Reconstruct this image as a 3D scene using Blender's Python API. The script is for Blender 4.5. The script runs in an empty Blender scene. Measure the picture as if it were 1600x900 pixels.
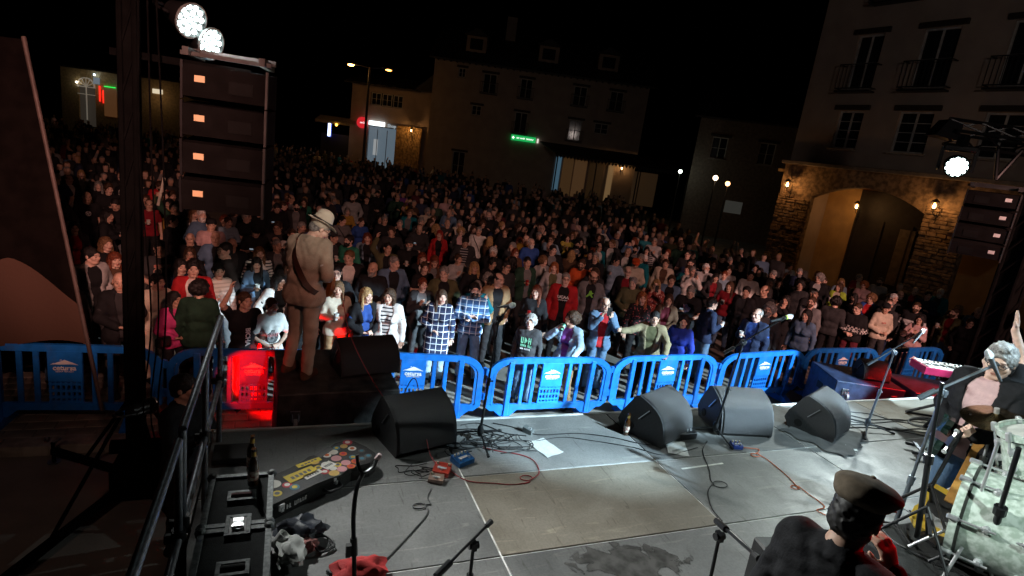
import bpy, bmesh, math, random
import numpy as np
from mathutils import Vector, Matrix
SC = bpy.context.scene
C = SC.collection
random.seed(7); np.random.seed(7)
RAD = math.radians
# ------------------------------------------------------------------ camera
CAM_H = 3.95
FPX = 896.4
# rows: world X (along the stage), Y (out to the crowd), Z in camera axes (right, down, forward)
RW = np.array([[0.927, 0.040, 0.372], [-0.349, -0.266, 0.899], [0.135, -0.963, -0.233]])
_q = np.linalg.qr(RW.T)[0]; _q = _q * np.sign(np.sum(_q * RW.T, 0)); RW = _q.T
cd = bpy.data.cameras.new('camera'); cam = bpy.data.objects.new('camera', cd); C.objects.link(cam)
cd.sensor_width = 36; cd.lens = FPX / 1600 * 36; cd.clip_start = 0.05; cd.clip_end = 2000
m = Matrix.Identity(4)
for i in range(3):
    m[i][0] = RW[i][0]; m[i][1] = -RW[i][1]; m[i][2] = -RW[i][2]
m[2][3] = CAM_H
cam.matrix_world = m
SC.camera = cam
def G(u, v, z=0.0):
    r = RW @ np.array([u - 800, v - 450, FPX]); t = (z - CAM_H) / r[2]
    return Vector((r[0] * t, r[1] * t, z))
# ------------------------------------------------------------------ world: night sky
w = bpy.data.worlds.new('World'); SC.world = w; w.use_nodes = True
nt = w.node_tree; bg = nt.nodes['Background']
sky = nt.nodes.new('ShaderNodeTexSky'); sky.sky_type = 'NISHITA'; sky.sun_disc = False
sky.sun_elevation = RAD(-6); sky.sun_rotation = RAD(200)
nt.links.new(sky.outputs[0], bg.inputs[0]); bg.inputs[1].default_value = 0.0012
SC.view_settings.view_transform = 'Standard'; SC.view_settings.look = 'None'
SC.view_settings.exposure = 0.0; SC.view_settings.gamma = 1.0
SC.cycles.use_denoising = True
SC.cycles.max_bounces = 5; SC.cycles.diffuse_bounces = 3; SC.cycles.glossy_bounces = 3
SC.cycles.sample_clamp_indirect = 4.0
# ------------------------------------------------------------------ stage lamps hung over the stage and on its towers, and added fill spots
def spot(name, loc, tgt, power, col, angle, blend=.3, radius=.12):
    d = bpy.data.lights.new(name, 'SPOT'); d.energy = power; d.color = col
    d.spot_size = RAD(angle); d.spot_blend = blend; d.shadow_soft_size = radius
    o = bpy.data.objects.new(name, d); C.objects.link(o); o.location = loc
    o.rotation_euler = (Vector(tgt) - Vector(loc)).to_track_quat('-Z', 'Y').to_euler()
    return o
def point(name, loc, power, col, radius=.05):
    d = bpy.data.lights.new(name, 'POINT'); d.energy = power; d.color = col; d.shadow_soft_size = radius
    o = bpy.data.objects.new(name, d); C.objects.link(o); o.location = loc
    return o
WASH = 1.65
for (x, tx, ty, p, c) in ((-0.5, -3.2, 15.5, 2700, (1, .47, .37)), (1.7, -1.2, 12.5, 420, (1, .42, .32)), (2.8, 3.2, 14.5, 1250, (1, .47, .37)), (6.2, 8.4, 14.5, 1250, (1, .50, .42)), (9.6, 12.4, 11.0, 3600, (1, .50, .42))):
    spot('crowd_wash_lamp', (x, -1.8, 6.6), (tx, ty, .4), p * WASH, c, 27 if x < 0 else 31, .9)
for (x, y, z, t, p, an) in ((10.4, -.6, 5.6, (2.2, 7.5, .66), 18000, 15.5), (10.8, -.6, 5.6, (4.7, 7.45, .62), 18000, 16), (11.2, -.6, 5.6, (7.7, 7.45, .58), 13000, 16), (7.4, -1.4, 6.5, (2.6, 4.75, 1.25), 8500, 12.5), (8.2, -1.4, 6.5, (5.0, 4.35, 1.5), 2200, 22)):
    spot('white_beam_lamp', (x, y, z), t, p, (.62, .86, 1.0), an, .25 if y > -1 else .7, .06)
spot('square_fill_spot', (3.6, -2.2, 7.6), (9.0, 38, 3.0), 520, (1, .80, .70), 46, .9, .2)  # added fill spot that lifts the far facades, in place of stage spill
spot('square_fill_spot', (6.4, -2.2, 7.6), (16.5, 14, 7.5), 320, (1, .84, .76), 58, .9, .2)  # second added fill spot, for the arcade building's wall
spot('side_fill_spot', (-1.8, -1.8, 6.6), (-2.6, 6.0, 0), 130, (1, .62, .48), 34, .9, .2)  # weak fill added to brighten the dark ground at the lower left
spot('guitarist_spot_lamp', (2.4, -1.4, 6.9), (.52, 6.2, 3.02), 1250, (1, .96, .82), 8.6, 1.0, .06)
spot('drum_spot_lamp', (2.2, -1.6, 6.8), (4.6, 2.1, 2.3), 1050, (.82, 1.0, .94), 30, .8, .06)
spot('red_par_beam_lamp', (7.2, 1.3, 5.2), (2.45, 1.3, 2.68), 800, (1, 0, .01), 8, .6, .05)
spot('par_beam_lamp', (-0.80, 6.33, 4.68), (3.0, 3.7, 1.25), 2600, (.94, .97, .94), 78, 1.0, .12)
spot('par_beam_lamp', (-0.62, 6.5, 4.54), (5.0, 1.2, 1.6), 1500, (.90, .97, .94), 64, .9, .12)
spot('moving_head_beam_lamp', (9.6, 6.0, 4.55), (5.0, 2.6, 1.25), 820, (.86, .98, .95), 84, 1.0, .1)
spot('red_par_beam_lamp', (-1.12, 6.22, .98), (-.24, 7.55, .60), 2600, (1, 0, 0), 34, .3, .03)
spot('red_par_beam_lamp', (-1.12, 6.18, 1.06), (.16, 6.28, 1.42), 14, (1, .0, .0), 24, .6, .03)
spot('red_par_beam_lamp', (11.3, 4.75, 2.75), (10.3, 5.5, 1.0), 1300, (1, .01, .01), 44, .4, .06)
# ------------------------------------------------------------------ materials
MATS = {}
def mat(name, col, rough=.6, metal=0.0, var=.18, scale=6.0, bump=0.0, bscale=None, coat=0.0, spec=None, col2=None, detail=4.0, lo=.38, hi=.62):
    if name in MATS: return MATS[name]
    mt = bpy.data.materials.new(name); mt.use_nodes = True; MATS[name] = mt
    n = mt.node_tree; b = n.nodes['Principled BSDF']
    b.inputs['Roughness'].default_value = rough; b.inputs['Metallic'].default_value = metal
    if coat: b.inputs['Coat Weight'].default_value = coat
    if spec is not None: b.inputs['Specular IOR Level'].default_value = spec
    tc = n.nodes.new('ShaderNodeTexCoord')
    ns = n.nodes.new('ShaderNodeTexNoise'); ns.inputs['Scale'].default_value = scale; ns.inputs['Detail'].default_value = detail
    n.links.new(tc.outputs['Object'], ns.inputs['Vector'])
    rp = n.nodes.new('ShaderNodeValToRGB')
    c = Vector(col)
    a = c * (1 - var); d = col2 and Vector(col2) or c * (1 + var)
    rp.color_ramp.elements[0].position = lo; rp.color_ramp.elements[1].position = hi
    rp.color_ramp.elements[0].color = (*a, 1); rp.color_ramp.elements[1].color = (min(d[0], 1), min(d[1], 1), min(d[2], 1), 1)
    n.links.new(ns.outputs['Fac'], rp.inputs['Fac']); n.links.new(rp.outputs['Color'], b.inputs['Base Color'])
    if bump:
        n2 = n.nodes.new('ShaderNodeTexNoise'); n2.inputs['Scale'].default_value = bscale or scale * 6; n2.inputs['Detail'].default_value = 3
        n.links.new(tc.outputs['Object'], n2.inputs['Vector'])
        bp = n.nodes.new('ShaderNodeBump'); bp.inputs['Strength'].default_value = bump; bp.inputs['Distance'].default_value = .01
        n.links.new(n2.outputs['Fac'], bp.inputs['Height']); n.links.new(bp.outputs['Normal'], b.inputs['Normal'])
    return mt
def emat(name, col, strength, base=(.1, .1, .1)):
    if name in MATS: return MATS[name]
    mt = bpy.data.materials.new(name); mt.use_nodes = True; MATS[name] = mt
    b = mt.node_tree.nodes['Principled BSDF']
    b.inputs['Base Color'].default_value = (*base, 1)
    b.inputs['Emission Color'].default_value = (*col, 1); b.inputs['Emission Strength'].default_value = strength
    return mt
black = lambda: mat('black_paint', (.012, .012, .013), .5, bump=.15, bscale=180)
blackmetal = lambda: mat('black_metal', (.014, .014, .015), .35, .3)
chrome = lambda: mat('chrome', (.8, .81, .83), .28, .7, var=.05)
alu = lambda: mat('aluminium', (.55, .56, .57), .38, 1.0, var=.15, scale=14)
steel = lambda: mat('galvanised_tube', (.22, .235, .26), .42, .9, var=.2, scale=30)
rubber = lambda: mat('cable_rubber', (.015, .015, .016), .55)
# ------------------------------------------------------------------ mesh helpers
class MB:
    def __init__(s): s.v = []; s.f = []; s.mi = []; s.cur = 0
    def add(s, vs, fs):
        o = len(s.v); s.v += [tuple(p) for p in vs]
        for f in fs: s.f.append(tuple(i + o for i in f)); s.mi.append(s.cur)
        return s
    def box(s, c, d, M=None, ch=0.0):
        x, y, z = (k / 2 for k in d)
        if ch <= 0:
            vs = [Vector((a * x, b * y, e * z)) for a in (-1, 1) for b in (-1, 1) for e in (-1, 1)]
            fs = [(0, 1, 3, 2), (4, 6, 7, 5), (0, 4, 5, 1), (2, 3, 7, 6), (0, 2, 6, 4), (1, 5, 7, 3)]
        else:
            bm = bmesh.new(); bmesh.ops.create_cube(bm, size=1)
            for v in bm.verts: v.co = Vector((v.co.x * d[0], v.co.y * d[1], v.co.z * d[2]))
            bmesh.ops.bevel(bm, geom=list(bm.edges), offset=min(ch, min(d) * .45), segments=1, affect='EDGES')
            bm.verts.ensure_lookup_table()
            for i, v in enumerate(bm.verts): v.index = i
            vs = [v.co.copy() for v in bm.verts]; fs = [tuple(v.index for v in f.verts) for f in bm.faces]; bm.free()
        if M is not None: vs = [M @ v for v in vs]
        cc = Vector(c)
        return s.add([v + cc for v in vs], fs)
    def cyl(s, a, b, r0, r1=None, n=12, cap=True):
        a = Vector(a); b = Vector(b); r1 = r0 if r1 is None else r1
        q = (b - a).to_track_quat('Z', 'Y')
        vs = []; 
        for p, r in ((a, r0), (b, r1)):
            for i in range(n):
                t = 2 * math.pi * i / n; vs.append(p + q @ Vector((r * math.cos(t), r * math.sin(t), 0)))
        fs = [(i, (i + 1) % n, n + (i + 1) % n, n + i) for i in range(n)]
        if cap: fs += [tuple(range(n - 1, -1, -1)), tuple(range(n, 2 * n))]
        return s.add(vs, fs)
    def lathe(s, prof, M=None, n=20, a0=0, a1=2 * math.pi):
        full = abs(a1 - a0 - 2 * math.pi) < 1e-6; k = n if full else n + 1
        vs = []
        for r, z in prof:
            for i in range(k):
                t = a0 + (a1 - a0) * i / n; vs.append(Vector((r * math.cos(t), r * math.sin(t), z)))
        fs = []
        for j in range(len(prof) - 1):
            for i in range(n):
                i2 = (i + 1) % k
                fs.append((j * k + i, j * k + i2, (j + 1) * k + i2, (j + 1) * k + i))
        if M is not None: vs = [M @ v for v in vs]
        return s.add(vs, fs)
    def tube(s, pts, r, n=6, closed=False, taper=None):
        pts = [Vector(p) for p in pts]; k = len(pts)
        vs = []; up = Vector((0, 0, 1)); prev = None
        for i, p in enumerate(pts):
            if closed: t = pts[(i + 1) % k] - pts[i - 1]
            else: t = pts[min(i + 1, k - 1)] - pts[max(i - 1, 0)]
            if t.length < 1e-9: t = Vector((0, 0, 1))
            t.normalize()
            if prev is None: nx = t.orthogonal().normalized()
            else:
                nx = prev - t * prev.dot(t)
                nx = nx.normalized() if nx.length > 1e-6 else t.orthogonal().normalized()
            prev = nx; ny = t.cross(nx)
            rr = r if taper is None else r * taper(i / max(k - 1, 1))
            for j in range(n):
                a = 2 * math.pi * j / n; vs.append(p + (nx * math.cos(a) + ny * math.sin(a)) * rr)
        fs = []
        for i in range(k if closed else k - 1):
            i2 = (i + 1) % k
            for j in range(n): fs.append((i * n + j, i * n + (j + 1) % n, i2 * n + (j + 1) % n, i2 * n + j))
        if not closed: fs += [tuple(range(n - 1, -1, -1)), tuple((k - 1) * n + j for j in range(n))]
        return s.add(vs, fs)
    def prism(s, pts, t0, t1, M=None):      # outline in local x,z ; thickness along local y
        n = len(pts)
        vs = [Vector((x, t0, z)) for x, z in pts] + [Vector((x, t1, z)) for x, z in pts]
        fs = [tuple(range(n)), tuple(range(2 * n - 1, n - 1, -1))] + [(i, n + i, n + (i + 1) % n, (i + 1) % n) for i in range(n)]
        if M is not None: vs = [M @ v for v in vs]
        return s.add(vs, fs)
    def sphere(s, c, r, n=12, m=8, sc=(1, 1, 1)):
        vs = []; c = Vector(c)
        for j in range(m + 1):
            ph = math.pi * j / m
            for i in range(n):
                t = 2 * math.pi * i / n
                vs.append(c + Vector((r * sc[0] * math.sin(ph) * math.cos(t), r * sc[1] * math.sin(ph) * math.sin(t), r * sc[2] * math.cos(ph))))
        fs = [(j * n + i, j * n + (i + 1) % n, (j + 1) * n + (i + 1) % n, (j + 1) * n + i) for j in range(m) for i in range(n)]
        return s.add(vs, fs)
    def mesh(s, name, mats, smooth=False):
        me = bpy.data.meshes.new(name); me.from_pydata(s.v, [], s.f)
        if not isinstance(mats, (list, tuple)): mats = [mats]
        for mt in mats: me.materials.append(mt)
        if len(mats) > 1: me.polygons.foreach_set('material_index', s.mi)
        bm = bmesh.new(); bm.from_mesh(me); bmesh.ops.recalc_face_normals(bm, faces=bm.faces); bm.to_mesh(me); bm.free()
        if smooth:
            me.polygons.foreach_set('use_smooth', [True] * len(me.polygons))
            try: me.set_sharp_from_angle(angle=RAD(40))
            except Exception: pass
        me.update(); return me
    def build(s, name, mats, parent=None, smooth=False):
        return link(name, s.mesh(name, mats, smooth), parent)
def link(name, me, parent=None):
    o = bpy.data.objects.new(name, me); C.objects.link(o)
    if parent is not None: o.parent = parent
    return o
def tag(o, label=None, cat=None, group=None, kind=None):
    if label: o['label'] = label
    if cat: o['category'] = cat
    if group: o['group'] = group
    if kind: o['kind'] = kind
    return o
def thing(name, label, cat, loc=(0, 0, 0), rz=0.0, group=None):
    o = bpy.data.objects.new(name, None); C.objects.link(o); o.empty_display_size = .2
    o.location = loc; o.rotation_euler = (0, 0, rz)
    return tag(o, label, cat, group)
def copy_tree(o, parent=None):
    c = o.copy(); C.objects.link(c); c.parent = parent
    for ch in [x for x in KIDS(o)]: copy_tree(ch, c)
    return c
def KIDS(o): return [x for x in C.objects if x.parent is o]
def spline(pts, n=8):
    P = [Vector(p) for p in pts]; P = [P[0] * 2 - P[1]] + P + [P[-1] * 2 - P[-2]]
    out = []
    for i in range(1, len(P) - 2):
        for k in range(n):
            t = k / n; a, b, c, d = P[i - 1:i + 3]
            out.append(.5 * ((2 * b) + (c - a) * t + (2 * a - 5 * b + 4 * c - d) * t * t + (3 * b - a - 3 * c + d) * t ** 3))
    out.append(P[-2]); return out
def text_mesh(s, size, thick=.002, font_bold=False):
    cu = bpy.data.curves.new('lettering', 'FONT'); cu.body = s; cu.size = size; cu.extrude = thick; cu.align_x = 'CENTER'; cu.align_y = 'CENTER'
    if font_bold: cu.offset = size * .03
    cu.resolution_u = 2
    o = bpy.data.objects.new('lettering', cu); C.objects.link(o)
    bpy.context.view_layer.update()
    me = bpy.data.meshes.new_from_object(o.evaluated_get(bpy.context.evaluated_depsgraph_get()))
    bpy.data.objects.remove(o); bpy.data.curves.remove(cu)
    return me
def text(s, size, mt, parent, loc, rot, name='lettering', thick=.002, bold=True):
    me = text_mesh(s, size, thick, bold); me.materials.clear(); me.materials.append(mt)
    o = link(name, me, parent); o.location = loc; o.rotation_euler = rot
    return o

def glyphs(words, h, mt, parent, c, name='lettering', th=.003, seed=1, flip=False):
    """small blocks standing for print too blurred to read: words = letter counts, centred at c in the local x,z plane"""
    rg = random.Random(seed); lw = h * .55; tot = sum(words) * lw + (len(words) - 1) * lw; b = MB(); x = -tot / 2
    for n in words:
        for k in range(n):
            hh = h * rg.uniform(.72, 1.0); ww = lw * rg.uniform(.62, .86); xc = x + lw / 2
            b.box((c[0] + xc - ww * .36, c[1], c[2]), (ww * .28, th, hh)); b.box((c[0] + xc + (ww * .3 if rg.random() < .6 else 0), c[1] - th * .1, c[2]), (ww * .25, th, hh * rg.uniform(.6, 1))); b.box((c[0] + xc, c[1] + th * .1, c[2] + hh * rg.choice((-.4, .4, .0))), (ww * .9, th, hh * .2))
            x += lw
        x += lw
    return b.build(name, mt, parent)
# ================================================================== ground and kerb
HS = 1.25
mb = MB(); mb.add([(-300, -60, 0), (300, -60, 0), (300, 400, 0), (-300, 400, 0)], [(0, 1, 2, 3)])
gm = mat('plaza_concrete', (.20, .185, .165), .8, var=.25, scale=1.1, bump=.25, bscale=30, detail=8)
tag(mb.build('ground', gm), kind='structure')
# rows of stone pavers behind the barriers where the paving shows, and a rough stone kerb in front of it
pav = mat('paving_stone', (.19, .165, .14), .75, var=.3, scale=2.2, bump=.3, bscale=40)
pmesh = []
for k in range(4):
    b = MB(); dx = .30; dy = .19
    b.box((0, 0, 0), (dx - .012, dy - .012, .03), ch=.006)
    pmesh.append(b.mesh('paver', pav))
pr = thing('paving', None, None); pr['kind'] = 'structure'; del_keys = [k for k in ('label', 'category') if k in pr]
pc = 0
for j in range(12):
    for i in range(25):
        x = -5.6 + i * .30 + (.15 if j % 2 else 0); y = 7.32 + j * .19
        if pc >= 300: break
        pc += 1
        o = link('paver', pmesh[(i * 7 + j * 3) % 4], pr); o.location = (x, y, -.004 + .004 * random.random()); o.rotation_euler = (RAD(random.uniform(-.6, .6)), RAD(random.uniform(-.6, .6)), RAD(random.uniform(-.8, .8)))
kst = mat('kerb_stone', (.30, .27, .23), .8, var=.3, scale=5, bump=.5, bscale=25)
kr = thing('kerb', None, None); kr['kind'] = 'structure'
for i in range(12):
    b = MB(); L = .48
    b.box((0, 0, .05), (L - .015, .24, .13), ch=.015)
    b.v = [(x + random.uniform(-.008, .008), y + random.uniform(-.008, .008), z + random.uniform(-.008, .008)) for x, y, z in b.v]
    o = b.build('kerb_stone', kst, kr); o.location = (-5.9 + i * L, 7.12, 0)
# ================================================================== stage
def floor_mat(name, c1, c2, seed):
    mt = bpy.data.materials.new(name); mt.use_nodes = True; n = mt.node_tree; bs = n.nodes['Principled BSDF']
    ge = n.nodes.new('ShaderNodeNewGeometry')
    def noise(sc, det, stretch=None, rot=0.0, dist=0.0):
        mp = n.nodes.new('ShaderNodeMapping'); mp.inputs['Location'].default_value = (seed * 3.7, seed * 1.9, 0)
        if stretch: mp.inputs['Scale'].default_value = stretch
        mp.inputs['Rotation'].default_value = (0, 0, rot)
        ns = n.nodes.new('ShaderNodeTexNoise'); ns.inputs['Scale'].default_value = sc; ns.inputs['Detail'].default_value = det; ns.inputs['Distortion'].default_value = dist
        n.links.new(ge.outputs['Position'], mp.inputs[0]); n.links.new(mp.outputs[0], ns.inputs['Vector']); return ns.outputs['Fac']
    def ramp(f, p0, p1, a, c):
        r = n.nodes.new('ShaderNodeValToRGB'); r.color_ramp.elements[0].position = p0; r.color_ramp.elements[1].position = p1
        r.color_ramp.elements[0].color = (*a, 1); r.color_ramp.elements[1].color = (*c, 1); n.links.new(f, r.inputs[0]); return r.outputs[0]
    def mul(a, c, f=1.0, bt='MULTIPLY'):
        m_ = n.nodes.new('ShaderNodeMix'); m_.data_type = 'RGBA'; m_.blend_type = bt; m_.inputs[0].default_value = f; n.links.new(a, m_.inputs[6]); n.links.new(c, m_.inputs[7]); return m_.outputs[2]
    base = ramp(noise(1.3, 10, dist=.6), .36, .66, c1, c2)
    speck = ramp(noise(70, 3), .38, .60, (.90, .90, .90), (1.06, 1.06, 1.06))
    scuff = ramp(noise(2.2, 8, (1, 7, 1), .5, 1.2), .60, .72, (1, 1, 1), (1.45, 1.42, 1.35))
    scuff2 = ramp(noise(3.0, 8, (9, 1, 1), -.6, 1.5), .62, .72, (1, 1, 1), (.62, .6, .58))
    dots = ramp(noise(260, 2), .74, .78, (1, 1, 1), (1.5, 1.5, 1.45))
    c = mul(mul(mul(mul(base, speck), scuff), scuff2), dots)
    n.links.new(c, bs.inputs['Base Color'])
    rr = ramp(noise(4, 6, dist=.8), .35, .65, (.34, .34, .34), (.62, .62, .62)); n.links.new(rr, bs.inputs['Roughness'])
    bp_ = n.nodes.new('ShaderNodeBump'); bp_.inputs['Strength'].default_value = .12; bp_.inputs['Distance'].default_value = .004; n.links.new(noise(120, 4), bp_.inputs['Height']); n.links.new(bp_.outputs[0], bs.inputs['Normal'])
    return mt
ply = [floor_mat('stage_ply_grey', (0.165, 0.165, 0.162), (0.28, 0.28, 0.272), 1), floor_mat('stage_ply_brown', (0.195, 0.17, 0.135), (0.295, 0.265, 0.22), 2), floor_mat('stage_ply_dark', (0.135, 0.136, 0.135), (0.225, 0.225, 0.22), 3), floor_mat('stage_ply_pale', (0.22, 0.222, 0.218), (0.345, 0.345, 0.335), 4)]
XE = [-.5, 1.475, 3.41, 5.39, 7.35, 9.3, 11.25]; YE = [5.02, 4.045, 3.075, 2.1, 1.12, .15, -.85]
st = tag(thing('stage', 'grey plywood deck stage with pale panel seams in the foreground', 'stage'))
kinds = {(0, 0): 2, (1, 0): 3, (2, 0): 2, (3, 0): 0, (0, 1): 2, (1, 1): 1, (2, 1): 0, (3, 1): 0, (0, 2): 2, (1, 2): 2, (2, 2): 0, (3, 2): 3, (4, 0): 1, (4, 1): 1}
for i in range(6):
    for j in range(6):
        g = .015
        b = MB(); x0, x1, y1, y0 = XE[i] + g / 2, XE[i + 1] - g / 2, YE[j] - g / 2, YE[j + 1] + g / 2
        b.box((0, 0, -.02), (x1 - x0, y1 - y0, .04), ch=.003)
        o = b.build('deck_panel', ply[kinds.get((i, j), (i + j) % 3)], st); o.location = ((x0 + x1) / 2, (y0 + y1) / 2, HS + random.uniform(-.0012, .0012))
b = MB()
b.box((5.375, 2.085, HS - .03), (11.73, 5.86, .044))
b.build('aluminium_deck_frame', mat('seam_aluminium', (.80, .80, .76), .6, .0, var=.3, scale=9), st)
b = MB(); b.box((5.375, 5.045, HS - .07), (11.75, .035, .145), ch=.004); b.build('front_edge_rail', mat('edge_rail_metal', (.72, .72, .70), .45, .25, var=.15, scale=4), st)
b = MB(); b.box((-.52, 2.08, HS - .07), (.03, 5.9, .14)); b.build('side_edge_rail', alu(), st)
sk = MB()
for k in range(60):
    x = -.5 + k * .196; sk.add([(x, 5.0 + .02 * math.sin(k * 2.1), 0.01), (x + .196, 5.0 + .02 * math.sin(k * 2.1 + 2.1), 0.01), (x + .196, 5.0, HS - .15), (x, 5.0, HS - .15)], [(0, 1, 2, 3)])
for k in range(30):
    y = -.85 + k * .196; sk.add([(-.49, y, 0.01), (-.49 + .02 * math.sin(k), y + .196, 0.01), (-.49, y + .196, HS - .15), (-.49, y, HS - .15)], [(0, 1, 2, 3)])
sk.build('skirt', mat('black_cloth', (.012, .012, .012), .9), st)
for (x, y) in [(a, c) for a in XE for c in (4.9, 3, 1, -.7)]:
    b = MB(); b.cyl((x, y, 0), (x, y, HS - .08), .025, n=8); b.build('leg', alu(), st)
# tape marks and a wet stain on the boards
tp = mat('white_tape', (.75, .75, .70), .6)
b = MB(); b.box((0, 0, 0), (.52, .022, .0012)); o = b.build('tape_mark', tp); o.location = (3.84, 3.88, HS + .003); o.rotation_euler = (0, 0, RAD(3)); tag(o, 'short strip of white tape stuck on the deck right of the brown panel', 'tape')
wm = mat('spilled_water', (.085, .083, .08), .16, var=.25, scale=9, col2=(.13, .127, .122))
_n = wm.node_tree; _b = _n.nodes['Principled BSDF']; _tc = _n.nodes.new('ShaderNodeTexCoord'); _ns = _n.nodes.new('ShaderNodeTexNoise'); _ns.inputs['Scale'].default_value = 5.5; _ns.inputs['Detail'].default_value = 9; _ns.inputs['Distortion'].default_value = 1.0; _n.links.new(_tc.outputs['Object'], _ns.inputs['Vector'])
_ln = _n.nodes.new('ShaderNodeVectorMath'); _ln.operation = 'LENGTH'; _mp = _n.nodes.new('ShaderNodeMapping'); _mp.inputs['Scale'].default_value = (2.1, 4.0, 1); _n.links.new(_tc.outputs['Object'], _mp.inputs[0]); _n.links.new(_mp.outputs[0], _ln.inputs[0])
_m1 = _n.nodes.new('ShaderNodeMath'); _m1.operation = 'SUBTRACT'; _n.links.new(_ns.outputs['Fac'], _m1.inputs[0]); _m2 = _n.nodes.new('ShaderNodeMath'); _m2.operation = 'MULTIPLY'; _m2.inputs[1].default_value = .42; _n.links.new(_ln.outputs['Value'], _m2.inputs[0]); _n.links.new(_m2.outputs[0], _m1.inputs[1])
_rp = _n.nodes.new('ShaderNodeValToRGB'); _rp.color_ramp.elements[0].position = .16; _rp.color_ramp.elements[1].position = .22; _n.links.new(_m1.outputs[0], _rp.inputs[0]); _n.links.new(_rp.outputs[0], _b.inputs['Alpha'])
b = MB(); N = 40; b.add([(.52 * math.cos(2 * math.pi * k / N), .27 * math.sin(2 * math.pi * k / N), 0) for k in range(N)], [tuple(range(N))]); o = b.build('water_stain', wm); p = G(985, 880, HS); o.location = (p.x, p.y, HS + .003); tag(o, 'dark wet spill with a ragged outline on the nearest deck panel', 'stain')
# drum riser and carpet
rs = thing('drum_riser', 'low black carpeted drum riser at the bottom right corner', 'riser')
b = MB(); b.box((4.7, 1.0, HS + .31), (2.4, 2.2, .60), ch=.01); b.build('platform', black(), rs)
b = MB()
nx, ny = 40, 40; vs = []
for j in range(ny + 1):
    for i in range(nx + 1):
        x = 3.47 + 2.46 * i / nx; y = -.12 + 2.26 * j / ny
        h = .004 * math.sin(x * 9 + y * 5) + .004 * math.sin(x * 23 - y * 17) + .012 * max(0, math.sin(x * 7 - y * 11)) ** 6
        vs.append((x, y, HS + .618 + h))
b.add(vs, [(j * (nx + 1) + i, j * (nx + 1) + i + 1, (j + 1) * (nx + 1) + i + 1, (j + 1) * (nx + 1) + i) for j in range(ny) for i in range(nx)])
b.build('carpet', mat('black_carpet', (.016, .017, .017), .85, bump=.5, bscale=140), rs, True)
# stage side railing of aluminium tube
rl = thing('stage_railing', 'bare metal tube railing along the left edge of the stage', 'railing')
XR = -.44
b = MB(); b.tube([(XR, 4.86, HS + 1.1), (XR, 3.02, HS + 1.1)], .021, 12); b.build('top_rail', steel(), rl, True)
b = MB(); b.tube([(XR, 2.9, HS + 1.1), (XR, .8, HS + 1.1)], .021, 12); b.build('top_rail', steel(), rl, True)
b = MB(); b.tube([(XR, 4.86, HS + .55), (XR, 3.02, HS + .55)], .021, 12); b.build('middle_rail', steel(), rl, True)
b = MB(); b.tube([(XR, 2.9, HS + .55), (XR, .8, HS + .55)], .021, 12); b.build('middle_rail', steel(), rl, True)
for y in (4.86, 3.94, 3.02, 2.9, 1.85, .8):
    b = MB(); b.cyl((XR, y, HS - .1), (XR, y, HS + 1.1), .02, n=12); b.build('post', steel(), rl, True)
    b = MB(); b.cyl((XR, y, HS + .5), (XR, y, HS + .6), .034, n=12); b.box((XR - .045, y, HS + .55), (.04, .03, .05), ch=.004); b.build('clamp', blackmetal(), rl, True)
# ================================================================== buildings
def facade(parent, name, W, H, openings, mt, arch=None, z0=0.0):
    """front wall in local x,z (front towards -y) with real openings and reveals"""
    xs = sorted({0, W} | {o[0] for o in openings} | {o[1] for o in openings}); zs = sorted({z0, H} | {o[2] for o in openings} | {o[3] for o in openings})
    b = MB(); dp = .22
    for i in range(len(xs) - 1):
        for j in range(len(zs) - 1):
            cx, cz = (xs[i] + xs[i + 1]) / 2, (zs[j] + zs[j + 1]) / 2
            if any(o[0] < cx < o[1] and o[2] < cz < o[3] for o in openings): continue
            b.add([(xs[i], 0, zs[j]), (xs[i + 1], 0, zs[j]), (xs[i + 1], 0, zs[j + 1]), (xs[i], 0, zs[j + 1])], [(0, 1, 2, 3)])
    for (a, c, e, g) in openings:
        b.add([(a, 0, e), (c, 0, e), (c, 0, g), (a, 0, g), (a, dp, e), (c, dp, e), (c, dp, g), (a, dp, g)], [(0, 1, 5, 4), (1, 2, 6, 5), (2, 3, 7, 6), (3, 0, 4, 7)])
    return b.build(name, mt, parent)
glass = mat('dark_glass', (.02, .022, .025), .08, var=.1)
shut = mat('dark_wood', (.035, .026, .02), .6, var=.25, scale=20)
wframe = mat('white_window_frame', (.55, .53, .50), .5)
iron = mat('wrought_iron', (.012, .012, .012), .5)
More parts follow.
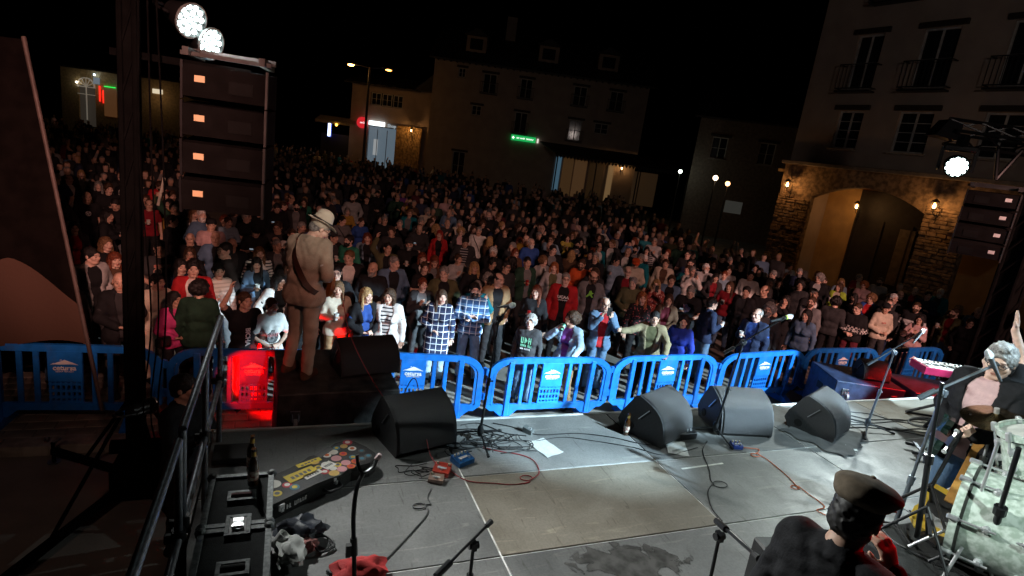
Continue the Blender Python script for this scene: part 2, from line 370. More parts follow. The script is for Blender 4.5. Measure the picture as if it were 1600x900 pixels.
def window(par, a, c, e, g, cols=2, rows=3, fm=None, lintel=True, balcony=False, glow=None):
    fm = fm or wframe
    wo = MB(); t = .055; y = .13
    wo.box(((a + c) / 2, y, g - t / 2), (c - a, .06, t)); wo.box(((a + c) / 2, y, e + t / 2), (c - a, .06, t))
    for x in (a + t / 2, c - t / 2, (a + c) / 2): wo.box((x, y, (e + g) / 2), (t, .058, g - e - 2 * t))
    w_ = wo.build('window', fm, par)
    for s in (0, 1):
        x0, x1 = (a + t, (a + c) / 2 - t / 2) if s == 0 else ((a + c) / 2 + t / 2, c - t)
        pb = MB(); pb.box(((x0 + x1) / 2, y + .02, (e + g) / 2), (x1 - x0, .01, g - e - 2 * t)); pb.build('pane', glow or glass, w_)
        mbb = MB()
        for r in range(1, rows): mbb.box(((x0 + x1) / 2, y + .01, e + t + (g - e - 2 * t) * r / rows), (x1 - x0, .02, .022))
        if rows > 1: mbb.build('glazing_bar', fm, w_)
    if lintel:
        b = MB(); b.box(((a + c) / 2, -.02, g + .10), (c - a + .34, .12, .17), ch=.01); b.build('lintel', shut, par)
    b = MB(); b.box(((a + c) / 2, -.04, e - .03), (c - a + .12, .14, .055)); b.build('sill', mat('sill_stone', (.3, .27, .24), .7), w_)
    if balcony:
        bo = MB(); x0, x1 = a - .16, c + .16
        bo.box(((x0 + x1) / 2, -.2, e - .10), (x1 - x0, .36, .05)); bl = bo.build('balcony', iron, par)
        for z in (e + .0, e + .78): b = MB(); b.box(((x0 + x1) / 2, -.35, z), (x1 - x0 + .03, .03, .035)); b.box((x0, -.18, z), (.03, .34, .03)); b.box((x1, -.18, z), (.03, .34, .03)); b.build('rail', iron, bl)
        nb = int((x1 - x0) / .13)
        for k in range(nb + 1):
            b = MB(); b.cyl((x0 + (x1 - x0) * k / nb, -.35, e), (x0 + (x1 - x0) * k / nb, -.35, e + .78), .011, n=6); b.build('bar', iron, bl)
def tile_roof(par, x0, x1, yf, yb, z0, z1, mt, name='roof'):
    b = MB(); n = max(4, int((x1 - x0) / .6)); 
    for k in range(n):
        a, c = x0 + (x1 - x0) * k / n, x0 + (x1 - x0) * (k + 1) / n
        mid = (a + c) / 2
        b.add([(a, yf, z0), (mid, yf, z0 + .07), (c, yf, z0), (c, yb, z1), (mid, yb, z1 + .07), (a, yb, z1)], [(0, 1, 4, 5), (1, 2, 3, 4)])
    b.add([(x0, yf, z0 - .12), (x1, yf, z0 - .12), (x1, yf, z0), (x0, yf, z0), (x0, yb, z1 - .12), (x1, yb, z1 - .12)], [(0, 1, 2, 3), (0, 1, 5, 4)])
    return b.build(name, mt, par)
slate = mat('slate_roof', (.035, .034, .036), .6, var=.3, scale=3)
cream = mat('cream_render', (.42, .33, .27), .85, var=.08, scale=1.2, bump=.2, bscale=60)
brickm = mat('rubble_stone', (.30, .19, .11), .85, var=.45, scale=6.5, bump=.9, bscale=22, detail=6)
# ---- right-hand building with arcade
D1 = Vector((.148, -.989)); a1 = math.atan2(D1.y, D1.x)
B1 = thing('arcade_building', 'tall cream building with iron balconies over a stone arcade on the right', 'building', (17.9, 17.35, 0), a1)
ops = [(1.45, 2.35, 5.55, 6.85), (3.5, 4.55, 5.55, 6.85), (1.45, 2.35, 7.55, 9.35), (3.55, 4.6, 7.55, 9.35), (5.9, 6.9, 7.55, 9.35), (5.9, 6.9, 5.55, 6.85), (1.9, 3.9, 10.35, 12.0)]
f = facade(B1, 'wall', 14, 13.2, ops, cream, z0=4.85)
b = MB(); b.add([(0, 0, 0), (0, 9, 0), (0, 9, 13.2), (0, 0, 13.2)], [(0, 1, 2, 3)]); b.build('side_wall', cream, B1)
for k, o_ in enumerate(ops): window(B1, *o_, rows=4 if o_[2] < 6 else 2, balcony=(o_[2] > 7))
tile_roof(B1, -.4, 14.2, -.5, 4, 13.2, 16, slate)
stone = thing  # keep names short below
def stone_wall(par, name, x0, x1, z0, z1, y0, seed, skip=None, rowh=.11, mt=None, base_y=None, limit=140):
    """coursed rubble: every stone its own block, up to a limit"""
    rnd = random.Random(seed); z = z0; n = 0
    bk = MB(); bk.box(((x0 + x1) / 2, y0 + .14, (z0 + z1) / 2), (x1 - x0, .2, z1 - z0)); w_ = bk.build(name, mt or brickm, par)
    while z < z1 - .02:
        h = min(rowh * rnd.uniform(.8, 1.3), z1 - z); x = x0
        while x < x1 - .02:
            l = min(rnd.uniform(.18, .46), x1 - x)
            if not (skip and skip(x + l / 2, z + h / 2)) and n < limit:
                b = MB(); d = .09 + rnd.uniform(0, .04)
                b.box((x + l / 2, y0 + .04 - (d - .09), z + h / 2), (l - .018, d, h - .016), ch=.012); b.build('stone', mt or brickm, w_); n += 1
            x += l
        z += h
    return w_
stone_wall(B1, 'pillar', -.15, 1.2, 0, 4.0, 0, 3, limit=150)
stone_wall(B1, 'pillar', 5.1, 6.35, 0, 4.0, 0, 4, limit=150)
# flat arch band above the openings
def arch_z(x): return 4.3 - .55 * ((x - 3.15) / 1.95) ** 2
b = MB(); N = 24
for (xa, xb, off) in ((1.2, 5.1, 0), (6.35, 10.5, 5.15)):
    vs = []
    for k in range(N + 1):
        x = xa + (xb - xa) * k / N; zz = arch_z(3.15 + (x - (xa + xb) / 2) * 1.0)
        vs += [(x, -.02, zz), (x, -.02, 4.9), (x, .3, zz)]
    fs = []
    for k in range(N): i = 3 * k; fs += [(i, i + 3, i + 4, i + 1), (i, i + 2, i + 5, i + 3)]
    b.add(vs, fs)
b.build('arch', brickm, B1)
for (xa, xb) in ((-.15, 1.2), (5.1, 6.35)):
    b = MB(); b.box(((xa + xb) / 2, .1, 4.45), (xb - xa, .22, .9)); b.build('pier_block', brickm, B1)
b = MB(); b.box((6.9, -.08, 4.92), (14.2, .3, .14), ch=.02); b.build('cornice', mat('cornice_stone', (.26, .21, .17), .8), B1)
# arcade back wall, floor, ceiling, dark glazed front
ochre = mat('ochre_render', (.55, .36, .16), .85, var=.1, scale=2)
b = MB(); b.box((5.5, 3.05, 2.2), (12, .1, 4.5)); b.build('arcade_back_wall', ochre, B1)
b = MB(); b.box((5.5, 1.6, 4.6), (12, 3.0, .1)); b.build('arcade_ceiling', ochre, B1)
b = MB(); b.box((3.0, 2.96, 2.15), (3.3, .08, 4.3)); b.build('glazed_shop_front', mat('dark_shop_front', (.03, .025, .022), .7), B1)
for k in range(4):
    b = MB(); b.box((1.4 + k * 1.06, 2.9, 1.6), (.07, .06, 3.2)); b.build('shop_front_post', shut, B1)
b = MB(); b.box((3.4, 2.9, 2.0), (.55, .05, 2.1)); b.build('door_leaf', mat('pale_door', (.22, .18, .14), .6), B1)
def lantern(par_loc, rz, label, power=60, bracket=True, sz=1.0):
    t = thing('wall_lantern', label, 'lantern', par_loc, rz, 'lit wall lanterns')
    b = MB(); b.lathe([(.02, .30), (.12, .22), (.13, .2), (.125, .2)], n=6); b.lathe([(.07, -.03), (.085, -.02), (.06, -.05), (0, -.06)], n=6); b.build('cap', iron, t)
    b = MB()
    for k in range(6):
        a = k * math.pi / 3; b.cyl((.075 * math.cos(a), .075 * math.sin(a), -.02), (.118 * math.cos(a), .118 * math.sin(a), .2), .006, n=5)
    if bracket: b.tube(spline([(0, .30, -.25), (0, .2, -.22), (0, .06, -.16), (0, 0, -.05)]), .012, 6); b.tube([(0, .3, -.45), (0, .3, .1)], .014, 6)
    b.build('bracket', iron, t)
    b = MB(); b.lathe([(.0, .0), (.03, .02), (.04, .08), (.02, .15), (0, .17)], n=10); b.build('bulb', emat('sodium_bulb', (1, .55, .2), 40), t, True)
    pt = Vector(par_loc) + Matrix.Rotation(rz, 3, 'Z') @ Vector((0, -.16, .05)); point('lantern_light', pt, power, (1, .5, .17), .06)
    return t
def on_facade(O, ang, x, y, z): 
    c, s = math.cos(ang), math.sin(ang); return (O[0] + x * c - y * s, O[1] + x * s + y * c, z)
lantern(on_facade((17.9, 17.35), a1, .35, -.32, 4.0), a1, 'iron lantern on the far left stone pillar of the arcade', 13)
lantern(on_facade((17.9, 17.35), a1, 5.45, -.32, 3.95), a1, 'iron lantern on the right-hand stone pillar of the arcade', 12)
lantern(on_facade((17.9, 17.35), a1, 1.7, 2.2, 3.55), a1, 'glowing orange lantern inside the arcade beside the ochre wall', 16)
b = MB(); tile_roof(B1, 6.3, 8.6, -1.0, .0, 3.35, 3.9, mat('terracotta', (.28, .12, .06), .75, var=.3, scale=6), 'canopy_roof')
# ---- centre background building
D2 = Vector((.926, -.378)); a2 = math.atan2(D2.y, D2.x); O2 = (10.43, 47.28)
B2 = thing('inn_building', 'long pale three storey building with balconies behind the crowd', 'building', (*O2, 0), a2)
ops = [(6.9, 7.85, 8.0, 9.45), (11.15, 12.2, 8.0, 9.45), (14.05, 15.1, 8.0, 9.45), (6.8, 7.8, 5.3, 6.9), (11.15, 12.2, 5.3, 6.9), (13.2, 14.3, 6.1, 6.9), (3.95, 5.0, 8.0, 9.45), (1.95, 2.5, 8.9, 9.6), (3.3, 4.05, 6.2, 6.95), (2.2, 3.2, 1.0, 3.2)]
facade(B2, 'wall', 17, 10.1, ops, mat('pale_render', (.40, .33, .29), .85, var=.08, scale=1.2))
b = MB(); b.add([(17, 0, 0), (17, 8, 0), (17, 8, 10.1), (17, 0, 10.1)], [(0, 1, 2, 3)]); b.build('side_wall', cream, B2)
for o_ in ops: window(B2, *o_, rows=2, balcony=(o_[2] in (8.0, 5.3)))
tile_roof(B2, -.4, 17.5, -.5, 5, 10.1, 13.5, slate)
for k in range(34):
    b = MB(); b.box((.25 + k * .5, -.22, 10.0), (.1, .5, .14)); b.build('rafter_end', shut, B2)
for x in (3.0, 8.8, 13.6):
    b = MB(); b.box((x, 1.6, 11.6), (1.6, 1.4, 1.2)); d = b.build('dormer', cream, B2)
    b = MB(); b.box((x, .88, 11.6), (1.0, .04, .8)); b.build('pane', glass, d)
    b = MB(); b.prism([(x - 1.0, 12.2), (x + 1.0, 12.2), (x, 12.75)], .6, 2.6); b.build('dormer_roof', slate, d)
b = MB(); b.box((5.5, 3, 13.4), (.8, .7, 1.8)); b.build('chimney', cream, B2)
# terrace fronts under the canopy, their light put into the panels as glow
lit = lambda n, c, s: emat(n, c, s)
for k, (x0, x1, z0, z1, c, s, nm) in enumerate([(10.55, 11.0, 1.2, 3.9, (.25, .55, .8), .14, 'blue_lit_doorway'), (11.15, 12.0, .9, 3.9, (1, .5, .18), .035, 'glowing_wall_panel'), (12.1, 13.1, .9, 3.85, (1, .5, .2), .045, 'glowing_wall_panel'),
        (13.3, 14.5, .9, 3.8, (1, .5, .18), .012, 'glowing_wall_panel'), (14.85, 15.3, .9, 3.8, (1, .6, .26), .12, 'glowing_wall_panel'), (16.1, 17.5, .9, 3.6, (1, .55, .25), .015, 'glowing_wall_panel'), (17.6, 19.0, .9, 3.6, (1, .55, .25), .012, 'glowing_wall_panel')]):
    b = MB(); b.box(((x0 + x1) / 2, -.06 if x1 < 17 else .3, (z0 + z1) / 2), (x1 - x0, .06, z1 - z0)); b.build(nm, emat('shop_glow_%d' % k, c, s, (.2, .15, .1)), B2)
cn = thing('terrace_canopy', 'dark sloping canopy over the lit terrace under the long building', 'canopy', on_facade(O2, a2, 14.5, -1.6, 0), a2)
b = MB(); b.add([(-5.5, 1.5, 4.9), (6, 1.5, 4.9), (6.4, -1.6, 3.95), (-4.2, -1.6, 4.15), (-5.5, 1.5, 4.83), (6, 1.5, 4.83), (6.4, -1.6, 3.88), (-4.2, -1.6, 4.08)], [(0, 1, 2, 3), (4, 5, 6, 7), (0, 3, 7, 4), (1, 2, 6, 5), (2, 3, 7, 6)]); b.build('roof', mat('canopy_cloth', (.02, .018, .017), .8), cn)
for x in (-4.0, -1.0, 2.2, 6.0):
    b = MB(); b.cyl((x, -1.5, 0), (x, -1.5, 3.95), .05, n=8); b.build('post', iron, cn)
b = MB()
for k in range(40): b.add([(-4.2 + k * .265, -1.61, 4.07 - k * .005), (-4.2 + (k + 1) * .265, -1.61, 4.07 - k * .005), (-4.2 + (k + .5) * .265, -1.61, 3.82 - k * .005)], [(0, 1, 2)])
b.build('scalloped_valance', mat('canopy_cloth', (.02, .018, .017), .8), cn)
lantern(on_facade(O2, a2, 15.85, -.4, 3.6), a2, 'bright orange lantern hanging at the terrace under the dark canopy', 9)
sg = thing('shop_sign', 'green lit pharmacy style sign with white cross and lettering on the long building', 'sign', on_facade(O2, a2, 7.7, -.12, 4.9), a2)
b = MB(); b.box((0, 0, 0), (1.98, .14, .42), ch=.02); b.build('light_box', emat('green_sign', (.01, .42, .09), 1.0), sg)
wl = emat('sign_white', (.9, 1, .92), 1.6)
b = MB(); b.box((-.82, -.085, 0), (.2, .02, .07)); b.box((-.82, -.085, 0), (.07, .022, .2)); b.build('cross', wl, sg)
glyphs((3, 5, 8), .14, wl, sg, (.13, -.085, 0), seed=3)
b = MB(); b.box((1.16, 0, -.02), (.14, .1, .34)); b.build('side_lamp', emat('sign_white_dim', (1, .9, .8), .8), sg)
# ---- gabled house and shop left of it
O3 = (7.0, 50.0)
B3 = thing('gabled_house', 'pale gabled house with a small upper window row above the lit shop', 'building', (*O3, 0), a2)
facade(B3, 'wall', 9.3, 7.6, [(1.55, 4.2, 5.95, 6.95), (1.55, 3.95, .9, 4.3)], cream).location = (-2.5, 0, 0)
for k in range(3): window(B3, -.9 + k * .9, -.1 + k * .9, 5.97, 6.93, rows=2, lintel=False)
b = MB(); b.prism([(2.6, 7.5), (7.0, 7.5), (4.3, 9.1)], -.5, 4); b.build('gable_roof', slate, B3)
tile_roof(B3, -3, 3.2, -.6, 4, 7.5, 8.6, slate)
b = MB(); b.box((.25, .35, 2.6), (2.4, .1, 3.3)); b.build('shop_window', emat('cool_shop_glow', (.42, .58, .72), .2), B3)
for k in range(4):
    b = MB(); b.box((-.95 + k * .8, -.02, 2.5), (.05, .08, 3.1)); b.build('shop_front_post', alu(), B3)
b = MB(); b.box((-.25, -.12, 4.5), (1.3, .2, .36), ch=.02); b.build('light_box', emat('shop_lightbox', (.8, .93, 1), 2.2), B3)
text('Shop', .36, emat('sign_letters', (.7, .8, .85), .45), B3, (1.0, -.14, 4.45), (RAD(90), 0, 0))
b = MB(); b.box((-.25, -.02, 2.6), (.35, .05, 1.3)); b.build('hanging_poster', emat('poster_glow', (.75, .8, .82), .35), B3)
stone_wall(B3, 'stone_pier', 1.45, 3.55, 0, 4.6, -.4, 8, rowh=.2, mt=mat('golden_stone', (.42, .27, .11), .85, var=.4, scale=5, bump=.8, bscale=18), limit=150)
lantern(on_facade(O3, a2, 2.8, -.95, 4.25), a2, 'orange lantern on the golden stone pier beside the lit shop', 22)
cs = thing('round_sign', 'round red illuminated sign with white script over the shop front', 'sign', on_facade(O3, a2, -1.35, -.5, 4.42), a2)
b = MB(); b.lathe([(0, -.06), (.42, -.06), (.45, -.04), (.45, .04), (.42, .06), (0, .06)], Matrix.Rotation(RAD(90), 4, 'X'), 28); b.build('disc', emat('red_disc', (.75, .02, .03), .8), cs)
text('Coca-Cola', .19, emat('sign_script', (1, .9, .9), 1.2), cs, (0, -.075, 0), (RAD(90), 0, RAD(-6)))
b = MB(); b.box((0, .25, .1), (.04, .4, .04)); b.build('arm', iron, cs)
tb = thing('light_column', 'vertical blue white tube light standing left of the red sign', 'lamp', on_facade(O3, a2, -4.05, -.4, 3.0), a2)
b = MB(); b.box((0, 0, .55), (.18, .12, 1.15), ch=.03); b.build('tube', emat('tube_white', (.75, .85, 1), 4), tb)
b = MB(); b.box((0, .09, .55), (.3, .04, 1.25)); b.build('blue_backing', emat('tube_blue', (.05, .12, .8), 1.0), tb)
b = MB(); b.cyl((0, .05, -3.0), (0, .05, 0), .04, n=8); b.build('post', iron, tb)
aw = thing('kiosk', 'low dark kiosk with a pale awning edge left of the red sign', 'kiosk', on_facade(O3, a2, -3.3, 0, 0), a2)
b = MB(); b.box((0, 1.5, 1.6), (3.2, 2.6, 3.2)); b.build('body', shut, aw)
b = MB(); b.add([(-1.8, -.9, 4.2), (1.5, -.9, 4.2), (1.5, .4, 4.6), (-1.8, .4, 4.6), (-1.8, -.9, 4.0), (1.5, -.9, 4.0)], [(0, 1, 2, 3), (0, 1, 5, 4)]); b.build('awning', mat('pale_awning', (.35, .32, .3), .8), aw)
b = MB(); b.sphere((0, -.95, 3.95), .1); b.build('amber_lamp', emat('amber', (1, .45, .05), 9), aw)
# ---- bar at the far left
O4 = (-15, 58); a4 = math.atan2(-.36, .93)
B4 = thing('bar_building', 'small far bar with an arched fanlight window and red neon at the left', 'building', (*O4, 0), a4)
yl = mat('yellow_render', (.5, .38, .2), .85)
facade(B4, 'wall', 12, 5.6, [(1.4, 2.75, 1.0, 4.3)], yl).location = (-2.4, 0, 0)
fan = MB(); cx = -.35
fan.lathe([(.62, -.05), (.72, -.05), (.72, .05), (.62, .05)], Matrix.Translation((cx, -.03, 4.2)) @ Matrix.Rotation(RAD(90), 4, 'X'), 20, 0, math.pi)
for k in range(1, 6): a = math.pi * k / 6; fan.box((cx + .36 * math.cos(a), -.04, 4.2 + .36 * math.sin(a)), (.66, .05, .05), Matrix.Rotation(-a, 3, 'Y'))
fan.box((cx, -.03, 4.18), (1.5, .08, .07)); fan.box((cx, -.03, 2.9), (.06, .08, 2.6)); fan.box((cx, -.03, 3.6), (1.4, .08, .05))
fan.build('fanlight', emat('fanlight_white', (.8, .72, .58), .12, (.6, .55, .5)), B4)
b = MB(); b.box((cx, .15, 2.7), (1.35, .05, 3.2)); b.build('pane', emat('dim_interior', (.5, .4, .3), .04), B4)
b = MB(); b.box((.78, -.1, 3.8), (.09, .06, 1.2)); b.build('red_neon', emat('red_neon', (1, .02, .01), 1.6), B4)
b = MB(); b.box((1.05, -.1, 3.6), (.06, .06, 1.0)); b.build('red_neon', emat('red_neon', (1, .02, .01), 1.6), B4)
b = MB(); b.box((1.6, -.1, 4.42), (.9, .06, .07)); b.build('green_neon', emat('green_neon', (.02, .9, .1), 1.2), B4)
b = MB(); b.box((1.6, -.05, 3.2), (1.0, .05, 2.2)); b.build('orange_panel', emat('orange_panel', (.5, .2, .07), .12), B4)
b = MB(); b.box((.55, -.1, 4.75), (.5, .06, .5)); b.build('sign_board', emat('bar_sign', (.4, .5, .6), .25), B4)
for (x, z, c) in ((.5, 5.2, (.6, .8, 1)), (2.5, 4.72, (.6, .75, 1)), (-.95, 4.45, (1, .9, .7))):
    b = MB(); b.sphere((x, -.25, z), .075); b.build('bulb', emat('bulb_%g' % x, c, 9), B4)
b = MB(); b.box((5.4, -.02, 4.6), (.8, .06, .35)); b.build('lit_window', emat('lit_window', (1, .85, .6), .7), B4)
point('bar_light', on_facade(O4, a4, .6, -1.2, 4.6), 7, (1, .75, .45), .1)
point('bar_light', on_facade(O4, a4, 5.6, -1.0, 4.2), 6, (1, .6, .3), .1)
tile_roof(B4, -2.6, 9.8, -.7, 3, 5.6, 6.8, slate)
# ---- dark house between the long building and the arcade
B5 = thing('dark_house', 'dark house barely seen between the long building and the arcade', 'building', (25.5, 33.0, 0), math.atan2(-.6, .8))
facade(B5, 'wall', 14, 7.8, [(1, 2, 5.2, 6.6), (4, 5, 5.2, 6.6), (7.4, 8.4, 5.2, 6.6), ], mat('brown_render', (.2, .15, .12), .85))
for o_ in [(1, 2, 5.2, 6.6), (4, 5, 5.2, 6.6), (7.4, 8.4, 5.2, 6.6)]: window(B5, *o_, rows=2)
b = MB(); b.box((3.2, -.02, 2.2), (1.1, .06, .8)); b.build('lit_shop_window', emat('warm_shop', (.8, .8, .7), .03), B5)
tile_roof(B5, -.4, 14.4, -.5, 4, 7.8, 10, slate)
def post_lamp(u, v, depth, col, s, label):
    c = RW @ np.array([(u - 800) / FPX, (v - 450) / FPX, 1]) * depth
    t = thing('post_lamp', label, 'street lamp', (c[0], c[1], 0), 0, 'small post lamps by the terrace'); z = c[2] + CAM_H
    b = MB(); b.cyl((0, 0, 0), (0, 0, z - .15), .05, .035, 8); b.build('post', iron, t)
    b = MB(); b.sphere((0, 0, z), .13); b.build('globe', emat('globe_%g' % u, col, s), t, True)
    b = MB(); b.lathe([(.16, z + .12), (.02, z + .24), (0, z + .24)], n=10); b.build('cap', iron, t)
    point('post_lamp_light', (c[0], c[1] - .3, z), 9, col, .1)
post_lamp(1118, 278, 30, (1, .72, .45), 8, 'small white post lamp right of the terrace canopy')
post_lamp(1137, 287, 31, (1, .5, .2), 5, 'small orange post lamp beside the white one')
post_lamp(1063, 268, 38, (.8, .95, .8), 5, 'faint pale green post lamp behind the terrace')
# ---- street lamp with two heads
c = RW @ np.array([(578 - 800) / FPX, (105 - 450) / FPX, 1]) * 40
sl = thing('street_lamp', 'tall street lamp with two arms and orange sodium heads', 'street lamp', (c[0], c[1], 0), math.atan2(-.378, .926))
zt = c[2] + CAM_H
b = MB(); b.cyl((0, 0, 0), (0, 0, zt), .11, .07, 10); b.build('post', mat('lamp_post_paint', (.03, .03, .03), .5), sl, True)
for s in (-1, 1):
    b = MB(); b.tube([(0, 0, zt - .05), (s * .6, 0, zt + .03), (s * 1.0, 0, zt + .05)], .035, 8); b.build('arm', iron, sl)
    b = MB(); b.box((s * 1.25, 0, zt + .08), (.7, .3, .16), ch=.05); hd = b.build('lamp_head', iron, sl)
    b = MB(); b.sphere((s * 1.32, 0, zt - .01), .2, sc=(1.1, .7, .4)); b.build('bulb', emat('sodium_head_%d' % s, (1, .42, .08), 60 if s < 0 else 9), hd)
point('street_lamp_light', (c[0] - 1.3 * .926, c[1] + 1.3 * .378, zt - .35), 35, (1, .5, .15), .2)
# ================================================================== crowd barriers
blue = mat('blue_plastic', (.012, .165, .60), .38, var=.12, scale=9, bump=.06, bscale=160)
_n = blue.node_tree; _b = _n.nodes['Principled BSDF']; _src = _b.inputs['Base Color'].links[0].from_socket
_oi = _n.nodes.new('ShaderNodeObjectInfo'); _g = _n.nodes.new('ShaderNodeNewGeometry')
_ns = _n.nodes.new('ShaderNodeTexNoise'); _ns.inputs['Scale'].default_value = 3.2; _ns.inputs['Detail'].default_value = 9; _ns.inputs['Distortion'].default_value = 1.5; _n.links.new(_g.outputs['Position'], _ns.inputs['Vector'])
_rp = _n.nodes.new('ShaderNodeValToRGB'); _rp.color_ramp.elements[0].position = .56; _rp.color_ramp.elements[1].position = .74; _rp.color_ramp.elements[1].color = (.28, .28, .28, 1); _n.links.new(_ns.outputs['Fac'], _rp.inputs[0])
_mx = _n.nodes.new('ShaderNodeMix'); _mx.data_type = 'RGBA'; _n.links.new(_rp.outputs[0], _mx.inputs[0]); _n.links.new(_src, _mx.inputs[6]); _mx.inputs[7].default_value = (.12, .17, .27, 1)
_hv = _n.nodes.new('ShaderNodeHueSaturation'); _mr = _n.nodes.new('ShaderNodeMapRange'); _n.links.new(_oi.outputs['Random'], _mr.inputs[0]); _mr.inputs[3].default_value = .8; _mr.inputs[4].default_value = 1.15
_n.links.new(_mr.outputs[0], _hv.inputs['Value']); _n.links.new(_mx.outputs[2], _hv.inputs['Color']); _n.links.new(_hv.outputs[0], _b.inputs['Base Color'])
wht = mat('white_print', (.8, .8, .8), .6)
def sweep_rect(b, path, w_, t, closed=False):     # path in x,z ; w_ in plane, t along y
    n = len(path); vs = []
    for i, (x, z) in enumerate(path):
        if closed: p, q = path[i - 1], path[(i + 1) % n]
        else: p, q = path[max(i - 1, 0)], path[min(i + 1, n - 1)]
        d = Vector((q[0] - p[0], q[1] - p[1])); d.normalize(); nn = Vector((-d.y, d.x)) * w_ / 2
        for s, yy in ((1, -t / 2), (1, t / 2), (-1, t / 2), (-1, -t / 2)): vs.append((x + nn.x * s, yy, z + nn.y * s))
    fs = []
    for i in range(n if closed else n - 1):
        j = (i + 1) % n
        for k in range(4): fs.append((i * 4 + k, i * 4 + (k + 1) % 4, j * 4 + (k + 1) % 4, j * 4 + k))
    b.add(vs, fs)
def barrier_proto():
    L = 1.0; t = thing('crowd_barrier', 'x', 'barrier', group='blue plastic crowd barriers in front of the stage')
    path = [(-L, .28), (-L, .74)]
    for k in range(1, 7): a = math.pi / 2 * k / 7; path.append((-L + .3 * (1 - math.cos(a)), .74 + .22 * math.sin(a)))
    path += [(-.66, .965), (.66, .965)]
    for k in range(6, 0, -1): a = math.pi / 2 * k / 7; path.append((L - .3 * (1 - math.cos(a)), .74 + .22 * math.sin(a)))
    path += [(L, .74), (L, .28), (L - .06, .24), (-L + .06, .24)]
    b = MB(); sweep_rect(b, path, .085, .055, True); inn = [(x * .93, z * .93 + .045) for x, z in path]; sweep_rect(b, inn, .035, .035, True); b.build('frame', blue, t)
    for x in (-.47, -.3, .3, .47):
        b = MB(); b.box((x, 0, .6), (.062, .034, .66), ch=.008); b.build('slat', blue, t)
    for x in (-.69, .69):
        b = MB(); b.box((x, -.012, .52), (.082, .07, .88), ch=.01); b.build('post', blue, t)
        b = MB(); b.prism([(x - .19, .20), (x + .19, .20), (x + .07, .10), (x - .07, .10)], -.025, .025)
        b.prism([(-.26, 0), (.26, 0), (.26, .03), (.06, .12), (-.06, .12), (-.26, .03)], -.06, .06, Matrix.Translation((x, 0, 0)) @ Matrix.Rotation(RAD(90), 4, 'Z')); b.build('foot', blue, t)
    pl = MB(); pl.box((0, -.008, .745), (.36, .045, .38), ch=.006); pn = pl.build('logo_panel', blue, t)
    mb_ = MB()
    mb_.prism([(-.13, .775), (-.03, .815), (.0, .83), (.045, .812), (.085, .797), (.145, .768), (.06, .778), (-.04, .772)], -.037, -.032); mb_.prism([(-.05, .822), (-.03, .836), (-.025, .826)], -.037, -.032); mb_.prism([(-.15, .765), (-.11, .79), (-.105, .783)], -.037, -.032); mb_.build('mountain_emblem', wht, pn)
    text('cetursa', .082, wht, pn, (0, -.034, .728), (RAD(90), 0, 0)); text('SIERRA NEVADA', .026, wht, pn, (0, -.034, .685), (RAD(90), 0, 0), bold=False)
    g = MB()
    for z in (.30, .355, .435, .52, .56): g.box((0, 0, z), (.36, .035, .028))
    for k in range(7): g.box((-.165 + k * .055, 0, .42), (.022, .03, .28))
    g.build('grille', blue, t)
    for s in (-1, 1):
        b = MB(); 
        for z in (.42, .80): b.cyl((s * 1.055, 0, z - .05), (s * 1.055, 0, z + .05), .022, n=8); b.box((s * 1.03, 0, z), (.05, .03, .06))
        b.build('hinge', blue, t)
    return t
bp = barrier_proto()
JO = [(-5.45, 7.9), (-3.37, 7.78), (-1.3, 7.6), (.72, 7.5), (2.77, 7.22), (4.87, 7.22), (7.06, 7.32), (9.35, 7.58), (11.5, 7.62), (13.65, 7.7)]
BL = ['blue barrier leftmost in frame behind the dark flag', 'blue barrier with dim logo left of the black truss tower', 'blue barrier washed red beside the person in the hat', 'blue barrier behind the wedge on the black subwoofer', 'bright blue barrier behind the microphone stand with cables at its foot', 'blue barrier the person with the can leans on', 'blue barrier behind the two middle floor monitors', 'dim blue barrier behind the right-hand subwoofer stack', 'dark blue barrier at the far right behind the keyboard']
bl_parts = KIDS(bp)
for i in range(9):
    o = bp if i == 0 else copy_tree(bp)
    (x0, y0), (x1, y1) = JO[i], JO[i + 1]; l = math.hypot(x1 - x0, y1 - y0)
    o.location = ((x0 + x1) / 2, (y0 + y1) / 2, 0.012); o.rotation_euler = (RAD((1.2, -.8, .5, -1.5, .9, -.6, 1.4, -1.0, .4)[i]), 0, math.atan2(y1 - y0, x1 - x0)); o.scale = ((l - .02) / 2.12, 1, 1.02); o['label'] = BL[i]
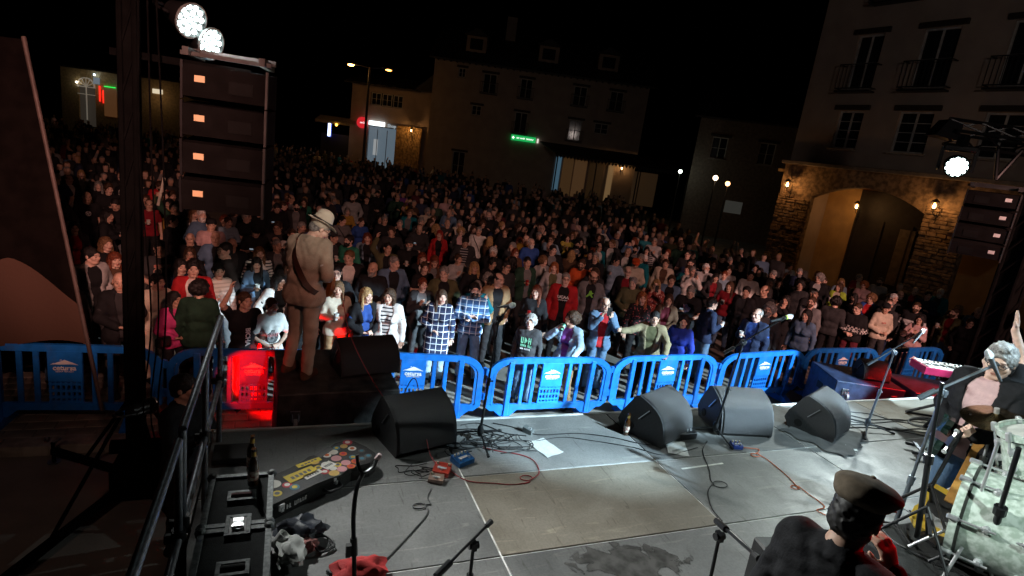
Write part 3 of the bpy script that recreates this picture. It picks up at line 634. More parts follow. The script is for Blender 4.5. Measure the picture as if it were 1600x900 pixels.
# ================================================================== speakers
grl = mat('black_grille', (.03, .03, .032), .42, .2, var=.3, scale=300, bump=.8, bscale=420)
cab = mat('textured_black_cabinet', (.022, .023, .025), .55, var=.2, scale=60, bump=.5, bscale=260)
def wedge(loc, rz, label, w_=.62, s=1.0):
    t = thing('floor_monitor', label, 'speaker', loc, rz, 'wedge floor monitors')
    A = [(0, .04), (.02, 0), (.50, 0), (.56, .1), (.53, .2), (.40, .42), (.36, .44)]
    arc = [(.36 * (1 - k / 8) - .09 * math.sin(math.pi * k / 8), .44 + (.04 - .44) * k / 8 + .07 * math.sin(math.pi * k / 8)) for k in range(1, 8)]
    prof = A + arc
    M = Matrix.Rotation(RAD(90), 4, 'Z') @ Matrix.Scale(s, 4)
    for sx in (-1, 1): b = MB(); b.prism(prof, -.012, .012, Matrix.Translation((sx * w_ / 2, 0, 0)) @ Matrix.Rotation(RAD(90), 4, 'Z') @ Matrix.Scale(s, 4)); b.build('side_panel', cab, t)
    ins = [(x * .97 + .01, z * .97 + .006) for x, z in prof]
    b = MB(); b.prism(ins, -w_ / 2 / s, w_ / 2 / s, M); b.build('cabinet', cab, t)
    gp = [(.36, .44)] + arc + [(0, .04)]; vs = []; 
    for (y, z) in gp: vs += [(-w_ / 2 + .014, (y - .008) * s, (z + .006) * s), (w_ / 2 - .014, (y - .008) * s, (z + .006) * s)]
    b = MB(); b.add(vs, [(2 * i, 2 * i + 1, 2 * i + 3, 2 * i + 2) for i in range(len(gp) - 1)]); b.build('grille', grl, t, True)
    for sx in (-1, 1):
        b = MB(); x = sx * (w_ / 2 + .0135); Mh = Matrix.Rotation(RAD(38), 3, 'X')
        b.box((x, .25 * s, .27 * s), (.004, .03, .15), Mh); h = b.build('handle', mat('handle_recess', (.004, .004, .004), .8), t)
        b = MB(); b.box((x + sx * .004, .268 * s, .265 * s), (.01, .008, .17), Mh); b.build('handle_rim', alu(), h)
        b = MB(); b.cyl((x - sx * .004, .40 * s, .09 * s), (x + sx * .004, .40 * s, .09 * s), .045, n=16); b.build('connector_plate', mat('handle_recess', (.004, .004, .004), .8), t)
    return t
def wp(p, q, lift=0):   # base line of a wedge from two front corner points
    a = Vector(p[:2]); c = Vector(q[:2]); return (a + c) / 2, math.atan2(c.y - a.y, c.x - a.x)
wedge((1.26, 4.47, HS), RAD(16), 'black floor monitor left of the cable tangle, in shadow', .58, .98)
wedge((3.88, 4.34, HS), RAD(24), 'grey lit floor monitor behind the beer bottle', .58, 1.0)
wedge((4.78, 4.32, HS), RAD(-12), 'floor monitor with a reddish top behind the middle boom stand', .6, 1.0)
wedge((6.08, 4.18, HS), RAD(24), 'pale lit floor monitor with a cloth under it, rightmost on stage', .6, 1.0)
tag(wedge((.98, 6.12, 1.262), RAD(12), 'red lit wedge speaker on top of the black subwoofer by the person in the hat', .66, .85))
# grey cloth under the right wedge
b = MB(); n = 16; vs = []
for j in range(n + 1):
    for i in range(n + 1):
        x = -.45 + .9 * i / n; y = -.2 + .7 * j / n; vs.append((x + .04 * math.sin(j), y + .03 * math.sin(i * 1.3), .005 + .012 * abs(math.sin(i * .9 + j * .5))))
b.add(vs, [(j * (n + 1) + i, j * (n + 1) + i + 1, (j + 1) * (n + 1) + i + 1, (j + 1) * (n + 1) + i) for j in range(n) for i in range(n)])
o = b.build('floor_cloth', mat('grey_cloth', (.09, .09, .088), .9), None, True); o.location = (5.98, 4.12, HS + .002); o.rotation_euler = (0, 0, RAD(24)); tag(o, 'crumpled grey cloth spread under the rightmost floor monitor', 'cloth')
# subwoofers in front of the stage
def subwoofer(loc, rz, d, label, mt, casters=True):
    t = thing('subwoofer', label, 'speaker', loc, rz, 'subwoofers on the ground before the stage')
    b = MB(); b.box((0, 0, d[2] / 2 + .02), d, ch=.012); b.build('cabinet', mt, t)
    b = MB(); b.box((0, d[1] / 2 + .01, d[2] / 2 + .02), (d[0] - .06, .02, d[2] - .08)); b.build('grille', grl, t)
    for sx in (-1, 1):
        b = MB(); b.box((sx * (d[0] / 2 + .002), 0, d[2] * .72), (.012, .2, .12), ch=.003); b.build('handle', mat('handle_recess', (.004, .004, .004), .8), t)
        for zz in (.28, .8):
            if not casters: continue
            x = sx * (d[0] / 2 - .17); z = d[2] * zz
            b = MB(); b.box((x, -d[1] / 2 - .008, z + .03), (.1, .015, .11), ch=.004); b.tube(spline([(x - .03, -d[1] / 2 - .015, z + .05), (x - .03, -d[1] / 2 - .06, z + .05), (x - .03, -d[1] / 2 - .09, z)], 4), .007, 6); b.tube(spline([(x + .03, -d[1] / 2 - .015, z + .05), (x + .03, -d[1] / 2 - .06, z + .05), (x + .03, -d[1] / 2 - .09, z)], 4), .007, 6)
            fk = b.build('caster', steel(), t)
            b = MB(); b.cyl((x - .018, -d[1] / 2 - .09, z - .02), (x + .018, -d[1] / 2 - .09, z - .02), .05, n=18); b.build('caster_wheel', mat('grey_wheel', (.22, .22, .22), .5), fk)
    b = MB(); b.box((.12, -d[1] / 2 - .003, d[2] * .62), (.06, .006, .07)); b.build('paper_label', mat('label_paper', (.55, .38, .32), .7), t)
    return t
subwoofer((.60, 6.36, 0), RAD(2.5), (1.24, 1.26, 1.24), 'black scuffed subwoofer with a caster that the person in the hat stands on', mat('scuffed_black', (.035, .033, .032), .5, var=.5, scale=7, bump=.4, bscale=60, detail=9, col2=(.09, .086, .08), hi=.8))
bsub = mat('navy_cabinet', (.022, .036, .085), .5, var=.3, scale=9, bump=.3, bscale=200)
subwoofer((9.45, 6.55, 0), RAD(-24), (1.15, .95, .92), 'navy subwoofer with a small speaker on it at the right of the stage front', bsub)
subwoofer((10.62, 6.0, 0), RAD(-24), (1.15, .95, .92), 'second subwoofer with a red lit end right of the navy one', bsub)
wedge((9.55, 6.25, .942), RAD(-24), 'small black wedge speaker lying on the navy subwoofer', .44, .72)
# ================================================================== line arrays, truss towers, lamps
def line_array(loc, rz, n, label, w_, bh, curve, lab_mat, side, dep=.42):
    t = thing('line_array', label, 'speaker', loc, rz, 'hanging line array speakers')
    z = 0; y = 0; a = 0
    for k in range(n):
        M = Matrix.Translation((0, y, z)) @ Matrix.Rotation(a, 4, 'X')
        b = MB(); x = w_ / 2; d = dep
        b.add([M @ Vector(p) for p in [(-x, d / 2, -bh / 2 + .005), (x, d / 2, -bh / 2 + .005), (x, d / 2, bh / 2 - .005), (-x, d / 2, bh / 2 - .005), (-x * .94, -d / 2, -bh / 2 + .03), (x * .94, -d / 2, -bh / 2 + .03), (x * .94, -d / 2, bh / 2 - .03), (-x * .94, -d / 2, bh / 2 - .03)]], [(0, 1, 2, 3), (7, 6, 5, 4), (0, 4, 5, 1), (1, 5, 6, 2), (2, 6, 7, 3), (3, 7, 4, 0)])
        bx = b.build('speaker_box', mat('array_black', (.006, .0055, .0055), .8, bump=.3, bscale=200, spec=.04), t)
        b = MB(); b.box(M @ Vector((side * w_ * .28, -d / 2 - .004, .02)), (.085, .006, .055), M.to_3x3()); b.build('paper_label', lab_mat, bx)
        b = MB(); b.box(M @ Vector((-side * w_ * .18, -d / 2 - .004, -.02)), (.2, .008, .11), M.to_3x3()); b.build('connector_plate', mat('plate_black', (.005, .005, .005), .7, spec=.1), bx)
        for sx in (-1, 1):
            b = MB(); b.box(M @ Vector((sx * w_ * .475, -d / 2 + .01, 0)), (.02, .05, bh * .98), M.to_3x3()); b.build('rigging_bar', mat('dark_steel', (.05, .05, .05), .5, .6) if sx > 0 else blackmetal(), bx)
        a += curve; z -= bh * math.cos(a); y -= bh * math.sin(a) * .5
    b = MB()
    for s in (-1, 1): b.box((s * w_ * .42, 0, bh / 2 + .07), (.05, dep + .1, .07))
    b.box((0, .12, bh / 2 + .1), (w_, .05, .05)); b.box((0, -.15, bh / 2 + .06), (w_ * 1.02, .04, .035)); b.build('flying_frame', mat('dark_steel', (.05, .05, .05), .5, .6), t)
    return t
line_array((-.52, 6.25, 4.16), RAD(-8), 4, 'black line array speaker column with orange self-glowing labels on the left', .74, .335, RAD(1.5), emat('glowing_label', (.75, .33, .12), .30, (.6, .4, .25)), -1)  # paper labels given a glow of their own in place of falling light
ra = line_array((10.95, 6.2, 4.22), RAD(-62), 4, 'black curved line array speaker column on the right', .74, .27, RAD(6), mat('grey_label', (.5, .5, .5), .7), 1)
def truss(b, p0, p1, w_, r=.024, br=.012, step=.4):
    p0 = Vector(p0); p1 = Vector(p1); d = (p1 - p0); L = d.length; d.normalize(); u = d.orthogonal().normalized() if abs(d.z) < .9 else Vector((1, 0, 0)); v = d.cross(u).normalized(); u = v.cross(d)
    cs = [(u * a + v * c) * w_ / 2 for a, c in ((-1, -1), (1, -1), (1, 1), (-1, 1))]
    for c_ in cs: b.cyl(p0 + c_, p1 + c_, r, n=8)
    n = max(1, int(L / step))
    for k in range(n):
        for i in range(4):
            a = p0 + d * (L * k / n) + cs[i]; e = p0 + d * (L * (k + 1) / n) + cs[(i + 1) % 4]; b.cyl(a, e, br, n=5, cap=False)
matte = mat('matte_black', (.004, .004, .004), .9, spec=.0)
tw = thing('truss_tower', 'black truss lifting tower on outrigger legs at the left', 'tower', (-1.3, 6.12, 0))
b = MB(); truss(b, (0, 0, .25), (0, 0, 7.6), .11, .024, .012); b.box((0, 0, 3.9), (.10, .10, 7.4)); b.build('mast', matte, tw)
b = MB(); b.box((0, 0, .22), (.4, .4, .34), ch=.02); b.cyl((-.22, 0, .55), (.22, 0, .55), .07, n=12); b.build('winch_base', matte, tw)
for k, (dx, dy) in enumerate([(-.92, .72), (-.75, -1.5), (.65, .75), (.62, -.95)]):
    p = Vector((dx, dy, .14)); b = MB(); b.tube([(dx * .12, dy * .12, .2), p], .045, 4); b.cyl(p + Vector((0, 0, .1)), p + Vector((0, 0, -.13)), .02, n=8); og = b.build('outrigger', matte, tw)
    b = MB(); b.cyl((dx, dy, .002), (dx, dy, .018), .06, n=14); b.cyl((dx - .0, dy, .24), (dx + .06, dy + .05, .26), .012, n=6); b.sphere((dx - .05, dy, .28), .03, 8, 6); b.build('screw_foot', steel(), og)
    b = MB(); b.tube([(dx * .1, dy * .1, 1.0), (dx * .6, dy * .6, .2)], .018, 6); b.build('brace', matte, tw)
b = MB(); b.box((.4, .22, 4.3), (1.1, .06, .06)); b.box((.4, .06, 4.3), (1.1, .06, .06)); b.build('cross_arm', matte, tw)
for k in range(3):
    b = MB(); x = .1 + k * .06; b.tube(spline([(x, -.12, 5), (x + .03 * k, -.16, 3.4), (x + .08, -.2, 2.0), (x + .02, -.24, .9), (x + .3, -.3, .05)], 6), .008, 6); o = b.build('hanging_cable', matte); o.location = (-1.3, 6.12, 0)
    tag(o, ['cable hanging down the truss tower, nearest to it', 'middle cable hanging beside the truss tower', 'outermost cable hanging beside the truss tower'][k], 'cable', 'cables hanging at the tower')
lens = emat('par_lens_lit', (.80, 1, .97), 14)
ring = mat('lens_ring_metal', (.06, .07, .07), .35, .6)
def par_can(loc, tgt, r, label, lit=True, n_rings=((0, 1), (.42, 6), (.78, 11)), mat_l=None, grp='lit LED stage lamps'):
    t = thing('stage_lamp', label, 'stage light', loc, 0, grp)
    q = (Vector(tgt) - Vector(loc)).to_track_quat('Z', 'Y'); t.rotation_mode = 'QUATERNION'; t.rotation_quaternion = q
    b = MB(); b.lathe([(0, -.24), (r * .6, -.23), (r * .8, -.12), (r, -.04), (r * 1.02, .03), (r * 1.0, .03), (r * .97, -.005), (0, -.006)], n=28); b.build('housing', blackmetal(), t, True)
    b = MB(); b.lathe([(r * .97, .005), (r * 1.07, .012), (r * 1.07, .03), (r * .98, .034)], n=28); b.build('lens_ring', mat('pale_ring', (.5, .55, .55), .3, .7), t, True)
    b = MB(); b.cyl((0, 0, -.004), (0, 0, .002), r * .96, n=28); b.build('reflector_plate', emat('reflector', (.25, .42, .42), .3) if lit else ring, t)
    for rr, n in n_rings:
        for k in range(n):
            a = 2 * math.pi * k / n + rr; c_ = (r * rr * math.cos(a), r * rr * math.sin(a))
            b = MB(); b.lathe([(r * .155, .003), (r * .145, .012), (r * .08, .02), (0, .023)], Matrix.Translation((*c_, 0)), 10); b.build('led_lens', mat_l or (lens if lit else ring), t, True)
    b = MB(); b.tube(spline([(r * 1.05, 0, -.08), (r * 1.15, 0, -.2), (r * .6, 0, -.36), (0, 0, -.4), (-r * .6, 0, -.36), (-r * 1.15, 0, -.2), (-r * 1.05, 0, -.08)], 4), .014, 6); b.build('yoke', blackmetal(), t)
    return t
par_can((-.885, 6.45, 4.70), (4.2, 2.0, 2.4), .15, 'large lit LED lamp above the left speaker column, upper of the pair', mat_l=lens)
par_can((-.74, 6.62, 4.54), (5.2, 2.4, 2.6), .145, 'smaller lit LED lamp peeking over the left speaker column, lower of the pair', mat_l=lens)
par_can((-1.18, 6.14, .98), (-.20, 7.55, .74), .08, 'small red LED lamp clamped low on the black truss tower', mat_l=emat('red_led', (1, .01, .01), 6))
rt = thing('lighting_truss', 'black triangular truss beam in the top right corner', 'truss', (0, 0, 0))
b = MB(); truss(b, (10.15, 6.75, 5.22), (12.6, 5.8, 5.22), .29, .026, .016, .45); b.build('beam', blackmetal(), rt)
b = MB(); b.prism([(-.22, -.1), (.16, -.14), (.2, .12), (-.05, .17)], -.13, .13, Matrix.Translation((10.1, 6.75, 5.22)) @ Matrix.Rotation(RAD(-21), 4, 'Z')); b.build('end_pulley_block', blackmetal(), rt)
b = MB(); b.cyl((11.0, 6.4, 5.1), (11.12, 6.35, 4.56), .03, n=8); b.cyl((11.4, 6.25, 5.1), (11.12, 6.35, 4.56), .03, n=8); b.build('hoist_bracket', blackmetal(), rt)
mh = thing('moving_head_lamp', 'lit moving head lamp with white lenses hanging from the right truss', 'stage light', (9.78, 6.18, 4.63))
q = (Vector((3.5, .8, 3.2)) - Vector((9.78, 6.18, 4.63))).to_track_quat('Z', 'Y')
b = MB(); b.lathe([(0, -.3), (.12, -.28), (.17, -.18), (.175, -.02), (.165, .0), (.15, .0), (.145, -.015), (0, -.016)], q.to_matrix().to_4x4(), 26); b.build('head', blackmetal(), mh, True)
for rr, n in ((0, 1), (.066, 6), (.118, 11)):
    for k in range(n):
        a = 2 * math.pi * k / n; b = MB(); b.lathe([(.030, -.014), (.027, -.004), (.015, .002), (0, .003)], q.to_matrix().to_4x4() @ Matrix.Translation((rr * math.cos(a), rr * math.sin(a), 0)), 10); b.build('led_lens', emat('head_lens', (.75, 1, .95), 22), mh, True)
b = MB(); [b.box((.10 + k * .145, .09 - k * .17, .12), (.05, .05, .36), Matrix.Rotation(RAD(-49), 3, 'Z')) for k in (-1, 1)]; b.box((.12, .1, .29), (.12, .46, .10), Matrix.Rotation(RAD(-139), 3, 'Z'), .02); b.box((.12, .1, .40), (.12, .12, .16)); b.build('yoke', blackmetal(), mh)
tr = thing('speaker_tower', 'black mast carrying the right speaker column', 'tower', (11.62, 5.9, 0))
b = MB(); truss(b, (0, 0, .2), (0, 0, 7.0), .3, .035, .018); b.box((0, 0, 3.4), (.26, .26, 6.6)); b.build('mast', matte, tr)
b = MB(); b.box((0, 0, .15), (1.2, 1.2, .12)); b.build('base', matte, tr)
par_can((11.35, 4.7, 2.85), (10.2, 5.6, 1.1), .10, 'small LED lamp out at the right edge', mat_l=emat('red_led', (1, .01, .01), 6))
# ================================================================== flag
fl = thing('flag', 'large dark flag with a pale lower corner on a slanted pole at the left', 'flag')
p0, p1 = Vector((-1.95, 7.55, .25)), Vector((-2.62, 7.9, 4.4))
b = MB(); b.cyl(p0, p1, .022, n=10); b.build('pole', mat('flag_pole', (.09, .065, .058), .6), fl, True)
nu, nv = 110, 110; vs = []
base = p0.lerp(p1, .20)
top = p1
for j in range(nv + 1):
    for i in range(nu + 1):
        s = i / nu; t = j / nv
        e = base.lerp(top, t); d = Vector((-1.0, .12, -.02 - .30 * (1 - t) * 0)); L = 1.75
        p = e + d * (s * L) + Vector((0, .13 * math.sin(s * 7 + t * 2.5) * s + .05 * math.sin(s * 15 - t * 5) * s, -.12 * s * s + .03 * math.sin(s * 9 + t * 4)))
        vs.append(p)
b = MB(); b.add(vs, [(j * (nu + 1) + i, j * (nu + 1) + i + 1, (j + 1) * (nu + 1) + i + 1, (j + 1) * (nu + 1) + i) for j in range(nv) for i in range(nu)])
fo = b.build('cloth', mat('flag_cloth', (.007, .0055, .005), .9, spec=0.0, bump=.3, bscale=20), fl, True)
ca = fo.data.color_attributes.new('Tone', 'FLOAT_COLOR', 'POINT')
for j in range(nv + 1):
    for i in range(nu + 1):
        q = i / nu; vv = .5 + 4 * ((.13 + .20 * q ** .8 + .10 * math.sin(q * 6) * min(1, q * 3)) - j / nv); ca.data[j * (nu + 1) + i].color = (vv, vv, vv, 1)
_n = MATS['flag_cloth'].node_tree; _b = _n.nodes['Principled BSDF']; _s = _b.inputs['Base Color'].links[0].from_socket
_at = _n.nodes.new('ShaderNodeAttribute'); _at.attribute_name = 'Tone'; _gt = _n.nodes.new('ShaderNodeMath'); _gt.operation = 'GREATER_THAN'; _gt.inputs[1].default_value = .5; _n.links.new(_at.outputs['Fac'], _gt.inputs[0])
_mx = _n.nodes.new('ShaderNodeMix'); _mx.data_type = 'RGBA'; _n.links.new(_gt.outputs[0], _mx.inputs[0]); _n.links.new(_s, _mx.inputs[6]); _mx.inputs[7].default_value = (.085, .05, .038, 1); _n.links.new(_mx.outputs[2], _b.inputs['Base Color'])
# ================================================================== stage gear
def floor_cable(name, pts, r, mt, label, group='cables on the stage floor', z=HS, n=8):
    b = MB(); b.tube(spline([(p[0], p[1], z + r + .002 + (p[2] if len(p) > 2 else 0)) for p in pts], n), r, 6)
    return tag(b.build(name, mt, None, True), label, 'cable', group)
def px(*uv, z=HS): return [(lambda p: (p.x, p.y))(G(u, v, z)) for u, v in uv]
redc = mat('red_cable', (.35, .03, .035), .5); orc = mat('orange_cable', (.55, .13, .05), .5); gyc = mat('grey_cable', (.12, .12, .12), .5)
def loop(c, r, n=7, a0=0, turns=1.0, sq=.7): return [(c[0] + r * math.cos(a0 + 2 * math.pi * turns * k / n), c[1] + r * sq * math.sin(a0 + 2 * math.pi * turns * k / n), .004 * k / n) for k in range(n + 1)]
lp = G(832, 748, HS); lp2 = G(838, 728, HS)
floor_cable('instrument_cable', px((700, 735), (730, 752), (770, 756), (800, 758), (825, 755)) + loop((G(822, 748, HS).x, G(822, 748, HS).y), .055, 8, -1.2) + px((842, 740), (835, 722), (815, 712), (780, 706), (755, 700)), .0042, redc, 'red instrument cable looping on the deck right of the red pedal')
b = MB(); p1 = G(545, 560, 1.9); p2 = G(640, 640, HS + .3); b.tube(spline([(.62, 6.4, 2.15), (.72, 6.05, 1.75), (.98, 5.7, 1.32), (1.12, 5.35, 1.28), (1.18, 4.95, 1.75), (1.22, 4.75, 1.62), (1.25, 4.4, 1.32), (1.3, 4.2, HS + .01)], 8), .0045, 6); tag(b.build('guitar_cable', redc, None, True), 'thin red guitar cable running from the person in the hat over the black wedge', 'cable', 'cables on the stage floor')
floor_cable('instrument_cable', px((1160, 700), (1185, 703)) + loop((G(1180, 712, HS).x, G(1180, 712, HS).y), .05, 8, .8) + px((1200, 720), (1230, 745), (1246, 762)) + loop((G(1246, 762, HS).x - .03, G(1246, 762, HS).y), .045, 8, 0) + px((1262, 772), (1288, 792), (1276, 798), (1290, 806)), .0048, orc, 'orange instrument cable trailing from the small blue pedal')
floor_cable('pedal_cable', px((673, 765), (668, 778), (672, 788)) + loop((G(655, 792, HS).x, G(655, 792, HS).y), .05, 8, .5) + px((668, 802), (650, 825), (610, 868), (570, 905)), .005, gyc, 'grey cable snaking from the small white pedal towards the camera')
floor_cable('microphone_cable', px((1105, 690), (1098, 706), (1108, 735), (1110, 750)) + loop((G(1125, 758, HS).x, G(1125, 758, HS).y), .07, 8, 2.6) + px((1106, 770), (1112, 795), (1128, 815)), .0045, rubber(), 'black cable running down the deck from the middle boom stand')
rnd = random.Random(4)
for k in range(9):   # tangle at the foot of the first stand
    c0 = G(750 + rnd.uniform(-30, 60), 696 + rnd.uniform(-14, 14), HS); pts = []
    a = rnd.uniform(0, 6)
    for q in range(rnd.randint(7, 12)): a += rnd.uniform(.5, 1.2); r_ = rnd.uniform(.08, .3); pts.append((c0.x + r_ * math.cos(a), c0.y + .55 * r_ * math.sin(a), .008 * k * .4))
    floor_cable('tangled_cable', pts, .0042, rubber(), 'black cable in the tangle around the first microphone stand base')
for k in range(4):
    c0 = G(665 + k * 10, 730 + k * 3, HS); pts = []; a = k
    for q in range(8): a += rnd.uniform(.5, 1.1); r_ = rnd.uniform(.05, .2); pts.append((c0.x - .1 + r_ * math.cos(a), c0.y + .5 * r_ * math.sin(a), .003 * k))
    floor_cable('patch_cable', pts, .0035, rubber(), 'thin black patch cable curled left of the red pedal')
for k in range(6):
    v0 = 650 + k * 5; floor_cable('stage_cable', px((1325, v0 - 6), (1360, v0 - 2 + 4 * math.sin(k)), (1400, v0 + 3 + 5 * math.cos(k * 2)), (1440, v0 + 6), (1500, v0 + 14 + k)), .006, rubber(), 'black cable among those crossing the deck by the right subwoofers')
for k in range(5):
    c0 = G(1440, 662, HS); floor_cable('coiled_cable', loop((c0.x + .03 * k, c0.y), .22 + .02 * k, 10, k, 1.3, .5), .006, rubber(), 'black cable of the coil lying behind the bassist microphone stand')
floor_cable('stage_cable', px((770, 662), (800, 668), (840, 680), (900, 678), (955, 684), (1000, 694), (1040, 698)), .005, rubber(), 'black cable crossing the lit deck between the first stand and the beer bottle')
floor_cable('stage_cable', px((838, 690), (880, 684), (930, 690), (990, 700), (1040, 712), (1090, 700)), .004, rubber(), 'thin black cable passing the white paper on the lit deck')
floor_cable('stage_cable', px((720, 665), (745, 662), (765, 668), (790, 678), (822, 682)), .005, rubber(), 'black cable arcing behind the first microphone stand')
for k in range(6):
    floor_cable('drum_cable', [(3.75 + .3 * k + .1 * math.sin(q * 1.7 + k), 1.95 + .28 * math.sin(q * .9 + k * 1.3) - .04 * q, .005 * k) for q in range(8)], .006, rubber(), 'black cable in the tangle on the drum riser carpet', z=HS + .63)
# papers
pm = mat('white_paper', (.78, .80, .78), .7, var=.06, scale=40)
for k, ((u, v), rz, lab) in enumerate([((852, 700), 18, 'white set list sheet on the lit deck right of the first stand'), ((1057, 700), -28, 'white set list sheet in front of the black effects unit'), ((1320, 693), -42, 'white set list sheet by the rightmost floor monitor'), ((1487, 711), -32, 'white set list sheet near the yellow guitar')]):
    p = G(u, v, HS); b = MB(); n = 6; vs = [(-.105 + .21 * i / n, -.148 + .297 * j / n, .004 + .006 * math.sin(i * .8 + j * 1.1) ** 2) for j in range(n + 1) for i in range(n + 1)]
    b.add(vs, [(j * (n + 1) + i, j * (n + 1) + i + 1, (j + 1) * (n + 1) + i + 1, (j + 1) * (n + 1) + i) for j in range(n) for i in range(n)])
    o = b.build('paper_sheet', pm, None, True); o.location = (p.x, p.y, HS); o.rotation_euler = (0, 0, RAD(rz)); tag(o, lab, 'paper', 'set lists on the deck')
# pedals
def pedal(loc, rz, d, col, label, knobs=4, name='effects_pedal'):
    t = thing(name, label, 'pedal', loc, rz, 'effects pedals on the deck')
    b = MB(); x, y, z = d[0] / 2, d[1] / 2, d[2]; b.add([(-x, -y, 0), (x, -y, 0), (x, y, 0), (-x, y, 0), (-x, -y, z * .7), (x, -y, z * .7), (x, y, z), (-x, y, z)], [(3, 2, 1, 0), (4, 5, 6, 7), (0, 1, 5, 4), (1, 2, 6, 5), (2, 3, 7, 6), (3, 0, 4, 7)]); b.build('case', mat(label[:14], col, .35, .1, coat=.3), t)
    for k in range(knobs):
        b = MB(); b.cyl((-x * .7 + 1.4 * x * k / max(knobs - 1, 1), y * .6, z * .9), (-x * .7 + 1.4 * x * k / max(knobs - 1, 1), y * .6, z + .014), .011, .009, 10); b.build('knob', mat('cream_knob', (.6, .55, .42), .4), t)
    for s in ((-1, 1) if knobs > 2 else (0,)):
        b = MB(); b.cyl((s * x * .55, -y * .5, z * .7), (s * x * .55, -y * .5, z * .75 + .018), .009, n=10); b.build('footswitch', chrome(), t)
    b = MB(); b.box((0, -.1 * y, z * .86), (d[0] * .55, d[1] * .22, .004)); b.build('label_plate', mat('pedal_plate', (.5, .5, .5), .5), t)
    return t
def gp(u, v): p = G(u, v, HS); return (p.x, p.y, HS + .001)
pedal(gp(722, 722), RAD(24), (.17, .13, .06), (.02, .12, .34), 'blue effects pedal with four cream knobs', 4)
pedal(gp(690, 738), RAD(-28), (.14, .13, .055), (.48, .05, .03), 'red orange effects pedal beside the blue one', 2)
pedal(gp(681, 752), RAD(-25), (.12, .08, .05), (.34, .22, .17), 'small pale brown tuner pedal in front of the red pedal', 1)
pedal(gp(1150, 699), RAD(-15), (.11, .09, .05), (.03, .07, .36), 'small dark blue pedal near the middle boom stand', 3)
pedal(gp(825, 676), RAD(40), (.07, .1, .06), (.2, .22, .22), 'small grey adapter box on the cables by the first stand', 0, 'power_adapter')
fx = thing('effects_unit', 'long black effects unit with a green lit end and row of switches', 'effects unit', gp(1056, 683), RAD(3))
b = MB(); b.box((0, 0, .04), (.42, .17, .075), ch=.008); b.build('case', black(), fx)
b = MB(); b.box((.0, .02, .083), (.36, .02, .01)); b.build('green_strip', mat('green_strip', (.35, .5, .08), .4), fx)
for k in range(8): b = MB(); b.cyl((-.16 + k * .045, -.03, .075), (-.16 + k * .045, -.03, .098), .009, n=8); b.build('switch', chrome(), fx)
b = MB(); b.cyl((-.27, 0, .035), (-.225, 0, .035), .028, n=14); b.build('lit_plug', emat('green_led', (.1, 1, .15), 1.2), fx)
# bottles
def bottle(loc, label, dark=True):
    t = thing('beer_bottle', label, 'bottle', loc, 0, 'beer bottles on stage')
    b = MB(); b.lathe([(0, .001), (.028, .001), (.030, .006), (.030, .135), (.026, .155), (.0135, .19), (.0125, .228), (.0145, .23), (.0145, .238), (.0, .238)], n=16); b.build('glass', mat('brown_glass', (.055, .02, .006), .08, var=.1, coat=.6), t, True)
    b = MB(); b.lathe([(.0306, .04), (.0308, .042), (.0308, .10), (.0306, .102)], n=16); b.build('label', mat('bottle_label', (.6, .08, .05), .6, var=.5, scale=40, col2=(.75, .7, .6)), t, True)
    b = MB(); b.lathe([(.0140, .19), (.0138, .215), (.0132, .22)], n=14); b.build('neck_foil', mat('gold_foil', (.6, .4, .1), .35, .8), t, True)
bottle(gp(977, 679), 'brown beer bottle standing on the lit deck left of the grey monitor')
ft = lambda u, v: (lambda p: (p.x, p.y, 1.802))(G(u, v, 1.8))
bottle(ft(395, 757), 'red labelled beer bottle standing on the flight case')
bottle(ft(393, 735), 'second beer bottle behind the other one on the flight case')
# flight case lying with its latch side up
fc = thing('flight_case', 'black flight case with metal edges, recessed handles and a butterfly latch', 'case')
pan = mat('flight_case_panel', (.008, .010, .010), .75, spec=.2, var=.25, scale=30, bump=.3, bscale=200)
ZC = 1.8; x0, x1 = -.355, .0; yA, yB, yC = 3.46, 2.95, 2.05
for nm, ya, yb in (('lid', yB + .006, yA), ('base', yC, yB - .006)):
    b = MB(); b.box(((x0 + x1) / 2, (ya + yb) / 2, (HS + ZC) / 2 - .006), (x1 - x0 - .01, abs(yb - ya) - .01, ZC - HS - .02)); lidp = b.build(nm, pan, fc)
    b = MB(); t_ = .03
    for (xa, xb, yya, yyb) in ((x0, x0 + t_, ya, yb), (x1 - t_, x1, ya, yb), (x0 + t_, x1 - t_, yb - t_ if yb > ya else yb, yb), (x0 + t_, x1 - t_, ya, ya + t_)):
        b.box(((xa + xb) / 2, (yya + yyb) / 2, ZC - .008), (abs(xb - xa), abs(yyb - yya), .014))
    b.box((x0 - .001, (ya + yb) / 2, ZC - .025), (.004, abs(yb - ya), .03)); b.box((x1 + .001, (ya + yb) / 2, ZC - .025), (.004, abs(yb - ya), .03)); b.build('edge_profile', mat('worn_edge_metal', (.15, .16, .16), .6, .35, var=.3, scale=40), lidp)
    for xx in (x0 + .012, x1 - .012):
        for yy in (ya + .012, yb - .012):
            b = MB(); b.sphere((xx, yy, ZC - .012), .03, 10, 6); b.build('ball_corner', mat('worn_edge_metal', (.15, .16, .16), .6, .35), lidp)
def dish(yc, zc, w_, d, nm, xc=(x0 + x1) / 2 + .01):
    b = MB(); o_, i_ = .008, .022
    b.box((xc - w_ / 2, yc, zc), (i_, d, o_), ch=.002); b.box((xc + w_ / 2, yc, zc), (i_, d, o_), ch=.002); b.box((xc, yc - d / 2, zc), (w_ + i_, i_, o_), ch=.002); b.box((xc, yc + d / 2, zc), (w_ + i_, i_, o_), ch=.002)
    h = b.build(nm, mat('worn_edge_metal', (.15, .16, .16), .6, .35), fc)
    b = MB(); b.box((xc, yc, zc - .003), (w_ - .01, d - .01, .004)); b.build('recess', mat('recess_dark', (.03, .03, .03), .4, .6), h)
    return h
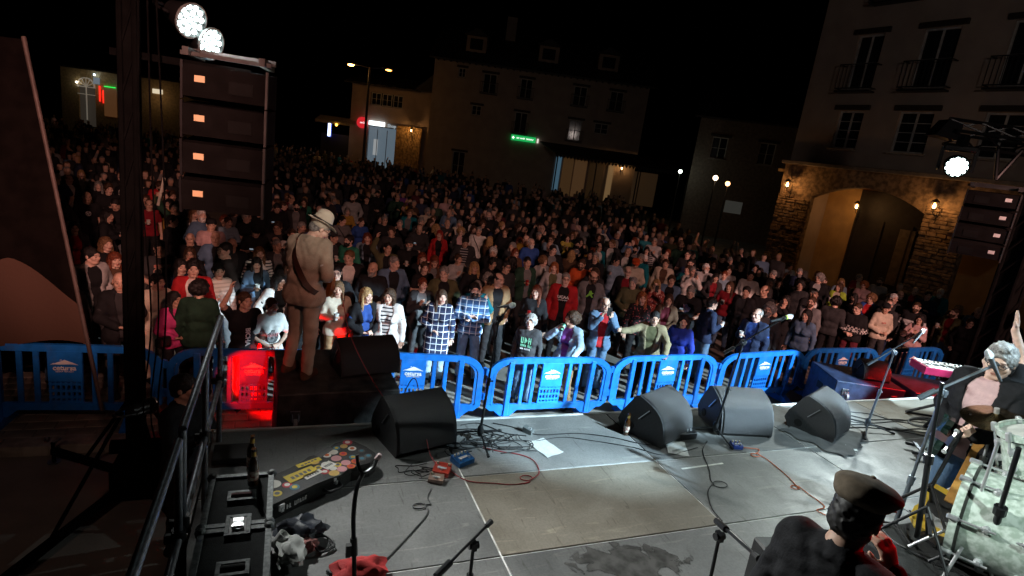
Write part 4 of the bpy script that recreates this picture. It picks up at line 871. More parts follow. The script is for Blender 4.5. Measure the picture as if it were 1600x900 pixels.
h = dish(3.22, ZC + .005, .13, .075, 'handle'); b = MB(); b.tube([((x0 + x1) / 2 - .045, 3.22, ZC + .012), ((x0 + x1) / 2 + .065, 3.22, ZC + .012)], .011, 8); b.build('grip', mat('red_tinted_grip', (.1, .03, .03), .5), h)
h = dish(2.62, ZC + .005, .13, .085, 'handle'); b = MB(); b.tube([((x0 + x1) / 2 - .045, 2.62, ZC + .012), ((x0 + x1) / 2 + .065, 2.62, ZC + .012)], .011, 8); b.build('grip', rubber(), h)
h = dish(yB, ZC + .007, .105, .15, 'latch'); b = MB(); b.cyl(((x0 + x1) / 2 + .01, yB - .02, ZC + .01), ((x0 + x1) / 2 + .01, yB - .02, ZC + .02), .03, n=16); b.box(((x0 + x1) / 2 + .01, yB - .03, ZC + .024), (.06, .018, .008)); b.box(((x0 + x1) / 2 + .01, yB + .03, ZC + .014), (.05, .03, .012)); b.build('butterfly', chrome(), h)
b = MB(); b.box((0, 0, .03), (.30, .24, .05), ch=.006); o = b.build('equipment_box', black()); p = G(365, 714, HS); o.location = (p.x, p.y, HS); tag(o, 'flat black box on the deck behind the flight case', 'box')
# guitar case
gc = thing('guitar_case', 'black hard guitar case plastered with round and yellow stickers', 'guitar case', (.30, 4.12, HS), RAD(36))
out = [(-.56, -.12), (-.56, .12), (-.50, .145), (-.12, .15), (0, .165), (.08, .185), (.15, .17), (.21, .16), (.28, .185), (.36, .21), (.44, .19), (.49, .13), (.505, 0)]
out = out + [(x, -y) for x, y in out[::-1][1:-1]]
b = MB(); b.prism(out, 0, .125, Matrix.Rotation(RAD(90), 4, 'X') @ Matrix.Scale(1, 4)); b.v = [(x, y, abs(z)) for x, y, z in b.v]; b.build('shell', mat('case_tolex', (.014, .015, .015), .38, bump=.4, bscale=220), gc)
b = MB(); ring_ = [(x * 1.006, y * 1.012, .085) for x, y in out]; b.tube(ring_, .005, 5, closed=True); b.build('lid_seam_trim', mat('case_trim', (.05, .055, .055), .35, .5), gc)
stc = [(.6, .12, .02), (.62, .45, .04), (.62, .6, .55), (.5, .03, .05), (.05, .2, .28), (.6, .28, .3), (.7, .68, .62), (.1, .1, .1), (.58, .36, .1)]
rn = random.Random(11); placed = []
spots_ = [(-.44, .03, .04), (-.38, -.06, .034), (-.33, .05, .05), (-.27, -.02, .035), (-.25, -.08, .035)]
for _ in range(400):
    x, y, r_ = rn.uniform(.02, .44), rn.uniform(-.15, .15), rn.uniform(.028, .042)
    if all((x - a) ** 2 + (y - c) ** 2 > (r_ + q) ** 2 * .85 for a, c, q in spots_): spots_.append((x, y, r_))
    if len(spots_) > 27: break
for k, (x, y, r_) in enumerate(spots_):
    b = MB(); b.cyl((x, y, .1255 + .0006 * (k % 3)), (x, y, .127 + .0006 * (k % 3)), r_, n=18); s_ = b.build('sticker', mat('sticker_%d' % (k % 9), stc[k % 9], .5, var=.1), gc)
    b = MB(); b.cyl((x, y, .1285), (x, y, .1292), r_ * .55, n=14); b.build('sticker_print', mat('sticker_%d' % ((k * 4 + 3) % 9), stc[(k * 4 + 3) % 9], .5, var=.1), s_)
for (x, y, w_, d, a, c) in ((.02, .11, .2, .05, -8, 1), (-.12, .02, .24, .10, -4, 1), (-.06, -.04, .15, .055, 0, 6), (.10, -.02, .10, .08, 10, 6), (.2, .15, .17, .06, 12, 7)):
    b = MB(); b.box((x, y, .1295), (w_, d, .0015), Matrix.Rotation(RAD(a), 3, 'Z')); s_ = b.build('sticker', mat('sticker_%d' % c, stc[c], .5, var=.1), gc)
    b = MB(); 
    for q in range(5): b.box((x - w_ * .3 + q * w_ * .15, y, .1306), (w_ * .1, d * .35, .0006), Matrix.Rotation(RAD(a), 3, 'Z'))
    b.build('sticker_print', mat('sticker_7', stc[7], .5), s_)
for x in (-.42, .05, .40):
    b = MB(); b.box((x, -.172 - (.02 if x > .3 else 0), .09), (.045, .012, .05), ch=.003); b.box((x, -.18 - (.02 if x > .3 else 0), .075), (.02, .012, .03)); b.build('latch', chrome(), gc)
b = MB(); b.tube(spline([(-.06, -.165, .06), (-.04, -.215, .05), (.06, -.215, .05), (.08, -.18, .06)], 5), .012, 6); b.build('handle', rubber(), gc)
glyphs((2, 5), .04, mat('white_print', (.8, .8, .8), .6), gc, (-.28, -.152, .055), seed=5)
# bag and clothes heap by the flight case
hp = thing('bag', 'dark crumpled bag with pale cloth and cup beside the flight case', 'bag', gp(462, 862))
def lump(name, c, r, mt, par, seed, amp=.25):
    b = MB(); b.sphere((0, 0, 0), 1, 22, 14); rr = random.Random(seed); ph = [rr.uniform(0, 6) for _ in range(6)]
    vs = []
    for x, y, z in b.v:
        k = 1 + amp * (math.sin(4 * x + ph[0]) * math.sin(5 * y + ph[1]) + .6 * math.sin(9 * z + ph[2] + 3 * x) * math.sin(7 * x + ph[3]))
        vs.append((c[0] + x * r[0] * k, c[1] + y * r[1] * k, max(c[2] + z * r[2] * k, .004)))
    b.v = vs; return b.build(name, mt, par, True)
lump('sack', (.02, .12, .07), (.15, .10, .08), mat('dark_navy_bag', (.015, .02, .032), .5, bump=.4), hp, 1)
lump('pale_cloth', (-.03, -.06, .06), (.09, .12, .06), mat('pale_cloth', (.45, .46, .44), .85), hp, 2)
lump('cloth_fold', (.07, -.02, .05), (.06, .05, .045), mat('dusty_red_cloth', (.3, .12, .11), .85), hp, 3)
b = MB(); b.lathe([(.0, .0), (.03, 0), (.036, .1), (.033, .1), (.028, .01), (0, .01)], Matrix.Translation((-.13, .03, .04)) @ Matrix.Rotation(RAD(35), 4, 'Y'), 16); o = b.build('paper_cup', mat('cup_white', (.7, .7, .68), .6), None, True); o.location = hp.location; tag(o, 'white paper cup tipped on the bag by the flight case', 'cup')
for k in range(3):
    b = MB(); b.tube(spline([(.12, .1 - .02 * k, .06), (.2, .06, .03), (.24 - .02 * k, -.02, .02), (.15, -.06, .02), (.1, 0, .05)], 6), .006, 6); b.build('strap', rubber(), hp)
# stands
def tripod(b, base, r, h, n0, leg=.30, rot=0.0):
    for k in range(3):
        a = rot + 2 * math.pi * k / 3; b.cyl((base[0], base[1], base[2] + h), (base[0] + leg * math.cos(a), base[1] + leg * math.sin(a), base[2] + .012), r, n=8)
def mic(loc, d, label, col=None):
    t = thing('microphone', label, 'microphone', loc, 0, 'vocal microphones')
    q = Vector(d).to_track_quat('Z', 'Y').to_matrix().to_4x4()
    b = MB(); b.lathe([(0, -.17), (.010, -.168), (.012, -.1), (.018, -.01), (.0195, 0), (.0, .0)], q, 14); b.build('body', mat('mic_body', (.05, .052, .055), .4, .5), t, True)
    b = MB(); b.lathe([(.0195, .0), (.025, .012), (.026, .03), (.021, .05), (.010, .062), (0, .064)], q, 16); b.build('grille', mat('mic_grille', (.55, .56, .56), .4, .8, bump=1.0, bscale=500), t, True)
    if col: b = MB(); b.lathe([(.0205, -.012), (.0205, .002)], q, 14); b.build('colour_ring', col, t)
    return t
def mic_stand(base, top, label, boom=None, mt=None, leg=.3, rot=.5, r=.0105, knob=True):
    """base, top: world points of the upright; boom: (tail, tip)"""
    t = thing('microphone_stand', label, 'microphone stand', base, 0, 'microphone stands'); B = Vector(base); mt = mt or mat('stand_black', (.02, .021, .023), .32, .4)
    for k in range(3):
        a = rot + 2 * math.pi * k / 3; b = MB(); b.cyl((0, 0, .10), (leg * math.cos(a), leg * math.sin(a), .014), .009, n=8); lg = b.build('leg', mt, t)
        b = MB(); b.cyl((leg * .94 * math.cos(a), leg * .94 * math.sin(a), .02), (leg * 1.03 * math.cos(a), leg * 1.03 * math.sin(a), .012), .014, n=8); b.build('rubber_foot', rubber(), lg)
    b = MB(); b.lathe([(.0, .06), (.022, .06), (.03, .09), (.03, .13), (.018, .16), (0, .16)], n=12); b.build('leg_hub', mt, t, True)
    T = Vector(top) - B; mid = T * .5
    b = MB(); b.cyl((0, 0, .05), mid, r * 1.25, n=10); b.build('lower_tube', mt, t, True)
    b = MB(); b.cyl(mid, T, r * .9, n=10); b.build('upper_tube', mt, t, True)
    b = MB(); b.cyl(mid - T.normalized() * .04, mid + T.normalized() * .03, r * 1.8, n=10); b.cyl(mid, mid + Vector((.045, 0, 0)), .008, n=8); b.build('height_clutch', mt, t)
    if boom:
        a, c = Vector(boom[0]) - B, Vector(boom[1]) - B
        b = MB(); b.cyl(a, c, r * .75, n=8); bm_ = b.build('boom_arm', mt, t, True)
        b = MB(); d = (c - a).normalized(); b.cyl(a - d * .02, a + d * .1, r * 1.7, n=10); b.build('counterweight', mt, bm_)
        b = MB(); b.cyl(T - Vector((.03, 0, 0)), T + Vector((.03, 0, 0)), .022, n=12); b.box(T, (.03, .05, .05)); b.build('boom_clutch', mt, t)
        b = MB(); b.cyl(c, c + d * .05, .015, .018, n=10); b.build('clip', rubber(), t)
    return t
def dep(u, v, d): c = RW @ np.array([(u - 800) / FPX, (v - 450) / FPX, 1]) * d; return Vector((c[0], c[1], c[2] + CAM_H))
b1 = Vector((1.79, 4.61, HS)); t1 = Vector((1.82, 4.60, HS + 1.22))
mic_stand(b1, t1, 'straight black microphone stand rising from the cable tangle', (t1 + Vector((0, .02, -.05)), t1 + Vector((.05, -.06, .12))))
mic(t1 + Vector((.06, -.08, .15)), (.35, -.8, .35), 'silver ball microphone on the first stand in front of the plaid coat')
b2 = Vector((4.42, 4.42, HS)); t2 = Vector((4.40, 4.30, HS + 1.12))
mic_stand(b2, t2, 'black boom stand in front of the reddish floor monitor', (t2 + Vector((-.12, .08, -.14)), Vector((4.62, 4.12, HS + 1.42))))
mic(Vector((4.68, 4.10, HS + 1.46)), (.8, -.2, .3), 'microphone with a green ring on the middle boom stand', emat('lime_ring', (.4, .6, .05), .15, (.5, .8, .1)))
b3 = Vector((6.62, 4.29, HS)); t3 = Vector((6.66, 4.26, HS + 1.02))
blu = mat('stand_steel', (.20, .23, .27), .3, .8)
mic_stand(b3, t3, 'steel boom stand standing beside the rightmost floor monitor', (t3 + Vector((-.22, .1, -.18)), Vector((6.82, 4.18, HS + 1.26))), blu, leg=.34, rot=-.4)
mic(Vector((6.86, 4.16, HS + 1.30)), (.6, .1, .6), 'microphone on the steel boom stand in front of the white hoodie')
b4 = Vector((4.05, 2.45, HS)); t4 = dep(1473, 614, 4.15)
mic_stand((t4.x - .02, t4.y + .02, HS), t4, 'bassist boom stand with a thick boom arm of paler steel', (dep(1440, 620, 4.2), dep(1548, 573, 4.08)), mat('stand_steel_painted_light', (.26, .30, .34), .3, .8), leg=.28, r=.013)  # lighter copy of stand_steel, its lit look put into the colour
mic(dep(1548, 560, 4.05), (.1, .25, .95) and Vector(dep(1545, 550, 4.05)) - Vector(dep(1572, 612, 4.0)), 'slim silver microphone held to the bassist mouth')
b5 = Vector((.49, 3.12, HS)); t5 = Vector((.46, 3.22, HS + .60))
gs = thing('guitar_stand', 'black bent guitar stand pole with a padded yoke in the left foreground', 'guitar stand', (.46, 3.05, HS))
b = MB(); b.tube(spline([(.02, -.1, 0), (.01, -.02, .22), (0, .05, .42), (.02, .14, .56), (.06, .2, .62)], 6), .014, 8); b.build('pole', blackmetal(), gs, True)
b = MB(); b.cyl((.012, -.02, .2), (.005, .01, .30), .022, n=10); b.box((-.025, -.02, .24), (.03, .03, .08)); b.build('clutch', rubber(), gs)
b = MB(); b.tube(spline([(.02, .25, .72), (.03, .23, .66), (.06, .2, .62), (.12, .22, .64), (.15, .25, .68)], 5), .011, 6); yk = b.build('yoke', blackmetal(), gs, True)
b = MB(); b.box((.155, .255, .69), (.03, .03, .05), Matrix.Rotation(RAD(30), 3, 'Y'), .006); b.build('pad', mat('pad_pinkish', (.4, .3, .3), .6), yk)
for a in (2.2, 4.2, 6.0): b = MB(); b.cyl((.02, -.1, .05), (.02 + .25 * math.cos(a), -.1 + .25 * math.sin(a), .01), .01, n=8); b.build('leg', blackmetal(), gs)
def boom_front(tip, tail, base, top, label, rot=0):
    return mic_stand(base, top, label, (tail, tip), mat('stand_black', (.02, .021, .023), .32, .4), rot=rot, r=.012)
tp = dep(740, 852, 3.35); boom_front(dep(760, 822, 3.45), dep(685, 897, 3.1), (tp.x, tp.y - .02, HS), tp, 'low black boom stand at the bottom centre, boom tipped up to the right')
tp = dep(1124, 838, 3.3); boom_front(dep(1178, 866, 3.0), dep(1122, 816, 3.4), (tp.x - .03, tp.y - .06, HS), tp, 'low black boom stand left of the person in the flat cap')
lump('cloth', (0, 0, .05), (.17, .10, .07), mat('red_cloth', (.42, .02, .02), .8, bump=.4), None, 6, .2).location = gp(560, 903)
tag(C.objects['cloth.001'] if 'cloth.001' in C.objects else C.objects['cloth'], 'crumpled red cloth at the bottom edge under the guitar stand', 'cloth')
am = thing('small_amplifier', 'small black amplifier box left of the person in the flat cap', 'amplifier', (3.22, 2.42, HS), RAD(-12))
b = MB(); b.box((0, 0, .17), (.26, .2, .34), ch=.015); b.build('cabinet', black(), am); b = MB(); b.box((0, -.103, .16), (.22, .006, .26)); b.build('grille', grl, am); b = MB(); b.box((.06, 0, .345), (.1, .04, .008)); b.build('badge', mat('badge', (.5, .5, .5), .4), am)
# electric guitar on a stand
GB = G(1456, 838, HS + .66)
eg = thing('electric_guitar', 'yellow electric guitar with maple neck leaning on a stand by the drums', 'guitar', GB)
U = min((dep(1530, 688, 3.2 + .02 * k) - GB for k in range(80)), key=lambda q: abs(q.length - 1.0)); Lg = U.length; Z_ = U.normalized(); Xg = Vector((.6, -.8, 0)); Xg = (Xg - Z_ * Xg.dot(Z_)).normalized(); Yg = Z_.cross(Xg)
Mg = Matrix((Xg, Yg, Z_)).transposed().to_4x4()
bo = [(0, 0), (.11, .01), (.155, .07), (.16, .14), (.125, .21), (.135, .27), (.155, .33), (.13, .385), (.09, .385), (.06, .34), (.03, .345), (-.03, .40), (-.10, .405), (-.145, .36), (-.14, .29), (-.115, .22), (-.15, .14), (-.15, .07), (-.10, .01)]
b = MB(); b.prism(bo, -.022, .022, Mg); b.build('body', mat('butterscotch', (.62, .42, .05), .3, var=.08, coat=.5), eg)
b = MB(); b.prism([(-.028, .3), (.028, .3), (.022, .86), (-.022, .86)], -.035, -.015, Mg); b.build('neck', mat('maple', (.5, .26, .07), .35, var=.15, scale=20), eg)
b = MB(); b.prism([(-.022, .86), (.022, .86), (.035, .92), (.045, 1.02), (.015, 1.03), (-.02, .95)], -.034, -.018, Mg); hs_ = b.build('headstock', mat('maple', (.5, .26, .07), .35), eg)
for k in range(6): b = MB(); p = Mg @ Vector((-.03 + .008 * k, -.026, .89 + .022 * k)); b.sphere(p, .009, 8, 6); b.build('tuner', chrome(), hs_)
b = MB(); b.box(Mg @ Vector((0, -.025, .10)), (.08, .008, .07), Mg.to_3x3()); b.build('bridge', chrome(), eg)
b = MB(); b.prism([(-.1, .12), (.06, .06), (.1, .2), (.04, .34), (-.1, .36)], -.0255, -.022, Mg); b.build('pickguard', mat('pickguard', (.03, .03, .03), .35), eg)
gst = thing('tripod_guitar_stand', 'black tripod stand holding the yellow guitar', 'guitar stand', (GB.x, GB.y, HS + .625))
b = MB(); tripod(b, (.0, .1, 0), .01, .35, 3, .3, .3); b.cyl((0, .1, .3), (U.x * .75, U.y * .75 + .08, .7), .012, n=8); b.box((0, -.03, .05), (.24, .12, .02)); b.build('frame', blackmetal(), gst)
# keyboard
kb = thing('keyboard', 'red sided stage keyboard with white keys at the right', 'keyboard', (8.05, 4.28, 1.98), RAD(-28))
b = MB(); b.box((0, 0, 0), (1.05, .34, .1), ch=.008); b.build('body', mat('keyboard_red', (.28, .01, .05), .35, coat=.3), kb)
b = MB(); b.box((0, .07, .054), (.99, .18, .01)); b.build('control_panel', mat('keyboard_white', (.72, .72, .68), .45), kb)
for k in range(36): b = MB(); b.box((-.47 + k * .0268, -.09, .056), (.0252, .14, .014)); b.build('white_key', mat('key_ivory', (.75, .75, .7), .35), kb)
for k in range(35):
    if k % 7 in (2, 6): continue
    b = MB(); b.box((-.457 + k * .0268, -.055, .066), (.013, .085, .012)); b.build('black_key', black(), kb)
for k in range(14): b = MB(); b.cyl((-.42 + k * .064, .08 + .03 * (k % 2), .058), (-.42 + k * .064, .08 + .03 * (k % 2), .074), .011, n=8); b.build('knob', black(), kb)
ks = thing('keyboard_stand', 'black crossed leg stand under the red keyboard', 'stand', (8.05, 4.28, HS), RAD(-28))
for s in (-1, 1):
    b = MB(); b.cyl((-.35, s * .22, .02), (.35, -s * .22, .66), .018, n=8); b.build('leg', blackmetal(), ks); b = MB(); b.cyl((.35 * s, -.2, .67), (.35 * s, .2, .67), .014, n=8); b.build('arm', blackmetal(), ks)
for y in (-.22, .22): b = MB(); b.cyl((-.35, y, .02), (.35, y, .02), .016, n=8); b.build('foot_bar', blackmetal(), ks)
# music stand rack in front of the bassist
mr = thing('cable_rack', 'low black metal rack with cross bars behind the boom stand', 'rack', (7.0, 3.5, HS), RAD(-40))
for y in (-.12, .12): b = MB(); b.box((0, y, .06), (.9, .03, .03)); b.build('rail', blackmetal(), mr)
for k in range(5): b = MB(); b.box((-.36 + k * .18, 0, .085), (.035, .26, .012)); b.build('cross_bar', steel(), mr)
# drum kit: bass drum and floor tom with pale green pearl shells
pearl = mat('green_pearl', (.50, .62, .52), .25, .1, var=.12, scale=28, coat=.8, detail=2, col2=(.74, .84, .76))
dk = thing('drum_kit', 'pale green pearl drum kit with chrome claws in the bottom right corner', 'drum kit')
def drum(c, ax, r, L, nm, lugs=8):
    q = Vector(ax).to_track_quat('Z', 'Y').to_matrix().to_4x4(); M = Matrix.Translation(c) @ q
    b = MB(); b.lathe([(r, -L / 2), (r, L / 2)], M, 40); sh_ = b.build(nm, pearl, dk, True)
    for s in (-1, 1):
        b = MB(); b.lathe([(r + .004, s * (L / 2 - .005)), (r + .022, s * (L / 2 - .005)), (r + .022, s * (L / 2 + .035)), (r + .002, s * (L / 2 + .035))], M, 40); hp_ = b.build('hoop', pearl, sh_, True)
        b = MB(); b.lathe([(r + .001, s * (L / 2 - .02)), (r + .006, s * (L / 2 - .02)), (r + .006, s * (L / 2 - .004)), (r + .001, s * (L / 2 - .004))], M, 40); b.build('hoop_inlay', mat('hoop_dark', (.06, .06, .055), .35), sh_, True)
        b = MB(); b.lathe([(0, s * (L / 2 + .01)), (r, s * (L / 2 + .01))], M, 40); b.build('drum_head', mat('drum_skin', (.6, .6, .56), .5), sh_)
    for k in range(lugs):
        a = 2 * math.pi * k / lugs + .2; d = Vector((math.cos(a), math.sin(a), 0))
        b = MB(); b.cyl(M @ (d * (r + .026) + Vector((0, 0, -L / 2 - .03))), M @ (d * (r + .026) + Vector((0, 0, -L * .1))), .007, n=8); b.cyl(M @ (d * (r + .026) + Vector((0, 0, L / 2 + .03))), M @ (d * (r + .026) + Vector((0, 0, L * .1))), .007, n=8)
        for s in (-1, 1):
            b.sphere(M @ (d * (r + .012) + Vector((0, 0, s * L * .2))), .024, 8, 6, (1, 1, 1)); b.box(M @ (d * (r + .028) + Vector((0, 0, s * (L / 2 + .02)))), (.03, .03, .06), (M.to_3x3() @ Matrix.Rotation(a, 3, 'Z')), .006)
        b.build('tension_rod', chrome(), sh_)
    return sh_
drum((4.02, 1.62, HS + .95), (-.36, .93, -.06), .285, .44, 'bass_drum')
drum((4.36, 1.78, HS + 1.32), (-.2, .25, 1), .165, .26, 'rack_tom', 6)
b = MB(); b.cyl((4.12, 1.66, HS + 1.2), (4.3, 1.76, HS + 1.28), .013, n=8); b.build('tom_mount', chrome(), dk)
for s in (-1, 1): b = MB(); b.cyl(Vector((3.95, 1.78, HS + .85)) + Vector((s * .22, s * .1, 0)), Vector((3.9, 1.9, HS + .63)) + Vector((s * .26, s * .22, 0)), .01, n=8); b.build('spur', chrome(), dk)
def chrome_stand(base, top, label, legs=True, mt=None, rot=0.3, r=.012):
    t = thing('cymbal_stand', label, 'stand', base, 0, 'drum hardware stands'); mt = mt or chrome(); T = Vector(top) - Vector(base)
    b = MB(); b.cyl((0, 0, .1), T * .55, r * 1.2, n=10); b.build('lower_tube', mt, t, True); b = MB(); b.cyl(T * .55, T, r * .8, n=10); b.build('upper_tube', mt, t, True)
    b = MB(); b.cyl(T * .53, T * .58, r * 2, n=10); b.cyl(T * .55, T * .55 + Vector((.05, .01, 0)), .008, n=8); b.build('clutch', mt, t)
    for k in range(3): a = rot + 2.094 * k; b = MB(); b.cyl((0, 0, .32), (.26 * math.cos(a), .26 * math.sin(a), .01), .009, n=8); b.build('leg', mt, t)
    return t
ZR = HS + .63
cy_ = dep(1556, 652, 4.0)
chrome_stand((cy_.x - .06, cy_.y - .06, ZR), cy_ + Vector((0, 0, .02)), 'chrome stand carrying the bronze cymbal over the drums')
cm = thing('cymbal', 'bronze cymbal catching white light in front of the bassist', 'cymbal', cy_)
q = Vector((-.25, .05, 1)).to_track_quat('Z', 'Y').to_matrix().to_4x4(); b = MB(); b.lathe([(0, .035), (.025, .03), (.05, .012), (.12, .004), (.2, -.012), (.2, -.014), (.12, .002), (.05, .009), (0, .03)], q, 40); b.build('plate', mat('bronze', (.52, .36, .18), .22, 1.0, var=.15, scale=40), cm, True)
b = MB(); b.cyl(q @ Vector((0, 0, .03)), q @ Vector((0, 0, .07)), .016, n=10); b.build('wing_nut', chrome(), cm)
p = G(1425, 862, ZR); chrome_stand((p.x, p.y, ZR), dep(1472, 598, 3.45) - Vector((0, 0, .0)), 'tall black boom stand rising left of the drums', mt=mat('stand_black', (.02, .021, .023), .32, .4), r=.014)
p = G(1495, 880, ZR); chrome_stand((p.x, p.y, ZR), dep(1560, 690, 3.2), 'chrome stand leaning across the bass drum', r=.012)
p = G(1530, 905, ZR); chrome_stand((p.x, p.y, ZR), dep(1592, 700, 3.0), 'thick black stand in front of the bass drum', mt=mat('stand_black', (.02, .021, .023), .32, .4), r=.016)
mb_ = mic(dep(1453, 812, 3.5), (.7, .5, .1), 'chrome drum microphone pointing at the bass drum')
# ================================================================== people: signed distance bodies turned into one surface
class Field:
    def __init__(s, xs, ys, zs):
        s.x, s.y, s.z = (np.asarray(a, np.float32) for a in (xs, ys, zs))
        s.d = np.full((len(xs), len(ys), len(zs)), .3, np.float32)
    def _blk(s, lo, hi):
        r = []
        for ax, a, b in ((s.x, lo[0], hi[0]), (s.y, lo[1], hi[1]), (s.z, lo[2], hi[2])):
            r.append(slice(max(int(np.searchsorted(ax, a)) - 1, 0), int(np.searchsorted(ax, b)) + 1))
        return r
    def _mix(s, bl, d, k):
        o = s.d[bl[0], bl[1], bl[2]]
        if k <= 0: n = np.minimum(o, d)
        else:
            h = np.clip(.5 + .5 * (o - d) / k, 0, 1); n = o + (d - o) * h - k * h * (1 - h)
        s.d[bl[0], bl[1], bl[2]] = n
    def cap(s, a, b, ra, rb=None, k=.02, sy=1.0):
        rb = ra if rb is None else rb; a = np.array(a, np.float32); b = np.array(b, np.float32); R = max(ra, rb) * max(1, 1 / sy) + k + .03
        bl = s._blk(np.minimum(a, b) - R, np.maximum(a, b) + R)
        X = s.x[bl[0]][:, None, None]; Y = s.y[bl[1]][None, :, None]; Z = s.z[bl[2]][None, None, :]
        v = b - a; L = float(v @ v) + 1e-9
        t = np.clip(((X - a[0]) * v[0] + (Y - a[1]) * v[1] + (Z - a[2]) * v[2]) / L, 0, 1)
        d = np.sqrt((X - a[0] - t * v[0]) ** 2 + ((Y - a[1] - t * v[1]) / sy) ** 2 + (Z - a[2] - t * v[2]) ** 2) - (ra + (rb - ra) * t)
        s._mix(bl, d, k)
    def ell(s, c, r, k=.01, R=None, sub=False):
        c = np.array(c, np.float32); r = np.array(r, np.float32); m_ = float(r.max()) + k + .03
        bl = s._blk(c - m_, c + m_)
        X = s.x[bl[0]][:, None, None] - c[0]; Y = s.y[bl[1]][None, :, None] - c[1]; Z = s.z[bl[2]][None, None, :] - c[2]
        if R is not None:
            X, Y, Z = (R[0][i] * X + R[1][i] * Y + R[2][i] * Z for i in range(3))
        q0 = np.sqrt((X / r[0]) ** 2 + (Y / r[1]) ** 2 + (Z / r[2]) ** 2)
        q1 = np.sqrt((X / r[0] ** 2) ** 2 + (Y / r[1] ** 2) ** 2 + (Z / r[2] ** 2) ** 2) + 1e-6
        d = q0 * (q0 - 1) / q1
        if sub:
            o = s.d[bl[0], bl[1], bl[2]]; h = np.clip(.5 - .5 * (o + d) / k, 0, 1) if k > 0 else None
            s.d[bl[0], bl[1], bl[2]] = np.maximum(o, -d) if k <= 0 else o + (-d - o) * h + k * h * (1 - h)
        else: s._mix(bl, d, k)
    def cut(s, nrm, off):        # keep where n.p < off
        s.d = np.maximum(s.d, s.x[:, None, None] * nrm[0] + s.y[None, :, None] * nrm[1] + s.z[None, None, :] * nrm[2] - off)
    def noise(s, amp, fx, seed=0):
        X = s.x[:, None, None]; Y = s.y[None, :, None]; Z = s.z[None, None, :]
        s.d += amp * (np.sin(fx * X * 1.3 + 2.2 * np.sin(fx * .45 * Z + seed) + seed) * np.sin(fx * Z * 1.0 + 1.7 * np.sin(fx * .6 * X + seed * 2) + fx * .4 * Y) + .5 * np.sin(fx * 2.1 * Z + fx * 1.1 * X + 1.3 * seed) * np.sin(fx * 1.4 * Y + fx * .9 * Z))
    def surf(s):
        d = s.d; ins = d < 0
        n0, n1, n2 = d.shape
        cnt = np.zeros((n0 - 1, n1 - 1, n2 - 1), np.int8)
        for i in (0, 1):
            for j in (0, 1):
                for k in (0, 1): cnt += ins[i:n0 - 1 + i, j:n1 - 1 + j, k:n2 - 1 + k]
        act = (cnt > 0) & (cnt < 8); I = np.argwhere(act)
        vid = np.full(act.shape, -1, np.int32); vid[act] = np.arange(len(I))
        acc = np.zeros((len(I), 3), np.float32); num = np.zeros(len(I), np.float32)
        ax = (s.x, s.y, s.z)
        cor = [(i, j, k) for i in (0, 1) for j in (0, 1) for k in (0, 1)]
        for a in range(8):
            for b in range(a + 1, 8):
                if sum(abs(p - q) for p, q in zip(cor[a], cor[b])) != 1: continue
                A = I + cor[a]; B = I + cor[b]
                da = d[A[:, 0], A[:, 1], A[:, 2]]; db = d[B[:, 0], B[:, 1], B[:, 2]]
                mk = (da < 0) != (db < 0); t = np.where(mk, da / np.where(mk, da - db, 1), 0)
                for q in range(3): acc[:, q] += np.where(mk, ax[q][A[:, q]] * (1 - t) + ax[q][B[:, q]] * t, 0)
                num += mk
        V = acc / num[:, None]
        F = []
        for q in range(3):
            sl0 = [slice(None)] * 3; sl1 = [slice(None)] * 3; sl0[q] = slice(0, -1); sl1[q] = slice(1, None)
            ch = ins[tuple(sl0)] != ins[tuple(sl1)]; E_ = np.argwhere(ch)
            u, v = [(1, 2), (2, 0), (0, 1)][q]
            ok = (E_[:, u] > 0) & (E_[:, v] > 0) & (E_[:, u] < d.shape[u] - 1) & (E_[:, v] < d.shape[v] - 1); E_ = E_[ok]
            du = np.zeros(3, int); dv = np.zeros(3, int); du[u] = 1; dv[v] = 1
            c = [E_ - du - dv, E_ - dv, E_, E_ - du]
            f_ = np.stack([vid[k[:, 0], k[:, 1], k[:, 2]] for k in c], 1)
            fl = ~ins[E_[:, 0], E_[:, 1], E_[:, 2]]; f_[fl] = f_[fl][:, ::-1]
            F.append(f_)
        F = np.concatenate(F); F = F[(F >= 0).all(1)]
        return V, F
def np_mesh(name, V, F, mats, colors=None):
    me = bpy.data.meshes.new(name)
    nv, nf = len(V), len(F); k = F.shape[1]
    me.vertices.add(nv); me.vertices.foreach_set('co', np.ascontiguousarray(V, np.float32).ravel())
    me.loops.add(nf * k); me.loops.foreach_set('vertex_index', np.ascontiguousarray(F, np.int32).ravel())
    me.polygons.add(nf); me.polygons.foreach_set('loop_start', np.arange(nf, dtype=np.int32) * k)
    me.polygons.foreach_set('use_smooth', np.ones(nf, bool))
    for m_ in mats: me.materials.append(m_)
    me.update(calc_edges=True)
    if colors is not None:
        ca = me.color_attributes.new('Col', 'FLOAT_COLOR', 'POINT')
        cc = np.ones((nv, 4), np.float32); cc[:, :3] = colors; ca.data.foreach_set('color', cc.ravel())
    return me
def axis(*segs):
    out = [segs[0][0]]
    for a, b, st in segs:
        n = max(1, int(round((b - a) / st))); out += list(a + (b - a) * (np.arange(n) + 1) / n)
    return np.array(out)
def nrm(v): v = np.array(v, float); return v / (np.linalg.norm(v) + 1e-9)
